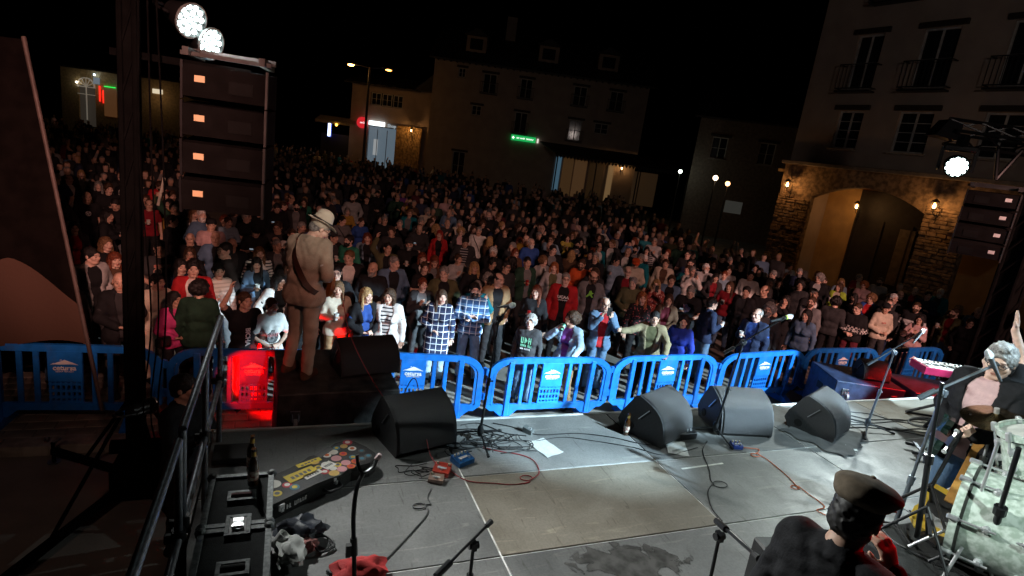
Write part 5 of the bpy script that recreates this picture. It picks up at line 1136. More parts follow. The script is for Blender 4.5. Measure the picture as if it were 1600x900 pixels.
ARMS = {  # elbow, wrist, hand direction for the right arm (x negative); person faces -y
    'down': ((-.235, .03, 1.14), (-.25, -.03, .89), (.05, -.2, -1)),
    'drink': ((-.24, .0, 1.15), (-.11, -.23, 1.21), (.35, -.6, .35)),
    'cross': ((-.25, -.07, 1.17), (.03, -.215, 1.205), (1, -.05, .15)),
    'cross2': ((-.25, -.07, 1.15), (.02, -.185, 1.15), (1, .1, .1)),
    'clasp': ((-.255, .0, 1.15), (-.07, -.20, 1.02), (.8, -.3, -.1)),
    'clap': ((-.23, -.08, 1.16), (-.05, -.27, 1.30), (.25, -.4, .9)),
    'phone': ((-.22, -.2, 1.27), (-.06, -.33, 1.50), (.25, -.1, .9)),
    'raise': ((-.31, -.10, 1.58), (-.27, -.2, 1.82), (.05, -.1, 1)),
    'mouth': ((-.29, -.14, 1.27), (-.10, -.22, 1.47), (.55, .15, .5)),
    'pocket': ((-.29, .07, 1.16), (-.21, -.04, .93), (.25, -.2, -1)),
    'lean': ((-.30, -.16, 1.2), (-.28, -.40, 1.07), (0, -.8, -.5)),
    'out': ((-.36, -.18, 1.34), (-.5, -.38, 1.36), (-.5, -.6, .2)),
    'bass_low': ((-.27, .06, 1.16), (-.10, -.17, 1.02), (.6, -.3, -.4)),
    'bass_neck': ((-.31, -.12, 1.18), (-.36, -.36, 1.08), (-.1, -.5, .4)),
    'bass_neck2': ((-.27, -.16, 1.17), (-.15, -.42, 1.13), (.2, -.5, .4)),
    'strum': ((-.28, .05, 1.16), (-.05, -.22, 1.06), (.8, -.2, -.3)),
    'chin': ((-.24, -.14, 1.19), (-.06, -.23, 1.43), (.3, .2, .8)),
}
LEGS = {'stand': [((-.09, 0, .9), (-.1, -.01, .48), (-.11, .02, .08)), ((.09, 0, .9), (.1, -.01, .48), (.11, .02, .08))],
        'rest': [((-.09, 0, .9), (-.10, 0, .48), (-.10, .03, .08)), ((.09, 0, .89), (.13, -.07, .48), (.17, -.02, .08))],
        'step': [((-.09, 0, .9), (-.11, .03, .48), (-.13, .12, .09)), ((.09, 0, .9), (.10, -.10, .49), (.11, -.10, .08))],
        'sit': [((-.09, 0, .52), (-.12, -.42, .52), (-.12, -.40, .08)), ((.09, 0, .52), (.12, -.42, .52), (.13, -.36, .08))]}
def rotm(yaw, pitch, roll=0):
    return np.array(Matrix.Rotation(yaw, 3, 'Z') @ Matrix.Rotation(pitch, 3, 'X') @ Matrix.Rotation(roll, 3, 'Y'))
def torso(F, fem, off, k=.035, z=0.0, mid=0):
    o = off
    hip = .105 if not fem else .108
    F.cap((-.075, .005, .93 + z), (.075, .005, .93 + z), hip + o, k=k, sy=.95)
    F.cap((-.05, 0, 1.07 + z), (.05, 0, 1.07 + z), (.105 if not fem else .09) + o + mid, k=k)
    F.cap((-.08, .005, 1.25 + z), (.08, .005, 1.25 + z), (.112 if not fem else .092) + o, k=k)
    F.cap((-.10, .01, 1.34 + z), (.10, .01, 1.34 + z), (.095 if not fem else .082) + o, k=k)
    sx = .15 if not fem else .13
    F.cap((-sx, .012, 1.41 + z), (sx, .012, 1.41 + z), .058 + o, k=k)
    F.cap((0, .02, 1.40 + z), (0, .015, 1.47 + z), .07 + o * .6, .06 + o * .4, k=k)
    if fem:
        for s in (-1, 1): F.ell((s * .07, -.085, 1.25 + z), (.06 + o, .055 + o, .06 + o), k=.03)
def arm_pts(spec, side, fem, z):
    e, wr, hd = (np.array(p, float) for p in ARMS[spec]); sh = np.array([-.178 if not fem else -.16, .012, 1.405])
    e = sh + nrm(e - sh) * .285; wr = e + nrm(wr - e) * .25
    if fem: e[0] += .0
    for p in (sh, e, wr): p[2] += z
    if side > 0:
        for p in (sh, e, wr, hd): p[0] *= -1
    return sh, e, wr, nrm(hd)
def hand(F, wr, hd, fore, side, curl=.6, k=.005):
    hd = nrm(hd); pn = nrm(np.cross(hd, fore) + np.array([.01, .3 * 0 - .4, .02])); pn = nrm(pn - hd * (pn @ hd)); lat = np.cross(hd, pn)
    pc = wr + hd * .075
    for q in (-.024, -.008, .008, .024): F.cap(wr + hd * .012 + lat * q * .6, wr + hd * .082 + lat * q, .017, .0145, k=.012)
    ln = (.062, .074, .078, .066)
    for i, q in enumerate((-.029, -.0105, .0095, .028)):
        r0 = wr + hd * .085 + lat * q; d1 = nrm(hd * (1 - curl * .45) + pn * curl * .6); p1 = r0 + d1 * ln[i] * .5; d2 = nrm(hd * (1 - curl * 1.0) + pn * curl * 1.1); p2 = p1 + d2 * ln[i] * .55
        F.cap(r0, p1, .0098, .0092, k=k); F.cap(p1, p2, .009, .0078, k=k)
    t0 = wr + hd * .028 - lat * .024 * side; t1 = t0 + nrm(hd * .6 - lat * side * .75 + pn * .35) * .042; t2 = t1 + nrm(hd * .95 - lat * .15 * side + pn * .4) * .036
    F.cap(t0, t1, .013, .011, k=.008); F.cap(t1, t2, .0105, .009, k=k)
    return wr + hd * .085 + pn * .03
def head_sdf(F, c, R, fem, neck, k=.012):
    P = lambda x, y, z: c + R @ np.array([x, y, z])
    js = .9 if fem else 1.0
    F.ell(P(0, .014, .032), (.074, .094, .084), .02, R)
    F.ell(P(0, -.03, -.03), (.058 * js, .066, .082), .03, R)
    F.cap(P(-.018 * js, -.066, -.092), P(.018 * js, -.066, -.092), .02 * js, k=.022)
    for s in (-1, 1):
        F.cap(P(s * .056 * js, .0, -.055), P(s * .02, -.06, -.092), .017, .016, k=.02)
        F.ell(P(s * .043, -.066, -.022), (.024, .022, .024), .02, R)
    F.cap(P(-.034, -.083, .024), P(.034, -.083, .024), .013 if not fem else .010, k=.014)
    for s in (-1, 1): F.ell(P(s * .032, -.103, .003), (.019, .016, .0125), .010, R, sub=True)
    for s in (-1, 1): F.ell(P(s * .031, -.083, .002), (.0135, .0125, .0125), .002, R)
    F.cap(P(0, -.092, .012), P(0, -.108, -.026), .0075, .0125, k=.010)
    for s in (-1, 1): F.ell(P(s * .011, -.1, -.031), (.008, .010, .007), .006, R)
    F.cap(P(-.018, -.092, -.056), P(.018, -.092, -.056), .0068, k=.006); F.cap(P(-.015, -.09, -.066), P(.015, -.09, -.066), .0075, k=.005)
    for s in (-1, 1): F.ell(P(s * .079, .008, -.002), (.009, .02, .031), .008, R)
    F.cap(P(0, .02, -.05), neck, .052 if not fem else .045, .056 if not fem else .048, k=.03)
def head_color(V, c, R, fem):
    L = (V - c) @ R; col = np.ones((len(V), 3), np.float32)
    def paint(m_, k): col[m_] *= np.array(k, np.float32)
    for s in (-1, 1):
        paint(((L[:, 0] - s * .031) ** 2 / .0125 ** 2 + (L[:, 2] - .002) ** 2 / .0075 ** 2 < 1) & (L[:, 1] < -.05), (.16, .15, .17))
        paint(((L[:, 0] - s * .033) ** 2 / .021 ** 2 + (L[:, 2] - .0255) ** 2 / .0055 ** 2 < 1) & (L[:, 1] < -.05), (.28, .24, .24))
    paint((L[:, 0] ** 2 / .024 ** 2 + (L[:, 2] + .061) ** 2 / .0115 ** 2 < 1) & (L[:, 1] < -.07), (.72, .38, .38) if fem else (.78, .55, .52))
    paint((np.abs(L[:, 2] + .061) < .0022) & (np.abs(L[:, 0]) < .02) & (L[:, 1] < -.07), (.4, .3, .3))
    return col
VAR = {}
def axes_for(pts, fine_head, lo=(-.45, -.5), hi=(.45, .28), st=.0115, hz=None):
    A = np.array(pts); x0, x1 = A[:, 0].min() - .16, A[:, 0].max() + .16; y0, y1 = min(A[:, 1].min() - .14, -.2), max(A[:, 1].max() + .12, .2)
    hx = .11
    if fine_head is None: return axis((x0, x1, st)), axis((y0, y1, st)), None
    return axis((x0, fine_head[0] - hx, st), (fine_head[0] - hx, fine_head[0] + hx, .0068), (fine_head[0] + hx, x1, st)), axis((y0, fine_head[1] - .135, st), (fine_head[1] - .135, fine_head[1] + .125, .0068), (fine_head[1] + .125, y1, st)), None
def cloth_shell(F, kind, sh, e, wr, fem, off):
    if kind == 'tee':
        F.cap(sh, sh + (e - sh) * .62, .056 + off, .058 + off, k=.03)
    elif kind == 'none': pass
    else:
        F.cap(sh, e, .053 + off, .047 + off, k=.03); F.cap(e, wr - (wr - e) * .04, .045 + off, .034 + off * .9, k=.014)
def make_variant(key, fem, ra, la, legs='stand', hyaw=0., hpitch=0., tops=('tee', 'sweater', 'jacket'), st=.014, bend=0., curl=.6, coat=False, hroll=0., sc=.0155):
    z = -.38 if legs == 'sit' else 0.0
    R = rotm(RAD(hyaw), RAD(hpitch), RAD(hroll)); neck = np.array([0, .015, 1.455 + z])
    hc = neck + np.array([0, .0, .075]) + R @ np.array([0, -.03, .075])
    arms = [arm_pts(ra, -1, fem, z), arm_pts(la, 1, fem, z)]
    pts = [p for a in arms for p in a[:3]] + [a[2] + a[3] * .18 for a in arms] + [q for l in LEGS[legs] for q in l]
    if legs == 'sit': pts += [np.array([0, -.6, .1])]
    xs, ys, _ = axes_for(pts, hc, st=st)
    ztop = max(hc[2] + .14, max(p[2] for p in pts) + .06); zh = hc[2] - .135
    zs = axis((-.01, zh, st), (zh, hc[2] + .13, .0068), (hc[2] + .13, max(ztop, hc[2] + .135), st))
    F = Field(xs, ys, zs)
    torso(F, fem, 0.0, z=z)
    for l in LEGS[legs]:
        h, kn, an = (np.array(q) for q in l); F.cap(h, kn, .082, .056, k=.03); F.cap(kn, an, .055, .036, k=.02); F.cap(an + (0, .02, -.03), an + (0, -.14, -.045), .036, .03, k=.015)
    tips = []
    for s, (sh, e, wr, hd) in zip((-1, 1), arms):
        F.cap(sh, e, .05 if not fem else .042, .042 if not fem else .035, k=.025); F.cap(e, wr, .041 if not fem else .035, .027 if not fem else .024, k=.012)
        tips.append(hand(F, wr, hd, nrm(wr - e), s, curl))
    head_sdf(F, hc, R, fem, neck)
    def bd(P):
        P = np.array(P, np.float32); dz = np.maximum(P[..., 2] - .95, 0); P[..., 1] -= bend * dz * dz; P[..., 2] -= .45 * bend * bend * dz ** 3; return P
    V, Q = F.surf(); col_ = head_color(V, hc, R, fem)
    out = {'hands': [bd(q) for q in tips], 'head': (bd(hc), R), 'fem': fem, 'z': z, 'legs': legs}
    out['body'] = np_mesh('body', bd(V), Q, [SKIN[0]], col_)
    xs2, ys2, _ = axes_for(pts, None, st=sc); zs2 = axis((.5 + (z if z else 0), 1.55 + z + (.35 if 'raise' in (ra, la) else 0), sc))
    for tk in tops:
        F = Field(xs2, ys2, zs2); off = {'tee': .013, 'sweater': .018, 'jacket': .025, 'coat': .025}[tk]
        torso(F, fem, off, z=z, mid=.008); F.cap((-.078, .005, .90 + z), (.078, .005, .90 + z), .118 + off * .6, k=.03)
        if tk == 'jacket' or tk == 'coat': F.cap((-.08, .0, .88 + z), (.08, 0, .88 + z), .118 + off, k=.04)
        for (sh, e, wr, hd) in arms: cloth_shell(F, 'tee' if tk == 'tee' else 'long', sh, e, wr, fem, off * .75)
        if tk in ('sweater', 'jacket'):   # hood / collar roll
            for t in np.linspace(-2.2, 2.2, 9): F.ell((.075 * np.sin(t), .02 + .065 * np.cos(t), 1.455 + z - .012 * abs(t)), (.03, .026, .024), .015)
        if tk == 'coat': F.cap((-.08, .0, .62), (.08, 0, .62), .15, k=.05); F.cap((-.08, 0, .75), (.08, 0, .75), .14, k=.05)
        F.noise(.0032 if tk == 'tee' else .0044, 37, seed=(hash(key) % 17) if False else len(key) * 1.7)
        F.ell((0, -.005, 1.505 + z), (.062, .068, .05) if tk != 'tee' else (.07, .075, .055), .006, sub=True)
        hem = {'tee': .86, 'sweater': .85, 'jacket': .80, 'coat': .58}[tk] + z
        if legs == 'sit': hem = max(hem, .5)
        F.cut((0, 0, -1), -hem)
        if tk == 'jacket':
            X = xs2[:, None, None]; Y = ys2[None, :, None]; Z = zs2[None, None, :]
            wd = .045 + .06 * np.clip((Z - 1.0 - z) / .45, 0, 1) * np.clip((1.5 + z - Z) / .12, 0, 1) + .03 * np.clip((1.0 + z - Z) / .2, 0, 1)
            # only the torso front is opened, not forearms lying over it
            sd = np.maximum(np.abs(X) - wd, Y + .04); arm_d = np.full(F.d.shape, 1, np.float32)
            for (sh, e, wr, hd) in arms:
                v = wr - e; t = np.clip(((X - e[0]) * v[0] + (Y - e[1]) * v[1] + (Z - e[2]) * v[2]) / (v @ v), 0, 1)
                arm_d = np.minimum(arm_d, np.sqrt((X - e[0] - t * v[0]) ** 2 + (Y - e[1] - t * v[1]) ** 2 + (Z - e[2] - t * v[2]) ** 2) - .075)
            F.d = np.maximum(F.d, np.minimum(-sd, 1) * np.where(arm_d < 0, -1, 1) if False else np.where(arm_d < 0, F.d, -sd))
        V, Q = F.surf(); out[tk] = np_mesh(tk, bd(V), Q, [SKIN[0]])
    VAR[key] = out
    return out
LEGM = {}
def make_trousers(legs):
    z = -.38 if legs == 'sit' else 0
    pts = [q for l in LEGS[legs] for q in l]; A = np.array(pts)
    F = Field(axis((A[:, 0].min() - .2, A[:, 0].max() + .2, .0135)), axis((min(A[:, 1].min() - .15, -.2), .25, .0135)), axis((.03, 1.06 + z, .0135)))
    F.cap((-.075, .005, .93 + z), (.075, .005, .93 + z), .112, k=.03, sy=.95); F.cap((-.055, 0, 1.0 + z), (.055, 0, 1.0 + z), .106, k=.03)
    for l in LEGS[legs]:
        h, kn, an = (np.array(q) for q in l); F.cap(h, kn, .096, .07, k=.025); F.cap(kn, an + (0, 0, -.01), .07, .056, k=.02)
    F.noise(.0042, 34, 2.0); F.cut((0, 0, 1), .98 + z); F.cut((0, 0, -1), -.055)
    V, Q = F.surf(); LEGM[legs] = [np_mesh('trousers', V, Q, [SKIN[0]])]
    sh = []
    for l in LEGS[legs]:
        an = np.array(l[2]); F = Field(axis((an[0] - .08, an[0] + .08, .011)), axis((an[1] - .24, an[1] + .1, .011)), axis((-.01, .13, .011)))
        F.cap(an + (0, .03, -.03), an + (0, -.13, -.042), .046, .042, k=.02); F.cap(an, an + (0, .01, -.04), .046, .05, k=.02); F.cap(an + (0, .04, -.06), an + (0, -.14, -.06), .04, .04, k=.01); F.cut((0, 0, -1), -.002)
        V, Q = F.surf(); sh.append(np_mesh('shoe', V, Q, [SKIN[0]]))
    LEGM[legs].append(sh)
# ---- hair, built in head space
HAIR = {}
def hair_mesh(kind, st=.0085):
    F = Field(axis((-.17, .17, st)), axis((-.17, .22, st)), axis((-.36, .19, st)))
    g = {'short': .010, 'crew': .005, 'balding': .006, 'long': .016, 'bob': .018, 'curly': .034, 'tied': .009, 'fringe': .016, 'wavy': .02, 'tuft': .018}[kind]
    F.ell((0, .018, .036), (.076 + g, .096 + g, .086 + g), .01)
    if kind in ('short', 'crew', 'tuft'): F.ell((0, .05, -.02), (.066 + g, .062 + g, .07), .02)
    if kind == 'tuft': F.ell((0, -.03, .12), (.06, .06, .03), .03)
    if kind == 'curly':
        rn = np.random.RandomState(5)
        for _ in range(70):
            v = nrm(rn.normal(size=3)); 
            if v[2] < -.75: continue
            F.ell(np.array([0, .025, .03]) + v * np.array([.1, .115, .11]), (.028, .028, .028), .008)
    if kind in ('long', 'wavy', 'fringe', 'bob'):
        low = {'long': -.30, 'wavy': -.26, 'fringe': -.22, 'bob': -.12}[kind]
        for s in (-1, 1):
            F.cap((s * .075, .0, .02), (s * .088, -.01, low * .6), .026, .03, k=.02); F.cap((s * .088, -.01, low * .6), (s * .09, -.03, low), .03, .022, k=.02)
            F.cap((s * .05, .07, .0), (s * .06, .08, low), .045, .035, k=.03)
        F.cap((0, .08, .0), (0, .09, low), .05, .04, k=.03)
    if kind == 'tied': F.ell((0, .125, .04), (.035, .035, .035), .01)
    # face opening
    if kind == 'fringe': F.ell((0, -.135, -.058), (.066, .085, .098), .012, sub=True)
    elif kind == 'balding': F.ell((0, -.06, .09), (.075, .12, .075), .01, sub=True); F.ell((0, -.13, -.03), (.078, .11, .12), .01, sub=True)
    else: F.ell((0, -.14, -.03), (.068 if kind in ('long', 'wavy', 'bob', 'curly') else .074, .098, .103), .012, sub=True)
    if kind in ('short', 'crew', 'balding', 'tied', 'tuft'): F.cut((0, -.35, -1), .055); F.ell((0, -.05, -.08), (.09, .085, .075), .01, sub=True)
    F.noise(.005 if kind != 'crew' else .0015, 120, 1.3)
    V, Q = F.surf(); HAIR[kind] = np_mesh('hair', V, Q, [SKIN[0]])
def beard_mesh():
    F = Field(axis((-.1, .1, .008)), axis((-.13, .06, .008)), axis((-.17, .05, .008)))
    F.ell((0, -.032, -.045), (.064, .074, .086), .01); F.cap((-.02, -.075, -.105), (.02, -.075, -.105), .028, k=.02)
    F.cut((0, 0, 1), -.028); F.ell((0, -.115, -.062), (.022, .03, .0095), .004, sub=True); F.ell((0, -.13, -.01), (.05, .05, .035), .01, sub=True); F.cut((0, 1, 0), .01)
    F.noise(.003, 110, .4); V, Q = F.surf(); HAIR['beard'] = np_mesh('beard', V, Q, [SKIN[0]])
def hat_meshes():
    b = MB(); b.lathe([(0, .13), (.05, .128), (.085, .105), (.098, .06), (.1, .03), (.097, .03)], Matrix.Translation((0, .012, .01)), 20)
    b.prism([(-.085, 0), (-.06, 0), (0, 0), (.06, 0), (.085, 0), (.07, .05), (.035, .085), (0, .095), (-.035, .085), (-.07, .05)], -.006, .006, Matrix.Translation((0, -.07, .048)) @ Matrix.Rotation(RAD(82), 4, 'X')); HAIR['cap'] = b.mesh('cap', SKIN[0], True)
    g = MB()
    for s in (-1, 1): g.tube([(s * .031 + .021 * math.cos(a), -.101, .002 + .017 * math.sin(a)) for a in np.linspace(0, 2 * math.pi, 12, endpoint=False)], .0028, 5, closed=True); g.tube([(s * .052, -.098, .006), (s * .077, -.05, .008), (s * .08, .01, .004)], .0025, 5)
    g.tube([(-.011, -.104, .006), (.011, -.104, .006)], .0025, 5); HAIR['glasses'] = g.mesh('glasses', SKIN[0])
def skin_mat(name, c):
    mt = mat(name, c, .48, var=.10, scale=30)
    n = mt.node_tree; b = n.nodes['Principled BSDF']; lk = b.inputs['Base Color'].links[0]; src = lk.from_socket
    at = n.nodes.new('ShaderNodeAttribute'); at.attribute_name = 'Col'; mx = n.nodes.new('ShaderNodeMix'); mx.data_type = 'RGBA'; mx.blend_type = 'MULTIPLY'; mx.inputs[0].default_value = 1
    n.links.new(src, mx.inputs[6]); n.links.new(at.outputs['Color'], mx.inputs[7]); n.links.new(mx.outputs[2], b.inputs['Base Color'])
    b.inputs['Subsurface Weight'].default_value = 0.0
    return mt
SKIN = [skin_mat('skin_fair', (.64, .42, .33)), skin_mat('skin_tan', (.55, .34, .25)), skin_mat('skin_olive', (.46, .28, .20)), skin_mat('skin_brown', (.2, .11, .07))]
COL = {'black': (.013, .013, .015), 'charcoal': (.035, .035, .038), 'grey': (.16, .16, .165), 'lightgrey': (.36, .36, .36), 'white': (.68, .66, .63), 'cream': (.55, .48, .38), 'navy': (.018, .028, .065), 'blue': (.03, .08, .30), 'royal': (.03, .06, .42),
       'denim': (.10, .17, .27), 'paledenim': (.24, .34, .44), 'red': (.42, .02, .025), 'darkred': (.20, .012, .02), 'maroon': (.1, .015, .025), 'orange': (.5, .08, .02), 'pink': (.55, .06, .22), 'palepink': (.55, .36, .36), 'yellow': (.6, .5, .1), 'mustard': (.42, .25, .04),
       'green': (.03, .20, .13), 'darkgreen': (.02, .055, .035), 'olive': (.10, .10, .05), 'khaki': (.20, .165, .10), 'tan': (.30, .19, .10), 'brown': (.09, .05, .03), 'teal': (.01, .16, .20), 'purple': (.16, .05, .25), 'lime': (.35, .5, .05)}
HCOL = {'black': (.012, .010, .010), 'brown': (.05, .026, .014), 'lightbrown': (.14, .075, .035), 'blond': (.34, .21, .09), 'grey': (.22, .21, .20), 'white': (.55, .54, .52), 'auburn': (.14, .035, .015), 'redhair': (.30, .03, .02), 'ginger': (.26, .09, .03)}
def cmat(c):
    if 'cloth_' + c in MATS: return MATS['cloth_' + c]
    return mat('cloth_' + c, COL[c], .85, var=.16, scale=7, bump=.35, bscale=55, spec=.2)
def hmat(c): return mat('hair_' + c, HCOL[c], .5, var=.4, scale=45, bump=.8, bscale=130, spec=.35)
def pattern_mat(name, kind, c1, c2, c3=None, sc=1.0):
    if name in MATS: return MATS[name]
    mt = bpy.data.materials.new(name); mt.use_nodes = True; MATS[name] = mt; n = mt.node_tree; b = n.nodes['Principled BSDF']; b.inputs['Roughness'].default_value = .85; b.inputs['Specular IOR Level'].default_value = .2
    tc = n.nodes.new('ShaderNodeTexCoord'); sp = n.nodes.new('ShaderNodeSeparateXYZ'); n.links.new(tc.outputs['Object'], sp.inputs[0])
    def band(sock, freq, width):
        m1 = n.nodes.new('ShaderNodeMath'); m1.operation = 'MULTIPLY'; m1.inputs[1].default_value = freq; n.links.new(sock, m1.inputs[0])
        m2 = n.nodes.new('ShaderNodeMath'); m2.operation = 'FRACT'; n.links.new(m1.outputs[0], m2.inputs[0])
        m3 = n.nodes.new('ShaderNodeMath'); m3.operation = 'LESS_THAN'; m3.inputs[1].default_value = width; n.links.new(m2.outputs[0], m3.inputs[0]); return m3.outputs[0]
    def mixc(f, a, c):
        mx = n.nodes.new('ShaderNodeMix'); mx.data_type = 'RGBA'; n.links.new(f, mx.inputs[0])
        for i, q in ((6, a), (7, c)):
            if isinstance(q, tuple): mx.inputs[i].default_value = (*q, 1)
            else: n.links.new(q, mx.inputs[i])
        return mx.outputs[2]
    if kind == 'stripes': out = mixc(band(sp.outputs[2], 17 * sc, .35), c1, c2)
    elif kind == 'plaid':
        o1 = mixc(band(sp.outputs[2], 9 * sc, .42), c1, c3 or c1); o2 = mixc(band(sp.outputs[0], 9 * sc, .42), o1, c3 or c1) if False else o1
        o3 = mixc(band(sp.outputs[2], 9 * sc, .09), o2, c2); out = mixc(band(sp.outputs[0], 10 * sc, .10), o3, c2)
    elif kind == 'floral':
        vo = n.nodes.new('ShaderNodeTexVoronoi'); vo.inputs['Scale'].default_value = 22 * sc; n.links.new(tc.outputs['Object'], vo.inputs['Vector'])
        lt = n.nodes.new('ShaderNodeMath'); lt.operation = 'LESS_THAN'; lt.inputs[1].default_value = .28; n.links.new(vo.outputs['Distance'], lt.inputs[0]); out = mixc(lt.outputs[0], c1, c2)
    elif kind == 'block': 
        g1 = n.nodes.new('ShaderNodeMath'); g1.operation = 'GREATER_THAN'; g1.inputs[1].default_value = 1.15; n.links.new(sp.outputs[2], g1.inputs[0])
        g2 = n.nodes.new('ShaderNodeMath'); g2.operation = 'LESS_THAN'; g2.inputs[1].default_value = 1.28; n.links.new(sp.outputs[2], g2.inputs[0])
        mm = n.nodes.new('ShaderNodeMath'); mm.operation = 'MULTIPLY'; n.links.new(g1.outputs[0], mm.inputs[0]); n.links.new(g2.outputs[0], mm.inputs[1]); out = mixc(mm.outputs[0], c1, c2)
    elif kind == 'check':
        g1 = n.nodes.new('ShaderNodeMath'); g1.operation = 'GREATER_THAN'; g1.inputs[1].default_value = 1.08; n.links.new(sp.outputs[2], g1.inputs[0])
        g2 = n.nodes.new('ShaderNodeMath'); g2.operation = 'LESS_THAN'; g2.inputs[1].default_value = 1.2; n.links.new(sp.outputs[2], g2.inputs[0])
        mm = n.nodes.new('ShaderNodeMath'); mm.operation = 'MULTIPLY'; n.links.new(g1.outputs[0], mm.inputs[0]); n.links.new(g2.outputs[0], mm.inputs[1])
        ck = n.nodes.new('ShaderNodeTexChecker'); ck.inputs['Scale'].default_value = 25; n.links.new(tc.outputs['Object'], ck.inputs['Vector']); ck.inputs[1].default_value = (*c1, 1); ck.inputs[2].default_value = (*c2, 1)
        out = mixc(mm.outputs[0], c1, ck.outputs[0])
    n.links.new(out, b.inputs['Base Color']); return mt
PAT = {'plaidblue': ('plaid', (.03, .07, .16), (.55, .62, .7), (.10, .2, .36)), 'plaidcoat': ('plaid', (.02, .03, .07), (.7, .72, .75), (.035, .05, .1)), 'stripebw': ('stripes', (.65, .63, .6), (.02, .02, .03)), 'stripegrey': ('stripes', (.03, .03, .035), (.35, .35, .35)),
       'floral': ('floral', (.015, .013, .014), (.35, .08, .08)), 'blocks': ('block', (.013, .013, .015), (.6, .6, .6)), 'checks': ('check', (.013, .013, .015), (.62, .6, .58)), 'puffer': ('stripes', (.55, .52, .48), (.40, .38, .35)), 'pattern': ('floral', (.3, .06, .05), (.6, .5, .45)), 'teepattern': ('floral', (.02, .25, .5), (.5, .7, .8))}
def tmat(c):
    if c in PAT: return pattern_mat('cloth_' + c, *PAT[c])
    return cmat(c)
def slot(o, m_):
    o.material_slots[0].link = 'OBJECT'; o.material_slots[0].material = m_; return o
def person(key, pos, face, h, skin, top, tcol, pcol, hair, hcol, label, group=None, inner=None, extras=(), mirror=False, wide=1.0, shoes='black', cat='person'):
    """face: heading angle in degrees, 0 = towards the stage (-y), positive turns to the person's left/right (+x)"""
    v = VAR[key]; s = h / 1.74
    t = thing('person', label, cat, pos, RAD(face), group); t.scale = (s * wide * (-1 if mirror else 1), s * wide, s)
    slot(link('body', v['body'], t), SKIN[skin])
    if top == 'jacket':
        slot(link('shirt', v['tee'], t), tmat(inner or 'black')); slot(link('jacket', v['jacket'], t), tmat(tcol))
    else: slot(link({'tee': 'shirt', 'sweater': 'sweater', 'coat': 'coat'}[top], v[top], t), tmat(tcol))
    tr_, sh_ = LEGM[v['legs']]
    slot(link('trousers', tr_, t), cmat(pcol))
    for m_ in sh_: slot(link('shoe', m_, t), cmat(shoes))
    hc, R = v['head']; M = Matrix(R.tolist()).to_4x4(); M.translation = Vector(hc)
    if hair != 'bald': o = slot(link('hair', HAIR[hair], t), hmat(hcol)); o.matrix_local = M
    for e in extras:
        if e == 'beard': o = slot(link('beard', HAIR['beard'], t), hmat(hcol if hair != 'bald' else 'grey')); o.matrix_local = M
        elif e == 'whitebeard': o = slot(link('beard', HAIR['beard'], t), hmat('white')); o.matrix_local = M
        elif e == 'glasses': o = slot(link('glasses', HAIR['glasses'], t), MATS.get('black_paint') or black()); o.matrix_local = M
        elif e.startswith('cap'): o = slot(link('cap', HAIR['cap'], t), cmat(e[4:] or 'black')); o.matrix_local = M
    return t
def hand_world(t, key, i):
    v = VAR[key]; p = Vector(v['hands'][i]); return t.matrix_basis @ p
# ================================================================== people variants
import time as _t; _T0 = _t.time()
for a in [('m_down', 0, 'down', 'down', 'stand', 4, -3), ('m_down2', 0, 'down', 'pocket', 'rest', 22, 0), ('m_cross', 0, 'cross', 'cross2', 'rest', 12, -2), ('m_drink', 0, 'drink', 'down', 'stand', -8, -2), ('m_clasp', 0, 'clasp', 'clasp', 'rest', -14, 4),
          ('m_clap', 0, 'clap', 'clap', 'stand', 0, -6), ('m_phone', 0, 'phone', 'phone', 'stand', 6, -4), ('m_raise', 0, 'raise', 'down', 'rest', 10, -8), ('m_pocket', 0, 'pocket', 'pocket', 'stand', -20, 0), ('m_lean', 0, 'out', 'lean', 'step', 8, 6), ('m_text', 0, 'drink', 'clasp', 'stand', 6, 24),
          ('f_down', 1, 'down', 'down', 'rest', -6, -3), ('f_down2', 1, 'pocket', 'down', 'stand', 24, 0), ('f_clasp', 1, 'clasp', 'clasp', 'rest', 14, 0), ('f_drink', 1, 'drink', 'down', 'rest', -16, -3), ('f_clap', 1, 'clap', 'clap', 'stand', 8, -5), ('f_phone', 1, 'phone', 'phone', 'stand', 0, -3), ('f_cross', 1, 'cross', 'cross2', 'rest', 20, 2), ('f_mouth', 1, 'mouth', 'lean', 'rest', -35, -12),
          ('m_sit', 0, 'clasp', 'drink', 'sit', 10, 4)]:
    make_variant(a[0], bool(a[1]), a[2], a[3], a[4], a[5], a[6], tops=('tee', 'sweater', 'jacket') if a[0] != 'm_sit' else ('sweater', 'tee', 'jacket'))
make_variant('f_coat', True, 'clasp', 'down', 'stand', 22, -4, tops=('tee', 'jacket', 'coat'))
for l in LEGS: make_trousers(l)
for k in ('short', 'crew', 'balding', 'long', 'bob', 'curly', 'tied', 'fringe', 'wavy', 'tuft'): hair_mesh(k)
beard_mesh(); hat_meshes()
def proj(p):
    c = RW.T @ (np.array(p, float) - np.array([0, 0, CAM_H])); return 800 + FPX * c[0] / c[2], 450 + FPX * c[1] / c[2], c[2]
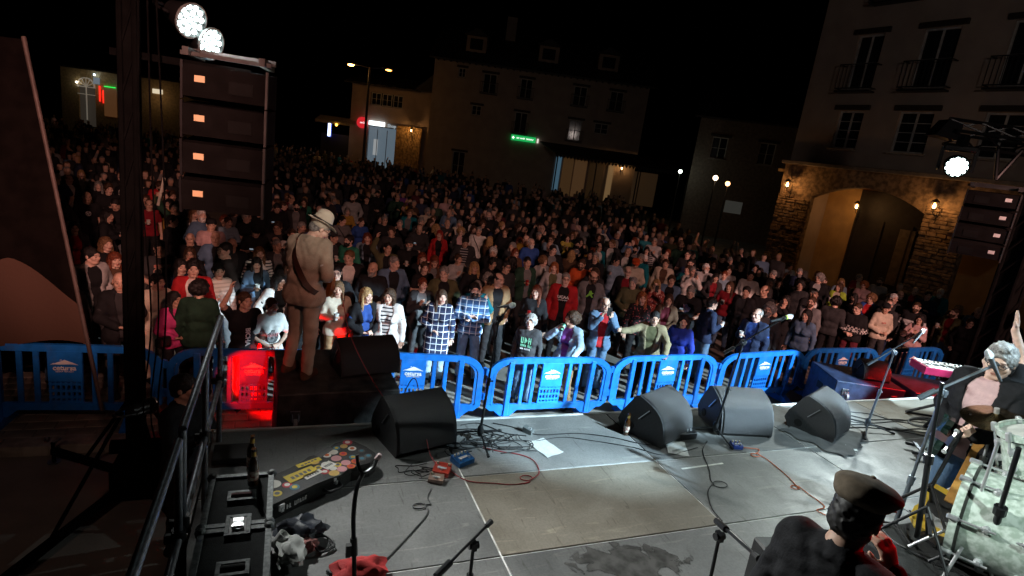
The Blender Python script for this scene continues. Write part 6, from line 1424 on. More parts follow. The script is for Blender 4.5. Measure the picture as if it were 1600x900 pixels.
# ---- hand placed crowd: head pixel u, v, height, pose, turn, skin, top, colour, inner, trousers, hair, hair colour, extras, label, anchor
PP = [
 (143, 400, 1.78, 'm_down2', 25, 0, 'jacket', 'lightgrey', 'black', 'charcoal', 'short', 'black', (), 'person in a pale grey zip jacket with open mouth, left of the truss tower', 'grey zip jacket'),
 (180, 406, 1.64, 'f_down', 20, 0, 'sweater', 'brown', None, 'black', 'fringe', 'auburn', (), 'person with auburn fringe half hidden by the truss tower', 'auburn fringe'),
 (187, 440, 1.75, 'm_clasp', 10, 1, 'jacket', 'black', 'charcoal', 'black', 'bald', 'black', (), 'bald person in a black jacket just left of the truss tower', 'black jacket'),
 (250, 388, 1.80, 'm_clasp', 10, 1, 'tee', 'charcoal', None, 'black', 'short', 'black', (), 'person in a dark T-shirt printed with two reels and a cassette', 'reels shirt'),
 (246, 440, 1.62, 'f_down2', 15, 0, 'sweater', 'cream', None, 'cream', 'tied', 'black', (), 'person in a cream top behind the pink hoodie', 'cream top'),
 (273, 468, 1.52, 'f_clasp', 25, 2, 'sweater', 'pink', None, 'black', 'long', 'black', (), 'person in a bright pink hoodie holding a black strap', 'pink hoodie'),
 (312, 452, 1.70, 'f_down', 160, 1, 'jacket', 'darkgreen', 'black', 'black', 'curly', 'black', (), 'person in a dark green jacket with big black curls seen from behind', 'green jacket curls'),
 (342, 424, 1.68, 'f_drink', 20, 0, 'sweater', 'puffer', None, 'grey', 'tied', 'black', (), 'person in a white quilted puffer jacket and grey trousers', 'white puffer'),
 (337, 372, 1.78, 'm_pocket', 10, 1, 'jacket', 'denim', 'black', 'tan', 'bald', 'grey', (), 'person with shaved head in an open dark denim shirt over a printed tee', 'dark denim shirt'),
 (330, 352, 1.76, 'm_down', 0, 1, 'sweater', 'palepink', None, 'denim', 'crew', 'black', ('cap_black',), 'person in a pale pink hoodie and black cap', 'pink hoodie cap'),
 (357, 347, 1.68, 'f_cross', 0, 0, 'sweater', 'paledenim', None, 'tan', 'tied', 'brown', (), 'person in a pale blue top with a dark scarf, arms folded', 'pale blue top'),
 (400, 361, 1.78, 'm_text', 0, 1, 'tee', 'black', None, 'denim', 'short', 'black', ('cap_black',), 'person in a black T-shirt looking down left of the hat', 'black tee'),
 (405, 396, 1.66, 'f_down', 15, 0, 'jacket', 'stripebw', 'white', 'denim', 'long', 'lightbrown', (), 'person with light brown hair and a black and white striped sleeve', 'striped sleeve'),
 (401, 413, 1.62, 'f_drink', 15, 0, 'jacket', 'denim', 'black', 'black', 'fringe', 'black', (), 'person with black fringe and red lips in a denim jacket', 'denim jacket fringe'),
 (436, 440, 1.60, 'f_down2', 20, 0, 'jacket', 'white', 'black', 'black', 'bob', 'black', (), 'person with a dark bob laughing in a white jacket left of the suit', 'white jacket'),
 (383, 470, 1.66, 'm_raise', 15, 1, 'tee', 'black', None, 'cream', 'short', 'brown', (), 'person raising an arm in a black tee lettered on its side', 'lettered tee'),
 (425, 478, 1.58, 'f_clasp', 10, 1, 'tee', 'white', None, 'brown', 'short', 'brown', (), 'person in a white raglan tee with a dark skull print at the barrier', 'raglan tee'),
 (433, 325, 1.80, 'm_text', 0, 1, 'sweater', 'black', None, 'grey', 'short', 'black', (), 'person in a black track top with white shoulder stripes looking at a phone', 'track top'),
 (463, 322, 1.80, 'm_down', 0, 0, 'jacket', 'charcoal', 'grey', 'black', 'short', 'black', ('beard',), 'bearded person in a charcoal jacket behind the hat', 'charcoal jacket'),
 (475, 316, 1.66, 'f_down', 0, 1, 'jacket', 'green', 'black', 'denim', 'long', 'brown', (), 'person in a green jacket behind the hat', 'green jacket'),
 (551, 310, 1.82, 'm_pocket', 5, 0, 'sweater', 'lightgrey', None, 'denim', 'balding', 'brown', ('beard',), 'balding bearded person in a light grey sweater right of the hat', 'light grey sweater'),
 (543, 331, 1.62, 'f_clasp', 0, 0, 'sweater', 'mustard', None, 'black', 'bob', 'grey', (), 'grey haired person in a mustard scarf and top', 'mustard scarf'),
 (535, 345, 1.7, 'm_down2', 20, 0, 'sweater', 'grey', None, 'black', 'short', 'black', (), 'person in a grey sweater with a strap across it beside the hat brim', 'grey sweater strap'),
 (573, 312, 1.76, 'm_down', 0, 1, 'jacket', 'black', 'charcoal', 'black', 'crew', 'brown', (), 'person in a black jacket right of the light grey sweater', 'black jacket rear'),
 (590, 303, 1.82, 'm_clasp', 0, 1, 'sweater', 'black', None, 'black', 'crew', 'black', ('beard',), 'tall bearded person in a plain black sweater holding hands low', 'black sweater'),
 (621, 309, 1.80, 'm_cross', 0, 1, 'sweater', 'darkgreen', None, 'black', 'balding', 'brown', (), 'person in a dark green sweater with folded arms', 'dark green sweater'),
 (545, 376, 1.76, 'm_drink', -40, 0, 'sweater', 'green', None, 'denim', 'short', 'black', ('beard',), 'bearded person in a bright green sweatshirt holding a cup', 'green sweatshirt'),
 (521, 371, 1.78, 'm_down2', 30, 1, 'jacket', 'black', 'charcoal', 'black', 'crew', 'black', ('cap_charcoal',), 'person in a dark cap between the hat and the green sweatshirt', 'dark cap'),
 (574, 372, 1.68, 'f_down', 5, 0, 'jacket', 'paledenim', 'black', 'black', 'long', 'auburn', (), 'person in a pale denim jacket with sunglasses pushed up on the head', 'pale denim jacket'),
 (565, 347, 1.66, 'f_down2', 5, 0, 'sweater', 'blue', None, 'denim', 'tied', 'brown', (), 'person in a blue jacket with a grey hood', 'blue jacket hood'),
 (601, 344, 1.78, 'm_down', 10, 1, 'sweater', 'black', None, 'black', 'short', 'grey', ('glasses',), 'person in glasses and a black sweater with a white collar', 'glasses white collar'),
 (612, 362, 1.78, 'm_pocket', 5, 1, 'sweater', 'charcoal', None, 'black', 'short', 'brown', (), 'person in a charcoal sweater behind the raised finger', 'charcoal sweater'),
 (606, 388, 1.76, 'm_raise', 5, 1, 'jacket', 'olive', 'black', 'olive', 'crew', 'black', (), 'person in an olive jacket raising one hand', 'olive jacket raised'),
 (616, 411, 1.80, 'm_down2', 15, 0, 'jacket', 'denim', 'black', 'denim', 'crew', 'grey', (), 'person with cropped grey hair in a denim jacket over a black tee', 'denim jacket'),
 (639, 382, 1.76, 'm_drink', 10, 1, 'sweater', 'black', None, 'charcoal', 'bald', 'grey', ('cap_charcoal', 'beard'), 'person in a dark cap and grey beard holding a cup at the waist', 'grey beard cap'),
 (687, 367, 1.68, 'f_down', -5, 0, 'jacket', 'red', 'black', 'black', 'long', 'redhair', (), 'person with bright red hair in a red jacket over black', 'red hair jacket'),
 (655, 358, 1.78, 'm_text', 0, 1, 'sweater', 'charcoal', None, 'black', 'balding', 'black', (), 'balding person in a charcoal jumper looking down left of the red jacket', 'charcoal jumper'),
 (748, 361, 1.76, 'm_down', -10, 1, 'tee', 'white', None, 'charcoal', 'crew', 'grey', (), 'person in a white polo with a strap across the chest', 'white polo'),
 (720, 362, 1.64, 'f_clasp', 0, 0, 'jacket', 'charcoal', 'palepink', 'black', 'curly', 'blond', ('glasses',), 'person with curly blond hair and glasses', 'curly blond hair'),
 (727, 378, 1.78, 'm_text', 0, 1, 'jacket', 'charcoal', 'stripegrey', 'charcoal', 'short', 'black', (), 'person in a grey cardigan over a striped tee looking down', 'grey cardigan'),
 (716, 405, 1.66, 'f_clap', 20, 1, 'sweater', 'lightgrey', None, 'black', 'tied', 'brown', (), 'person in a light grey hoodie clapping', 'grey hoodie clapping'),
 (694, 427, 1.78, 'm_pocket', 5, 0, 'jacket', 'olive', 'black', 'charcoal', 'short', 'grey', (), 'smiling grey haired person in an olive jacket over a black printed tee', 'olive jacket'),
 (779, 437, 1.80, 'm_down2', 20, 0, 'jacket', 'tan', 'black', 'charcoal', 'balding', 'black', (), 'person in a tan jacket over a black tee right of the plaid shirt', 'tan jacket'),
 (791, 417, 1.78, 'm_down', 25, 1, 'sweater', 'charcoal', None, 'black', 'short', 'black', ('glasses',), 'person in glasses behind the tan jacket', 'glasses'),
 (742, 453, 1.76, 'm_cross', -5, 0, 'sweater', 'plaidblue', None, 'denim', 'short', 'black', ('beard',), 'bearded person with folded arms in a blue and white plaid shirt', 'plaid shirt'),
 (690, 464, 1.62, 'f_coat', -5, 0, 'coat', 'plaidcoat', None, 'paledenim', 'wavy', 'brown', (), 'person in a long navy coat with a white window check', 'checked coat'),
 (573, 462, 1.64, 'f_clasp', 20, 0, 'jacket', 'black', 'blue', 'paledenim', 'wavy', 'blond', (), 'laughing person with long blond hair, black jacket over a blue top', 'blond hair'),
 (608, 463, 1.64, 'f_down', -15, 1, 'jacket', 'white', 'stripebw', 'denim', 'bob', 'brown', (), 'person in a white jacket over a black and white striped top', 'striped top'),
 (528, 452, 1.66, 'f_drink', 10, 1, 'sweater', 'cream', None, 'tan', 'wavy', 'lightbrown', (), 'person in a cream blouse with a red drink right of the suit', 'cream blouse'),
 (829, 503, 1.50, 'm_down', -15, 0, 'sweater', 'charcoal', None, 'denim', 'curly', 'grey', (), 'small person with curly grey hair in a dark hoodie with green lettering', 'green lettering hoodie'),
 (912, 512, 1.60, 'f_mouth', -25, 1, 'jacket', 'paledenim', 'purple', 'tan', 'curly', 'brown', (), 'person in a pale denim jacket drinking from a can at the barrier', 'drinking from a can'),
 (946, 476, 1.74, 'm_phone', 10, 1, 'jacket', 'denim', 'red', 'denim', 'balding', 'grey', ('glasses',), 'person in glasses and denim shirt over red filming with a phone', 'filming phone'),
 (1023, 497, 1.66, 'm_lean', 0, 1, 'jacket', 'khaki', 'olive', 'black', 'short', 'black', (), 'person in an olive field jacket leaning over the barrier with one arm stretched', 'leaning over'),
 (1080, 508, 1.62, 'f_down2', -25, 0, 'sweater', 'royal', None, 'denim', 'bob', 'black', (), 'person with a black bob in a bright blue sweater, face lit white', 'bright blue sweater'),
 (1113, 474, 1.76, 'm_drink', 120, 0, 'sweater', 'navy', None, 'denim', 'short', 'black', (), 'person in a navy sweatshirt turned to the side', 'navy sweatshirt'),
 (1079, 456, 1.78, 'm_text', -5, 1, 'tee', 'black', None, 'black', 'crew', 'grey', (), 'bald person in a black tee with a bright print looking down', 'bright print tee'),
 (1003, 466, 1.66, 'f_down', 20, 1, 'sweater', 'floral', None, 'black', 'wavy', 'ginger', (), 'person in a dark floral blouse with ginger hair', 'floral blouse'),
 (1045, 469, 1.64, 'f_clasp', -10, 1, 'jacket', 'brown', 'maroon', 'black', 'long', 'brown', (), 'person with long brown hair and a brown cardigan behind the field jacket', 'brown cardigan'),
 (1183, 492, 1.74, 'm_drink', -25, 0, 'jacket', 'navy', 'blue', 'paledenim', 'balding', 'grey', (), 'person in a navy cardigan over a blue polo, face lit white', 'blue polo'),
 (1166, 456, 1.78, 'm_down2', -30, 1, 'jacket', 'black', 'charcoal', 'black', 'short', 'black', (), 'person in a black leather jacket behind the blue polo', 'leather jacket'),
 (1140, 448, 1.66, 'f_drink', -5, 1, 'tee', 'darkred', None, 'denim', 'long', 'brown', (), 'person in a dark red top with brown hair', 'dark red top'),
 (884, 436, 1.80, 'm_down', 0, 0, 'jacket', 'red', 'black', 'black', 'crew', 'grey', ('glasses',), 'person in glasses, red jacket over a black tee with white capitals', 'red jacket capitals'),
 (838, 456, 1.68, 'f_drink', -5, 0, 'sweater', 'black', None, 'charcoal', 'long', 'auburn', (), 'person with long auburn hair in black holding a red can', 'red can'),
 (927, 433, 1.78, 'm_down2', 0, 1, 'jacket', 'grey', 'black', 'black', 'balding', 'brown', ('beard', 'glasses'), 'bearded person in a grey cardigan over a black tee with a green figure', 'green figure tee'),
 (866, 418, 1.66, 'f_down', 0, 0, 'jacket', 'lightgrey', 'olive', 'black', 'bob', 'ginger', (), 'person with ginger bob and a long pale scarf', 'pale scarf'),
 (824, 410, 1.80, 'm_drink', 25, 1, 'jacket', 'darkgreen', 'grey', 'charcoal', 'crew', 'black', (), 'person in a green and grey quilted vest holding a red can', 'quilted vest'),
 (909, 413, 1.76, 'm_clasp', 0, 1, 'sweater', 'orange', None, 'black', 'crew', 'brown', ('beard', 'glasses'), 'bearded person in glasses and an orange hoodie', 'orange hoodie'),
 (830, 380, 1.80, 'm_down', 15, 0, 'sweater', 'blue', None, 'denim', 'balding', 'white', ('whitebeard',), 'person with a long white beard in a blue sweatshirt', 'white beard blue'),
 (887, 372, 1.66, 'f_clap', -10, 0, 'sweater', 'yellow', None, 'denim', 'bob', 'brown', (), 'person in a pale yellow jacket', 'yellow jacket'),
 (893, 398, 1.64, 'f_down', 170, 0, 'sweater', 'brown', None, 'black', 'wavy', 'blond', (), 'person seen from behind with loose blond hair', 'loose blond hair'),
 (981, 425, 1.78, 'm_down', 0, 0, 'jacket', 'black', 'darkred', 'black', 'bald', 'grey', ('glasses',), 'bald person in glasses and black under the orange cap', 'bald glasses'),
 (989, 442, 1.74, 'm_clasp', 0, 0, 'sweater', 'olive', None, 'black', 'short', 'grey', (), 'grey haired person in an olive jumper below the bald one in glasses', 'olive jumper'),
 (993, 412, 1.74, 'm_text', 0, 1, 'sweater', 'cream', None, 'black', 'crew', 'black', ('cap_orange',), 'person in an orange cap looking down', 'orange cap'),
 (963, 408, 1.72, 'm_lean', 40, 1, 'sweater', 'paledenim', None, 'denim', 'short', 'black', (), 'person in a pale shirt bending beside the orange cap', 'pale shirt bending'),
 (1025, 445, 1.66, 'f_phone', 0, 0, 'sweater', 'pattern', None, 'black', 'bob', 'blond', ('glasses',), 'person in glasses and a red patterned jumper holding up a phone', 'patterned jumper'),
 (1049, 438, 1.74, 'm_down', 0, 1, 'jacket', 'denim', 'black', 'black', 'short', 'brown', (), 'person in a dark denim jacket right of the patterned jumper', 'denim jacket crowd'),
 (1082, 424, 1.74, 'm_phone', 10, 1, 'sweater', 'white', None, 'charcoal', 'short', 'grey', (), 'person in a white shirt with both arms up filming', 'white shirt arms up'),
 (1103, 419, 1.76, 'm_down2', 0, 1, 'sweater', 'lightgrey', None, 'black', 'short', 'white', ('whitebeard',), 'person with white hair and beard in a light grey top', 'white hair beard'),
 (1116, 413, 1.64, 'f_down', 0, 0, 'jacket', 'charcoal', 'black', 'black', 'bob', 'brown', ('glasses',), 'person in glasses and dark jacket behind the white beard', 'glasses dark jacket'),
 (1118, 434, 1.60, 'f_clasp', 0, 1, 'jacket', 'charcoal', 'darkred', 'black', 'fringe', 'black', (), 'person with black fringe and a red necklace scarf', 'red necklace'),
 (1040, 412, 1.72, 'm_down', -10, 1, 'jacket', 'cream', 'brown', 'black', 'short', 'brown', (), 'person in a cream jacket with a pale tote bag on the shoulder', 'tote bag'),
 (1158, 417, 1.74, 'm_down', -10, 0, 'sweater', 'black', None, 'black', 'short', 'lightbrown', (), 'person with light brown hair in a black top', 'light brown hair'),
 (1173, 431, 1.76, 'm_down2', -15, 1, 'sweater', 'white', None, 'charcoal', 'short', 'black', (), 'person in a white shirt pointing at the stage', 'white shirt pointing'),
 (1187, 425, 1.64, 'f_down', -10, 1, 'tee', 'charcoal', None, 'black', 'long', 'black', (), 'person with long black hair in a charcoal tee by the white shirt', 'charcoal tee'),
 (1110, 395, 1.72, 'm_clap', -10, 1, 'tee', 'black', None, 'black', 'balding', 'brown', ('beard',), 'balding bearded person in black clapping', 'black clapping'),
 (1202, 484, 1.74, 'm_down', -20, 0, 'jacket', 'charcoal', 'grey', 'black', 'curly', 'grey', ('beard',), 'person with grey curls and grey beard right of the blue polo', 'grey curls'),
 (1260, 493, 1.66, 'f_down', -20, 1, 'sweater', 'denim', None, 'charcoal', 'wavy', 'black', (), 'person with long dark hair in a slate blue sweater at the barrier', 'slate blue sweater'),
 (1268, 472, 1.76, 'm_down', -25, 0, 'jacket', 'grey', 'palepink', 'black', 'short', 'brown', ('beard', 'glasses'), 'bearded person in glasses and a grey zip jacket', 'grey zip glasses'),
 (1250, 446, 1.72, 'm_raise', -15, 1, 'sweater', 'charcoal', None, 'black', 'curly', 'black', (), 'person with black curls in a dark jumper raising a can', 'raising a can'),
 (1280, 435, 1.80, 'm_pocket', -15, 0, 'jacket', 'black', 'lightgrey', 'black', 'curly', 'grey', ('glasses',), 'person with grey curls, glasses and a black zip jacket', 'black zip grey curls'),
 (1311, 449, 1.64, 'f_drink', -20, 1, 'jacket', 'lime', 'cream', 'black', 'bob', 'brown', (), 'person in a lime green and cream jacket', 'lime jacket'),
 (1306, 472, 1.74, 'm_down', 170, 1, 'sweater', 'charcoal', None, 'black', 'curly', 'black', (), 'person seen from behind with dark curls and a grey jumper', 'dark curls back'),
 (1333, 466, 1.70, 'm_down', -35, 1, 'jacket', 'black', 'black', 'black', 'wavy', 'black', ('beard',), 'person with long black hair and beard behind the checkered jumper', 'long black beard'),
 (1340, 482, 1.72, 'm_clasp', -20, 0, 'sweater', 'checks', None, 'maroon', 'crew', 'brown', ('glasses',), 'person in glasses and a black jumper with a checkered band', 'checkered band'),
 (1361, 467, 1.68, 'f_down', -20, 1, 'jacket', 'blue', 'red', 'black', 'curly', 'lightbrown', ('glasses',), 'person in a red tee and royal blue jacket with curly hair', 'red tee blue jacket'),
 (1384, 482, 1.70, 'm_clasp', 30, 1, 'sweater', 'cream', None, 'charcoal', 'crew', 'black', ('cap_black',), 'person in a black cap and cream hoodie with red lettering', 'cream hoodie'),
 (1432, 480, 1.74, 'm_down', -15, 0, 'sweater', 'blocks', None, 'black', 'crew', 'brown', ('beard',), 'bearded person in a black hoodie with a white chest band', 'white chest band'),
 (1437, 500, 1.56, 'f_clap', -20, 1, 'sweater', 'palepink', None, 'palepink', 'long', 'black', ('glasses',), 'person in sunglasses and a pale top at the barrier', 'sunglasses'),
 (1469, 458, 1.80, 'm_down', -20, 0, 'jacket', 'teal', 'charcoal', 'black', 'short', 'white', ('whitebeard',), 'person with white beard in a teal jacket', 'teal jacket'),
 (1492, 489, 1.74, 'm_drink', -45, 0, 'jacket', 'olive', 'darkred', 'denim', 'crew', 'brown', ('beard',), 'bearded person in a camouflage jacket over a dark red tee', 'camouflage jacket'),
 (1516, 505, 1.62, 'f_down2', -10, 0, 'sweater', 'black', None, 'black', 'tied', 'black', ('glasses',), 'person in glasses and black at the right end of the barrier', 'black right end'),
 (1375, 440, 1.76, 'm_down', -20, 1, 'sweater', 'lightgrey', None, 'grey', 'crew', 'black', ('beard',), 'bearded person in a light grey hoodie near the stone pillar', 'light grey hoodie'),
 (1350, 446, 1.62, 'f_down', -15, 0, 'sweater', 'palepink', None, 'black', 'curly', 'ginger', ('glasses',), 'person in glasses and a dusty pink scarf', 'dusty pink scarf'),
 (1343, 434, 1.66, 'm_down2', 30, 0, 'jacket', 'darkred', 'cream', 'black', 'short', 'grey', ('glasses',), 'grey haired person in a dark red jacket turned right', 'dark red jacket'),
 (1430, 455, 1.74, 'm_text', -20, 0, 'jacket', 'olive', 'red', 'black', 'balding', 'grey', (), 'balding person in olive with a bit of red behind the white chest band', 'balding olive'),
 (1228, 470, 1.66, 'f_phone', -20, 1, 'jacket', 'black', 'black', 'black', 'wavy', 'black', (), 'person in a black jacket with white sleeve stripe filming', 'sleeve stripe'),
 (270, 345, 1.75, 'm_down', 60, 1, 'sweater', 'black', None, 'denim', 'short', 'black', (), 'person in black kissing the one holding a white tube', 'black kiss'),
 (275, 328, 1.78, 'm_raise', -60, 1, 'jacket', 'darkgreen', 'olive', 'denim', 'short', 'grey', (), 'person in a dark green vest holding a white tube up', 'white tube'),
 (233, 320, 1.7, 'm_drink', 10, 1, 'tee', 'darkred', None, 'black', 'balding', 'brown', ('glasses',), 'person in a dark red shirt right of the truss tower', 'dark red shirt'),
 (136, 308, 1.8, 'm_down', 5, 1, 'tee', 'black', None, 'black', 'bald', 'black', (), 'bald person in a black tee with a round white print', 'round white print'),
 (168, 338, 1.66, 'f_drink', 70, 1, 'jacket', 'black', 'black', 'mustard', 'long', 'black', (), 'person in a black leather jacket with a yellow skirt', 'yellow skirt'),
 (116, 356, 1.64, 'f_down', 10, 0, 'jacket', 'charcoal', 'red', 'black', 'long', 'black', (), 'person in a grey coat with a red scarf near the flag', 'red scarf'),
 (127, 272, 1.66, 'f_down', 10, 0, 'sweater', 'lightgrey', None, 'black', 'long', 'blond', (), 'person with blond hair in a pale knit far left', 'pale knit'),
]
ALL = []; used_labels = set(); ANCH = []
def add_person(pos, spec_key, face, h, skin, top, tcol, inner, pcol, hair, hcol, extras, label, **kw):
    used_labels.add(label)
    return person(spec_key, pos, face, h, skin, top, tcol, pcol, hair, hcol, label, 'people in the audience', inner, extras, **kw)
def auto_face(x, y): return -math.degrees(math.atan2(x - .8, y - 2)) * .85
props = []
for i, (u, v, h, key, turn, skin, top, tcol, inner, pcol, hair, hcol, ex, lab, anc) in enumerate(PP):
    zc = h * (VAR[key]['head'][0][2] / 1.74); p = G(u, v, zc)
    f_ = auto_face(p.x, p.y) + turn
    ang = RAD(f_); hv = VAR[key]['head'][0] * (h / 1.74); off = Matrix.Rotation(ang, 3, 'Z') @ Vector((hv[0], hv[1], 0))
    pos = Vector((p.x - off.x, p.y - off.y, 0))
    if pos.y < 7.86 - (0 if u > 100 else -.3) and u > 500: pos.y = max(pos.y, 7.72)
    t = add_person(pos, key, f_, h, skin, top, tcol, inner, pcol, hair, hcol, ex, lab, wide=1.0 + .05 * math.sin(i * 2.3))
    ALL.append((pos.x, pos.y, u, v)); ANCH.append((u, v, anc)); props.append((t, key, anc, i))
# prints on shirts
def chest(t, s, size, mt, z=1.27, y=-.132, rot=0, name='shirt_lettering'): text(s, size, mt, t, (0, y, z), (RAD(90), RAD(rot), 0), name=name, thick=.001)
wt = mat('white_print', (.8, .8, .8), .6)
byanc = {a: t for t, k, a, i in props}
chest(byanc['red jacket capitals'], 'UCAA', .075, wt, 1.28); glyphs((11,), .028, wt, byanc['red jacket capitals'], (0, -.133, 1.225), 'shirt_lettering', seed=2)
chest(byanc['lettered tee'], 'BICHA', .09, wt, 1.12, -.135, 90); glyphs((5,), .04, mat('red_print', (.5, .03, .03), .6), byanc['cream hoodie'], (-.03, -.141, 1.27), 'shirt_lettering', seed=4)
gl = mat('mint_print', (.25, .7, .45), .6); hd = byanc['green lettering hoodie']
glyphs((3,), .13, gl, hd, (0, -.143, 1.28), 'shirt_lettering', seed=9); glyphs((4, 3), .05, gl, hd, (.01, -.142, 1.18), 'shirt_lettering', seed=10); glyphs((3, 6), .035, wt, hd, (0, -.142, 1.12), 'shirt_lettering', seed=11)
b = MB(); b.prism([(-.02, 1.34), (.02, 1.35), (.03, 1.31), (.07, 1.30), (.03, 1.27), (.07, 1.21), (.04, 1.21), (.0, 1.25), (-.06, 1.2), (-.08, 1.22), (-.03, 1.28)], -.134, -.130); b.build('shirt_print', mat('green_print', (.2, .6, .05), .6), byanc['green figure tee'])
b = MB(); b.prism([(-.07, 1.33), (-.01, 1.35), (.03, 1.3), (.08, 1.28), (.05, 1.2), (-.02, 1.17), (-.06, 1.24)], -.134, -.130); b.build('shirt_print', mat('bright_print', (.3, .45, .7), .6, var=.6, scale=30, col2=(.75, .3, .4)), byanc['bright print tee'])
b = MB(); b.lathe([(.045, 0), (.06, 0)], Matrix.Translation((-.07, -.133, 1.26)) @ Matrix.Rotation(RAD(90), 4, 'X'), 18); b.lathe([(.045, 0), (.06, 0)], Matrix.Translation((.07, -.133, 1.26)) @ Matrix.Rotation(RAD(90), 4, 'X'), 18); b.box((-.07, -.131, 1.345), (.1, .003, .05)); b.box((.05, -.131, 1.345), (.12, .003, .05)); b.box((0, -.131, 1.17), (.24, .003, .025)); b.build('shirt_print', mat('reel_print', (.55, .5, .38), .6, var=.5, scale=25, col2=(.6, .15, .1)), byanc['reels shirt'])
b = MB(); b.lathe([(0, 0), (.055, 0)], Matrix.Translation((0, -.131, 1.27)) @ Matrix.Rotation(RAD(90), 4, 'X'), 16); b.build('shirt_print', mat('skull_white', (.6, .6, .6), .6, var=.9, scale=40), byanc['round white print'])
b = MB(); b.lathe([(0, 0), (.085, 0)], Matrix.Translation((0, -.14, 1.16)) @ Matrix.Rotation(RAD(90), 4, 'X') @ Matrix.Diagonal((1, 1.25, 1, 1)), 18); b.build('shirt_print', mat('skull_dark', (.03, .03, .03), .6, var=.8, scale=40, col2=(.2, .2, .2)), byanc['raglan tee'])
b = MB(); b.tube(spline([(-.1, -.05, 1.47), (-.07, -.12, 1.36), (0, -.14, 1.24), (.06, -.13, 1.12), (.1, -.1, 1.0)], 5), .014, 6); b.build('strap', black(), byanc['pink hoodie'])
b = MB(); b.box((-.21, -.12, .88), (.2, .1, .15), ch=.03); o = b.build('handbag', mat('shiny_black', (.012, .012, .013), .25)); o.location = byanc['pink hoodie'].location; o.rotation_euler = byanc['pink hoodie'].rotation_euler; tag(o, 'small shiny black handbag at the hip of the pink hoodie', 'handbag')
for an in ('white polo', 'grey sweater strap'):
    b = MB(); b.tube(spline([(-.13, -.03, 1.46), (-.07, -.125, 1.36), (.02, -.14, 1.22), (.1, -.13, 1.05)], 5), .013, 5); b.build('strap', black(), byanc[an])
# held things
plast = mat('clear_plastic', (.55, .55, .52), .2, var=.1); redcan = mat('red_can', (.55, .02, .02), .3, .5); grncan = mat('green_can', (.12, .4, .3), .3, .5); phm = black()
bpy.context.view_layer.update()
for t, key, anc, i in props:
    if not any(s in key for s in ('drink', 'phone', 'mouth', 'text')): continue
    hw = hand_world(t, key, 0); t.matrix_basis
    if 'phone' in key or 'text' in key:
        hw2 = hand_world(t, key, 1); c_ = (hw + hw2) / 2 if 'phone' in key else hw
        b = MB(); b.box((0, 0, 0), (.075, .009, .15) if 'phone' in key else (.075, .15, .009), ch=.003); o = b.build('phone', phm); fw = Vector((math.sin(t.rotation_euler[2]), -math.cos(t.rotation_euler[2]), 0))
        b = MB(); b.box((0, .0052, 0) if 'phone' in key else (0, 0, .0052), (.068, .0008, .138) if 'phone' in key else (.068, .138, .0008)); b.build('screen', emat('phone_screen', (.55, .65, .75), .35), o)
        o.location = c_ + Vector((0, 0, .05)) + fw * .02; o.rotation_euler = (0, 0, t.rotation_euler[2]); tag(o, 'phone held by the %s person' % anc, 'phone', 'phones held up in the crowd')
    else:
        can = 'can' in anc or anc == 'quilted vest'
        b = MB(); 
        if can: b.lathe([(0, 0), (.027, 0), (.033, .008), (.033, .108), (.026, .116), (0, .114)], n=14)
        else: b.lathe([(0, 0), (.03, 0), (.042, .11), (.039, .11), (.029, .004), (0, .004)], n=14)
        o = b.build('drink_can' if can else 'plastic_cup', (grncan if 'drinking' in anc else redcan) if can else plast, None, True); o.location = hw - Vector((0, 0, .03))
        if 'mouth' in key: o.rotation_euler = (RAD(50), 0, t.rotation_euler[2] + RAD(180))
        tag(o, '%s held by the %s person' % ('drink can' if can else 'clear plastic cup', anc), 'can' if can else 'cup', 'drinks held in the crowd')
b = MB(); b.cyl((0, 0, -.3), (.12, 0, .32), .03, n=12); o = b.build('poster_tube', mat('tube_card', (.6, .56, .48), .7)); o.location = hand_world(byanc['white tube'], 'm_raise', 0) + Vector((0, 0, .05)); tag(o, 'white cardboard tube held up left of the speaker column', 'tube')
# ---- the rest of the crowd: individuals up to about 290, then one far mass
rng = random.Random(21)
def in_crowd(x, y):
    if y < 8.15 or (y < 9.05 and 1.2 < x < 9.5): return False
    fx = 17.9 - .15 * (y - 17.35)
    if y < 18 and x > fx - 2.4: return False
    if y >= 18 and x > 15.2 + (y - 18) * .42: return False
    if y > 39 and x > 9.5 - (y - 46) * .4 + 4: return False
    if any((x - a) ** 2 + (y - c) ** 2 < 1.3 ** 2 for a, c in ((15.0, 16.8), (14.6, 13.2), (16.9, 14.9), (16.6, 12.2))): return False
    if x > 12 and y > 10 and rng.random() < .35: return False
    u, v, d = proj((x, y, 1.5))
    return d > 0 and -30 < u < 1640
cand = []
for k in range(60000):
    y = 8.2 + 48 * rng.random() ** 1.25; x = rng.uniform(-22, 32)
    if not in_crowd(x, y): continue
    r = .50 if y < 13 else (.58 if y < 20 else (.80 if y < 32 else 1.1))
    if x > 8 and 16 < y < 30: r *= 1.15
    if all((x - a) ** 2 + (y - c) ** 2 > (r if q[0] else .46) ** 2 for a, c, *q in [(a_, c_, False) for a_, c_, *_ in ALL] ) and all((x - a) ** 2 + (y - c) ** 2 > r * r for a, c in cand): cand.append((x, y))
    if len(cand) > 1180: break
cand.sort(key=lambda p: p[0] ** 2 + p[1] ** 2)
def blocks_face(x, y):   # would stand right in front of someone already placed
    u, v, d = proj((x, y, 1.78)); u2, v2, _ = proj((x, y, .4)); hw = .30 * FPX / d
    return any(abs(a - (u + (u2 - u) * min(max((c - v) / max(v2 - v, 1), 0), 1))) < hw and v - 4 < c + 12 and c - 10 < v2 for q, r_, a, c in ALL if q * q + r_ * r_ > x * x + y * y)
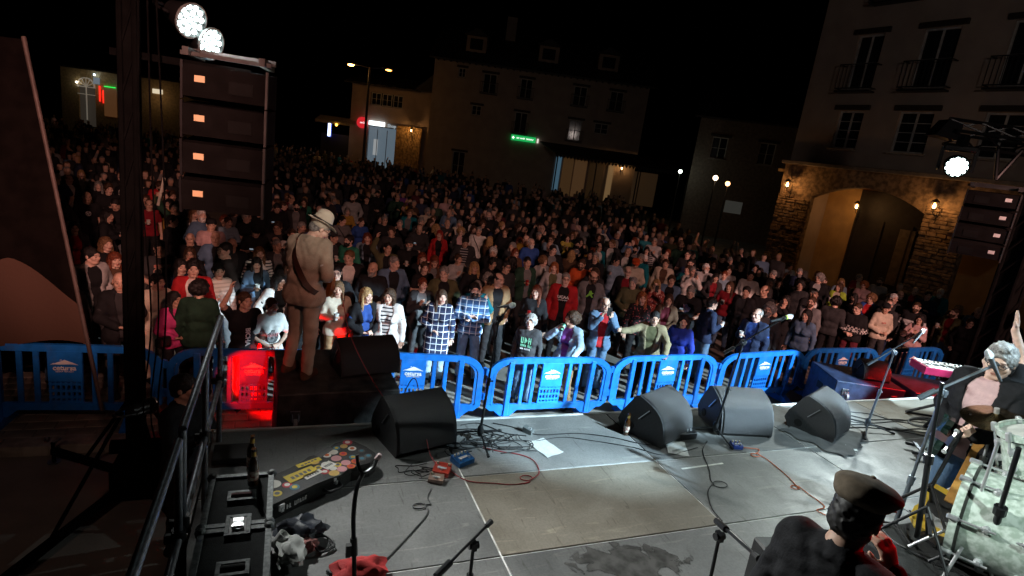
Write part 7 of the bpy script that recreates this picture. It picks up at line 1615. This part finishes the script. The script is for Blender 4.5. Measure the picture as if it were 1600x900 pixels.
def vis_hidden(x, y):   # standing wholly behind the near tower, speaker column or flag
    u, v, d = proj((x, y, 1.62)); return (292 < u < 408 and v < 325) or (196 < u < 224) or (u < 62 and v < 500)
KM = ['m_down', 'm_down2', 'm_cross', 'm_drink', 'm_clasp', 'm_clap', 'm_phone', 'm_raise', 'm_pocket', 'm_text']; KF = ['f_down', 'f_down2', 'f_clasp', 'f_drink', 'f_clap', 'f_phone', 'f_cross']
PH = {'down': 'arms down', 'down2': 'one hand pocketed', 'cross': 'arms folded', 'drink': 'forearm raised', 'clasp': 'hands clasped', 'clap': 'clapping', 'phone': 'both hands raised', 'raise': 'one arm up', 'pocket': 'hands in pockets', 'text': 'looking down'}
TC = ['black'] * 40 + ['charcoal'] * 14 + ['navy'] * 7 + ['grey', 'lightgrey', 'white', 'denim', 'denim', 'maroon', 'darkred', 'olive', 'brown', 'darkgreen', 'cream', 'paledenim', 'khaki', 'teal', 'palepink', 'red', 'mustard', 'purple', 'tan', 'blue', 'stripegrey']
GN = {'tee': 'tee', 'sweater': 'jumper', 'jacket': 'jacket'}
NM = {'lightgrey': 'light grey', 'darkred': 'dark red', 'darkgreen': 'dark green', 'paledenim': 'pale denim', 'palepink': 'pale pink', 'stripegrey': 'grey striped'}
n_ind = 0; far = []; LIM = 286 - len(PP)
def rel_words(u, v):
    best = sorted(ANCH, key=lambda a: (a[0] - u) ** 2 + ((a[1] - v) * 1.6) ** 2)[0]
    du, dv = u - best[0], v - best[1]
    side = 'up left of' if du < -8 and dv < -6 else 'up right of' if du > 8 and dv < -6 else 'left of' if du < -8 else 'right of' if du > 8 else 'just above' if dv < 0 else 'just below'
    return side + ' ' + best[2]
for (x, y) in cand:
    if vis_hidden(x, y) or (blocks_face(x, y)): continue
    if n_ind >= LIM: far.append((x, y)); continue
    n_ind += 1
    fem = rng.random() < .46; key = rng.choice(KF if fem else KM)
    if key in ('m_raise', 'm_phone', 'f_phone') and rng.random() < .6: key = 'f_down' if fem else 'm_down'
    top = rng.choice(['tee', 'sweater', 'sweater', 'jacket', 'jacket']); u, v, d = proj((x, y, 1.6))
    for _ in range(60):
        tcol = rng.choice(TC); pcol = rng.choice(['black', 'black', 'charcoal', 'denim', 'denim', 'navy', 'grey', 'khaki', 'brown'])
        lab = 'person in a %s %s, %s, %s' % (NM.get(tcol, tcol), GN[top], PH[key.split('_')[1]], rel_words(u, v))
        if lab not in used_labels: break
        top = rng.choice(['tee', 'sweater', 'jacket'])
    hair = rng.choice(['long', 'wavy', 'bob', 'fringe', 'tied', 'curly', 'long'] if fem else ['short', 'short', 'crew', 'balding', 'bald', 'tuft', 'short', 'crew'])
    ex = tuple(e for e, pr_ in (('glasses', .2), ('beard', 0 if fem else .3)) if rng.random() < pr_)
    add_person((x, y, 0), key, auto_face(x, y) + rng.gauss(0, 22) + (rng.choice((-90, 90, 150)) if rng.random() < .08 else 0), (rng.gauss(1.64, .05) if fem else rng.gauss(1.76, .06)), rng.choice((0, 0, 1, 1, 2)), top, tcol, rng.choice(('black', 'white', 'grey', 'charcoal')), pcol, hair, rng.choice(['black', 'brown', 'brown', 'black', 'lightbrown', 'grey'] + (['blond', 'auburn'] if fem else ['grey', 'white'])), ex, lab, mirror=False, wide=rng.uniform(.94, 1.1))
# far mass
def far_proto(pose):
    arms = [arm_pts(pose[0], -1, False, 0), arm_pts(pose[1], 1, False, 0)]
    F = Field(axis((-.5, .5, .034)), axis((-.42, .3, .034)), axis((-.02, 2.05 if 'raise' in pose else 1.8, .034)))
    torso(F, False, .02)
    for s, l in zip((-1, 1), LEGS['stand']): h, k_, a = (np.array(q) for q in l); F.cap(h, k_, .095, .07, k=.03); F.cap(k_, a - (0, 0, .06), .07, .055, k=.03)
    for (sh, e, wr, hd_) in arms: F.cap(sh, e, .065, .058, k=.03); F.cap(e, wr + hd_ * .1, .055, .04, k=.02)
    F.cap((0, .01, 1.45), (0, 0, 1.55), .055, k=.03); F.ell((0, -.01, 1.63), (.082, .10, .115), .02)
    V, Q = F.surf(); reg = np.where(V[:, 2] < .9, 0, 1)
    hd_ = V[:, 2] > 1.5; reg[hd_] = np.where((V[hd_, 1] < -.02) & (V[hd_, 2] < 1.69), 2, 3)
    for (sh, e, wr, hh) in arms: reg[np.linalg.norm(V - (wr + hh * .08), axis=1) < .075] = 2
    return V, Q, reg
FP = [far_proto(p) for p in (('down', 'down'), ('drink', 'down'), ('cross', 'cross2'), ('raise', 'down'))]
Vs, Fs, Cs, nv = [], [], [], 0
sk3 = [(.6, .4, .31), (.52, .33, .24), (.44, .27, .19)]
for (x, y) in far:
    V, Q, reg = FP[rng.choice((0, 0, 0, 1, 1, 2, 3)) if True else 0]; h = rng.uniform(.9, 1.06); a = RAD(auto_face(x, y) + rng.gauss(0, 30)); c_, s_ = math.cos(a), math.sin(a)
    W = V * np.array([rng.uniform(.92, 1.1), 1, 1]) * h; W = np.stack([W[:, 0] * c_ - W[:, 1] * s_ + x, W[:, 0] * s_ + W[:, 1] * c_ + y, W[:, 2]], 1)
    tcol = rng.choice(TC); pal = np.array([COL[rng.choice(['black', 'charcoal', 'denim', 'navy'])], COL.get(tcol, (.1, .1, .1)), rng.choice(sk3), HCOL[rng.choice(list(HCOL)[:5])]], np.float32)
    Vs.append(W); Fs.append(Q + nv); Cs.append(pal[reg]); nv += len(V)
fm = bpy.data.materials.new('far_crowd'); fm.use_nodes = True; b_ = fm.node_tree.nodes['Principled BSDF']; at = fm.node_tree.nodes.new('ShaderNodeAttribute'); at.attribute_name = 'Col'; fm.node_tree.links.new(at.outputs['Color'], b_.inputs['Base Color']); b_.inputs['Roughness'].default_value = .8
if far:
    o = link('distant_crowd', np_mesh('distant_crowd', np.concatenate(Vs), np.concatenate(Fs), [fm], np.concatenate(Cs))); tag(o, 'dense dark mass of far spectators filling the square', 'crowd', kind='stuff')
# ---- terrace under the arcade: tables with people sitting
tabw = mat('white_table', (.6, .57, .5), .6)
seat_spots = [((15.0, 16.8), 4), ((14.6, 13.2), 3), ((16.9, 14.9), 4), ((16.6, 12.2), 3)]
sitn = 0; SL = [('cream', 'pale shawl'), ('black', 'black jumper'), ('white', 'white hooded top'), ('red', 'red tee'), ('lightgrey', 'grey top'), ('navy', 'navy jumper'), ('brown', 'brown jacket'), ('paledenim', 'denim shirt'), ('palepink', 'pink hoodie'), ('charcoal', 'dark grey top'), ('mustard', 'mustard jumper'), ('olive', 'olive jacket'), ('maroon', 'maroon top'), ('teal', 'teal top')]
TL = ['far terrace table under the arch', 'terrace table beside the crowd', 'terrace table by the dark shop front', 'terrace table by the right pillar']
for k, ((x, y), n) in enumerate(seat_spots):
    t = thing('cafe_table', 'pale ' + TL[k], 'table', (x, y, 0), RAD(20 * k), 'terrace tables')
    b = MB(); b.box((0, 0, .735), (.75, .75, .03), ch=.006); b.build('table_top', tabw, t); b = MB(); b.cyl((0, 0, .02), (0, 0, .72), .035, n=10); b.build('leg', iron, t); b = MB(); b.cyl((0, 0, .0), (0, 0, .025), .24, n=18); b.build('base', iron, t)
    for q in range(n):
        a = RAD(20 * k) + 2 * math.pi * q / n + .4; cx, cy = x + .72 * math.cos(a), y + .72 * math.sin(a); fa = math.degrees(math.atan2(x - cx, -(y - cy)))
        c, nm = SL[sitn % len(SL)]; sitn += 1
        person('m_sit', (cx, cy, -.02), fa, 1.72, sitn % 3, 'sweater', c, 'charcoal', ('short', 'long', 'bob', 'crew')[sitn % 4], ('black', 'brown', 'grey', 'blond')[sitn % 4], 'person in a %s sitting at the %s' % (nm, TL[k]), 'people sitting on the terrace')
        ch = thing('cafe_chair', 'dark chair seating the %s at the %s' % (nm, TL[k]), 'chair', (cx, cy, 0), RAD(fa), 'terrace chairs')
        b = MB(); b.box((0, .0, .40), (.42, .42, .03), ch=.008); b.build('seat', shut, ch); b = MB(); b.box((0, .23, .66), (.4, .03, .32), ch=.01); b.build('backrest', shut, ch)
        for sx in (-1, 1):
            for sy in (-1, 1): b = MB(); b.cyl((sx * .18, sy * .18, 0), (sx * .18, sy * (.18 if sy < 0 else .21), .40 if sy < 0 else .66), .014, n=6); b.build('leg', shut, ch)
print('PEOPLE', n_ind, len(PP), len(far), sitn, _t.time() - _T0)
# ================================================================== the band and crew
# ---- guitarist in hat and suit on the subwoofer, seen from behind
COL['suit'] = (.40, .33, .255); COL['hatfelt'] = (.60, .55, .42)
make_variant('hat', False, 'strum', 'bass_neck', 'rest', -42, 34, tops=('tee', 'jacket'), st=.0095, sc=.0095, hroll=0, bend=.30)
t = person('hat', (.22, 6.18, 1.262), 142, 1.80, 0, 'jacket', 'suit', 'suit', 'crew', 'grey', 'person in a tan suit and pale fedora playing guitar, back to the camera', None, 'white', (), shoes='brown')
hatman = t
F = Field(axis((-.2, .2, .006)), axis((-.22, .22, .006)), axis((-.02, .19, .006)))
F.ell((0, .0, .035), (.145, .172, .0085), .004); F.cap((0, .012, .04), (0, .012, .105), .096, .08, k=.02, sy=1.12); F.ell((0, 0, .165), (.022, .09, .035), .015, sub=True)
for s in (-1, 1): F.ell((s * .105, -.075, .12), (.04, .05, .05), .015, sub=True)
X = F.x[:, None, None]; Y = F.y[None, :, None]; 
V, Q = F.surf(); V[:, 2] += .9 * V[:, 0] ** 2 * (np.abs(V[:, 0]) > .09) - .35 * np.maximum(-V[:, 1] - .1, 0)
hm = np_mesh('fedora', V, Q, [SKIN[0]]); hc, R = VAR['hat']['head']; M = Matrix(R.tolist()).to_4x4(); M.translation = Vector(hc)
o = slot(link('fedora', hm, t), mat('felt', (.60, .56, .45), .9, var=.1, bump=.2, bscale=120)); o.matrix_local = M @ Matrix.Translation((0, .012, .022)) @ Matrix.Rotation(RAD(-6), 4, 'X')
b = MB(); b.lathe([(.0985, .043), (.099, .046), (.0965, .068), (.095, .068)], Matrix.Translation((0, .012, 0)) @ Matrix.Diagonal((1, 1.12, 1, 1)), 28); rb = b.build('hat_band', mat('ribbon', (.03, .028, .025), .6), o, True)
o2 = slot(link('glasses', HAIR['glasses'], t), black()); o2.matrix_local = M
def strap_mesh(pts, w_, t_, bend):
    P = spline(pts, 8); b = MB(); vs = []
    for i, p in enumerate(P):
        d = (P[min(i + 1, len(P) - 1)] - P[max(i - 1, 0)]).normalized(); c_ = Vector((0, .02, p.z)); nr = (p - c_); nr = (nr - d * nr.dot(d)).normalized(); sd = d.cross(nr)
        for a_, n_ in ((-1, 0), (1, 0), (1, 1), (-1, 1)): q = p + sd * (a_ * w_ / 2) + nr * (n_ * t_); dz = max(q.z - .95, 0); vs.append((q.x, q.y - bend * dz * dz, q.z - .45 * bend * bend * dz ** 3))
    b.add(vs, [(i * 4 + k, i * 4 + (k + 1) % 4, i * 4 + 4 + (k + 1) % 4, i * 4 + 4 + k) for i in range(len(P) - 1) for k in range(4)]); return b
strap_mesh([(.10, -.135, 1.33), (.115, -.10, 1.44), (.115, -.01, 1.487), (.10, .085, 1.45), (.055, .152, 1.33), (-.02, .162, 1.2), (-.11, .148, 1.06), (-.18, .09, .97), (-.2, -.02, .94), (-.15, -.16, .96)], .055, .006, .30).build('strap', mat('brown_leather', (.05, .02, .012), .4, coat=.2), t, True)
def guitar_on(par, body_c, neck_end, nrm_, colr, label, sc=1.0, bass=False):
    g = thing('electric_bass' if bass else 'electric_guitar', label, 'guitar'); Mw = par.matrix_basis
    A = Mw @ Vector(body_c); B = Mw @ Vector(neck_end); Z_ = (B - A).normalized(); N = (Mw.to_3x3() @ Vector(nrm_)).normalized(); N = (N - Z_ * N.dot(Z_)).normalized(); X_ = N.cross(Z_); Mg = Matrix((X_, -N, Z_)).transposed().to_4x4(); g.location = A
    L = (B - A).length
    bo_ = [(x * sc, (z - .2) * sc) for x, z in bo]
    b = MB(); b.prism(bo_, -.022, .022, Mg); b.build('body', mat(label[:12] + '_finish', colr, .25, coat=.6), g)
    b = MB(); b.prism([(-.028, .1), (.028, .1), (.022, L), (-.022, L)], -.036, -.018, Mg); b.build('neck', mat('rosewood', (.10, .045, .02), .4), g)
    b = MB(); b.prism([(-.022, L), (.022, L), (.045, L + .06), (.04, L + .18), (-.03, L + .16)], -.036, -.02, Mg); h = b.build('headstock', mat('headstock_black', (.02, .02, .02), .3), g)
    for k in range(4 if bass else 6): b = MB(); b.cyl(Mg @ Vector((.045 if k % 2 else -.035, -.028, L + .05 + .025 * k)), Mg @ Vector((.08 if k % 2 else -.07, -.028, L + .05 + .025 * k)), .005, n=6); b.sphere(Mg @ Vector((.085 if k % 2 else -.075, -.028, L + .05 + .025 * k)), .013, 8, 6); b.build('tuner', chrome(), h)
    b = MB(); b.box(Mg @ Vector((0, -.026, -.1)), (.07, .01, .05), Mg.to_3x3()); b.build('bridge', chrome(), g)
    return g
bpy.context.view_layer.update()
guitar_on(t, (-.05, -.20, 1.02), (.42, -.34, 1.16), (0, -1, .1), (.34, .12, .03), 'electric guitar with a sunburst body slung on the person in the hat')
# ---- bassist at the right
make_variant('bassist', False, 'bass_low', 'bass_neck2', 'stand', 18, 10, tops=('tee', 'jacket'), st=.0095, sc=.0095, curl=.75)
hcp = dep(1566, 556, 4.2); fa = -88; hv = VAR['bassist']['head'][0] * (1.83 / 1.74); off = Matrix.Rotation(RAD(fa), 3, 'Z') @ Vector((hv[0], hv[1], 0))
t = person('bassist', (hcp.x - off.x, hcp.y - off.y, HS), fa, 1.83, 0, 'jacket', 'black', 'denim', 'tuft', 'grey', 'person in a black blazer and pale pink shirt singing and playing bass at the right', None, 'palepink', ('glasses',))
bpy.context.view_layer.update()
guitar_on(t, (-.12, -.19, .98), (.20, -.66, 1.13), (-.8, -.55, .2), (.02, .05, .04), 'electric bass with chrome tuners in the hands of the blazer person', 1.05, True)
# ---- seated musician in a flat cap, back to the camera
make_variant('capman', False, 'chin', 'down', 'sit', 5, 14, tops=('tee', 'sweater', 'jacket'), st=.0075, sc=.009)
hcp = dep(1338, 806, 2.2); fa = 100; hv = VAR['capman']['head'][0]; off = Matrix.Rotation(RAD(fa), 3, 'Z') @ Vector((hv[0], hv[1], 0)); zb = hcp.z - hv[2]
t = person('capman', (hcp.x - off.x, hcp.y - off.y, zb), fa, 1.74, 1, 'sweater', 'black', 'charcoal', 'short', 'black', 'person in a flat cap sitting with back to the camera, hand at mouth', None, None, ('glasses',))
F = Field(axis((-.16, .16, .006)), axis((-.22, .18, .006)), axis((-.02, .16, .006)))
F.ell((0, .02, .03), (.097, .118, .05), .01); F.ell((0, -.02, .062), (.118, .145, .048), .03); F.ell((0, -.135, .018), (.085, .062, .013), .02); F.cut((0, 0, -1), .0)
F.noise(.0012, 45, .7)
V, Q = F.surf(); cm_ = np_mesh('flat_cap', V, Q, [SKIN[0]]); hc, R = VAR['capman']['head']; M = Matrix(R.tolist()).to_4x4(); M.translation = Vector(hc)
o = slot(link('flat_cap', cm_, t), mat('cap_tweed', (.12, .09, .06), .9, var=.12, scale=40, bump=.12, bscale=260)); o.matrix_local = M @ Matrix.Translation((0, .005, .05)) @ Matrix.Rotation(RAD(4), 4, 'X')
b = MB(); b.sphere((0, -.015, .108), .011, 8, 6); b.build('cap_button', MATS['cap_tweed'], o)
[slot(o3, mat('smooth_black_hair', (.012, .010, .010), .6, var=.2, scale=30)) for o3 in t.children if o3.name.startswith('hair')]
ds = thing('drum_stool', 'round black stool under the person in the flat cap', 'stool', (hcp.x - off.x, hcp.y - off.y, HS))
hz = zb + .42 - HS; b = MB(); b.lathe([(0, hz - .07), (.17, hz - .07), (.18, hz - .03), (.16, hz), (0, hz)], n=24); b.build('seat', black(), ds, True)
b = MB(); b.cyl((0, 0, .1), (0, 0, hz - .05), .02, n=10); b.build('post', chrome(), ds)
for k in range(3): b = MB(); b.cyl((0, 0, .2), (.25 * math.cos(2.09 * k), .25 * math.sin(2.09 * k), .01), .012, n=8); b.build('leg', chrome(), ds)
# ---- someone at the right edge with a raised hand
make_variant('wave', False, 'raise', 'down', 'stand', 0, 0, tops=('tee',), st=.0095, sc=.011, curl=.15)
wv = VAR['wave']; hp_ = dep(1582, 500, 4.7); fa = 165; sc_ = 1.0
loc = Matrix.Rotation(RAD(fa), 3, 'Z') @ (Vector(wv['hands'][0]) * sc_)
person('wave', (hp_.x - loc.x, hp_.y - loc.y, HS), fa, 1.74 * (hp_.z - HS) / wv['hands'][0][2], 0, 'tee', 'black', 'black', 'short', 'black', 'person at the right edge of the picture with one bare arm raised', None)
# ---- crew member beside the railing
p = G(293, 604, 1.62)
person('m_cross', (p.x - .03, p.y, 0), 62, 1.74, 1, 'sweater', 'black', 'black', 'short', 'black', 'crew member in black standing behind the metal railing below the stage edge', None)
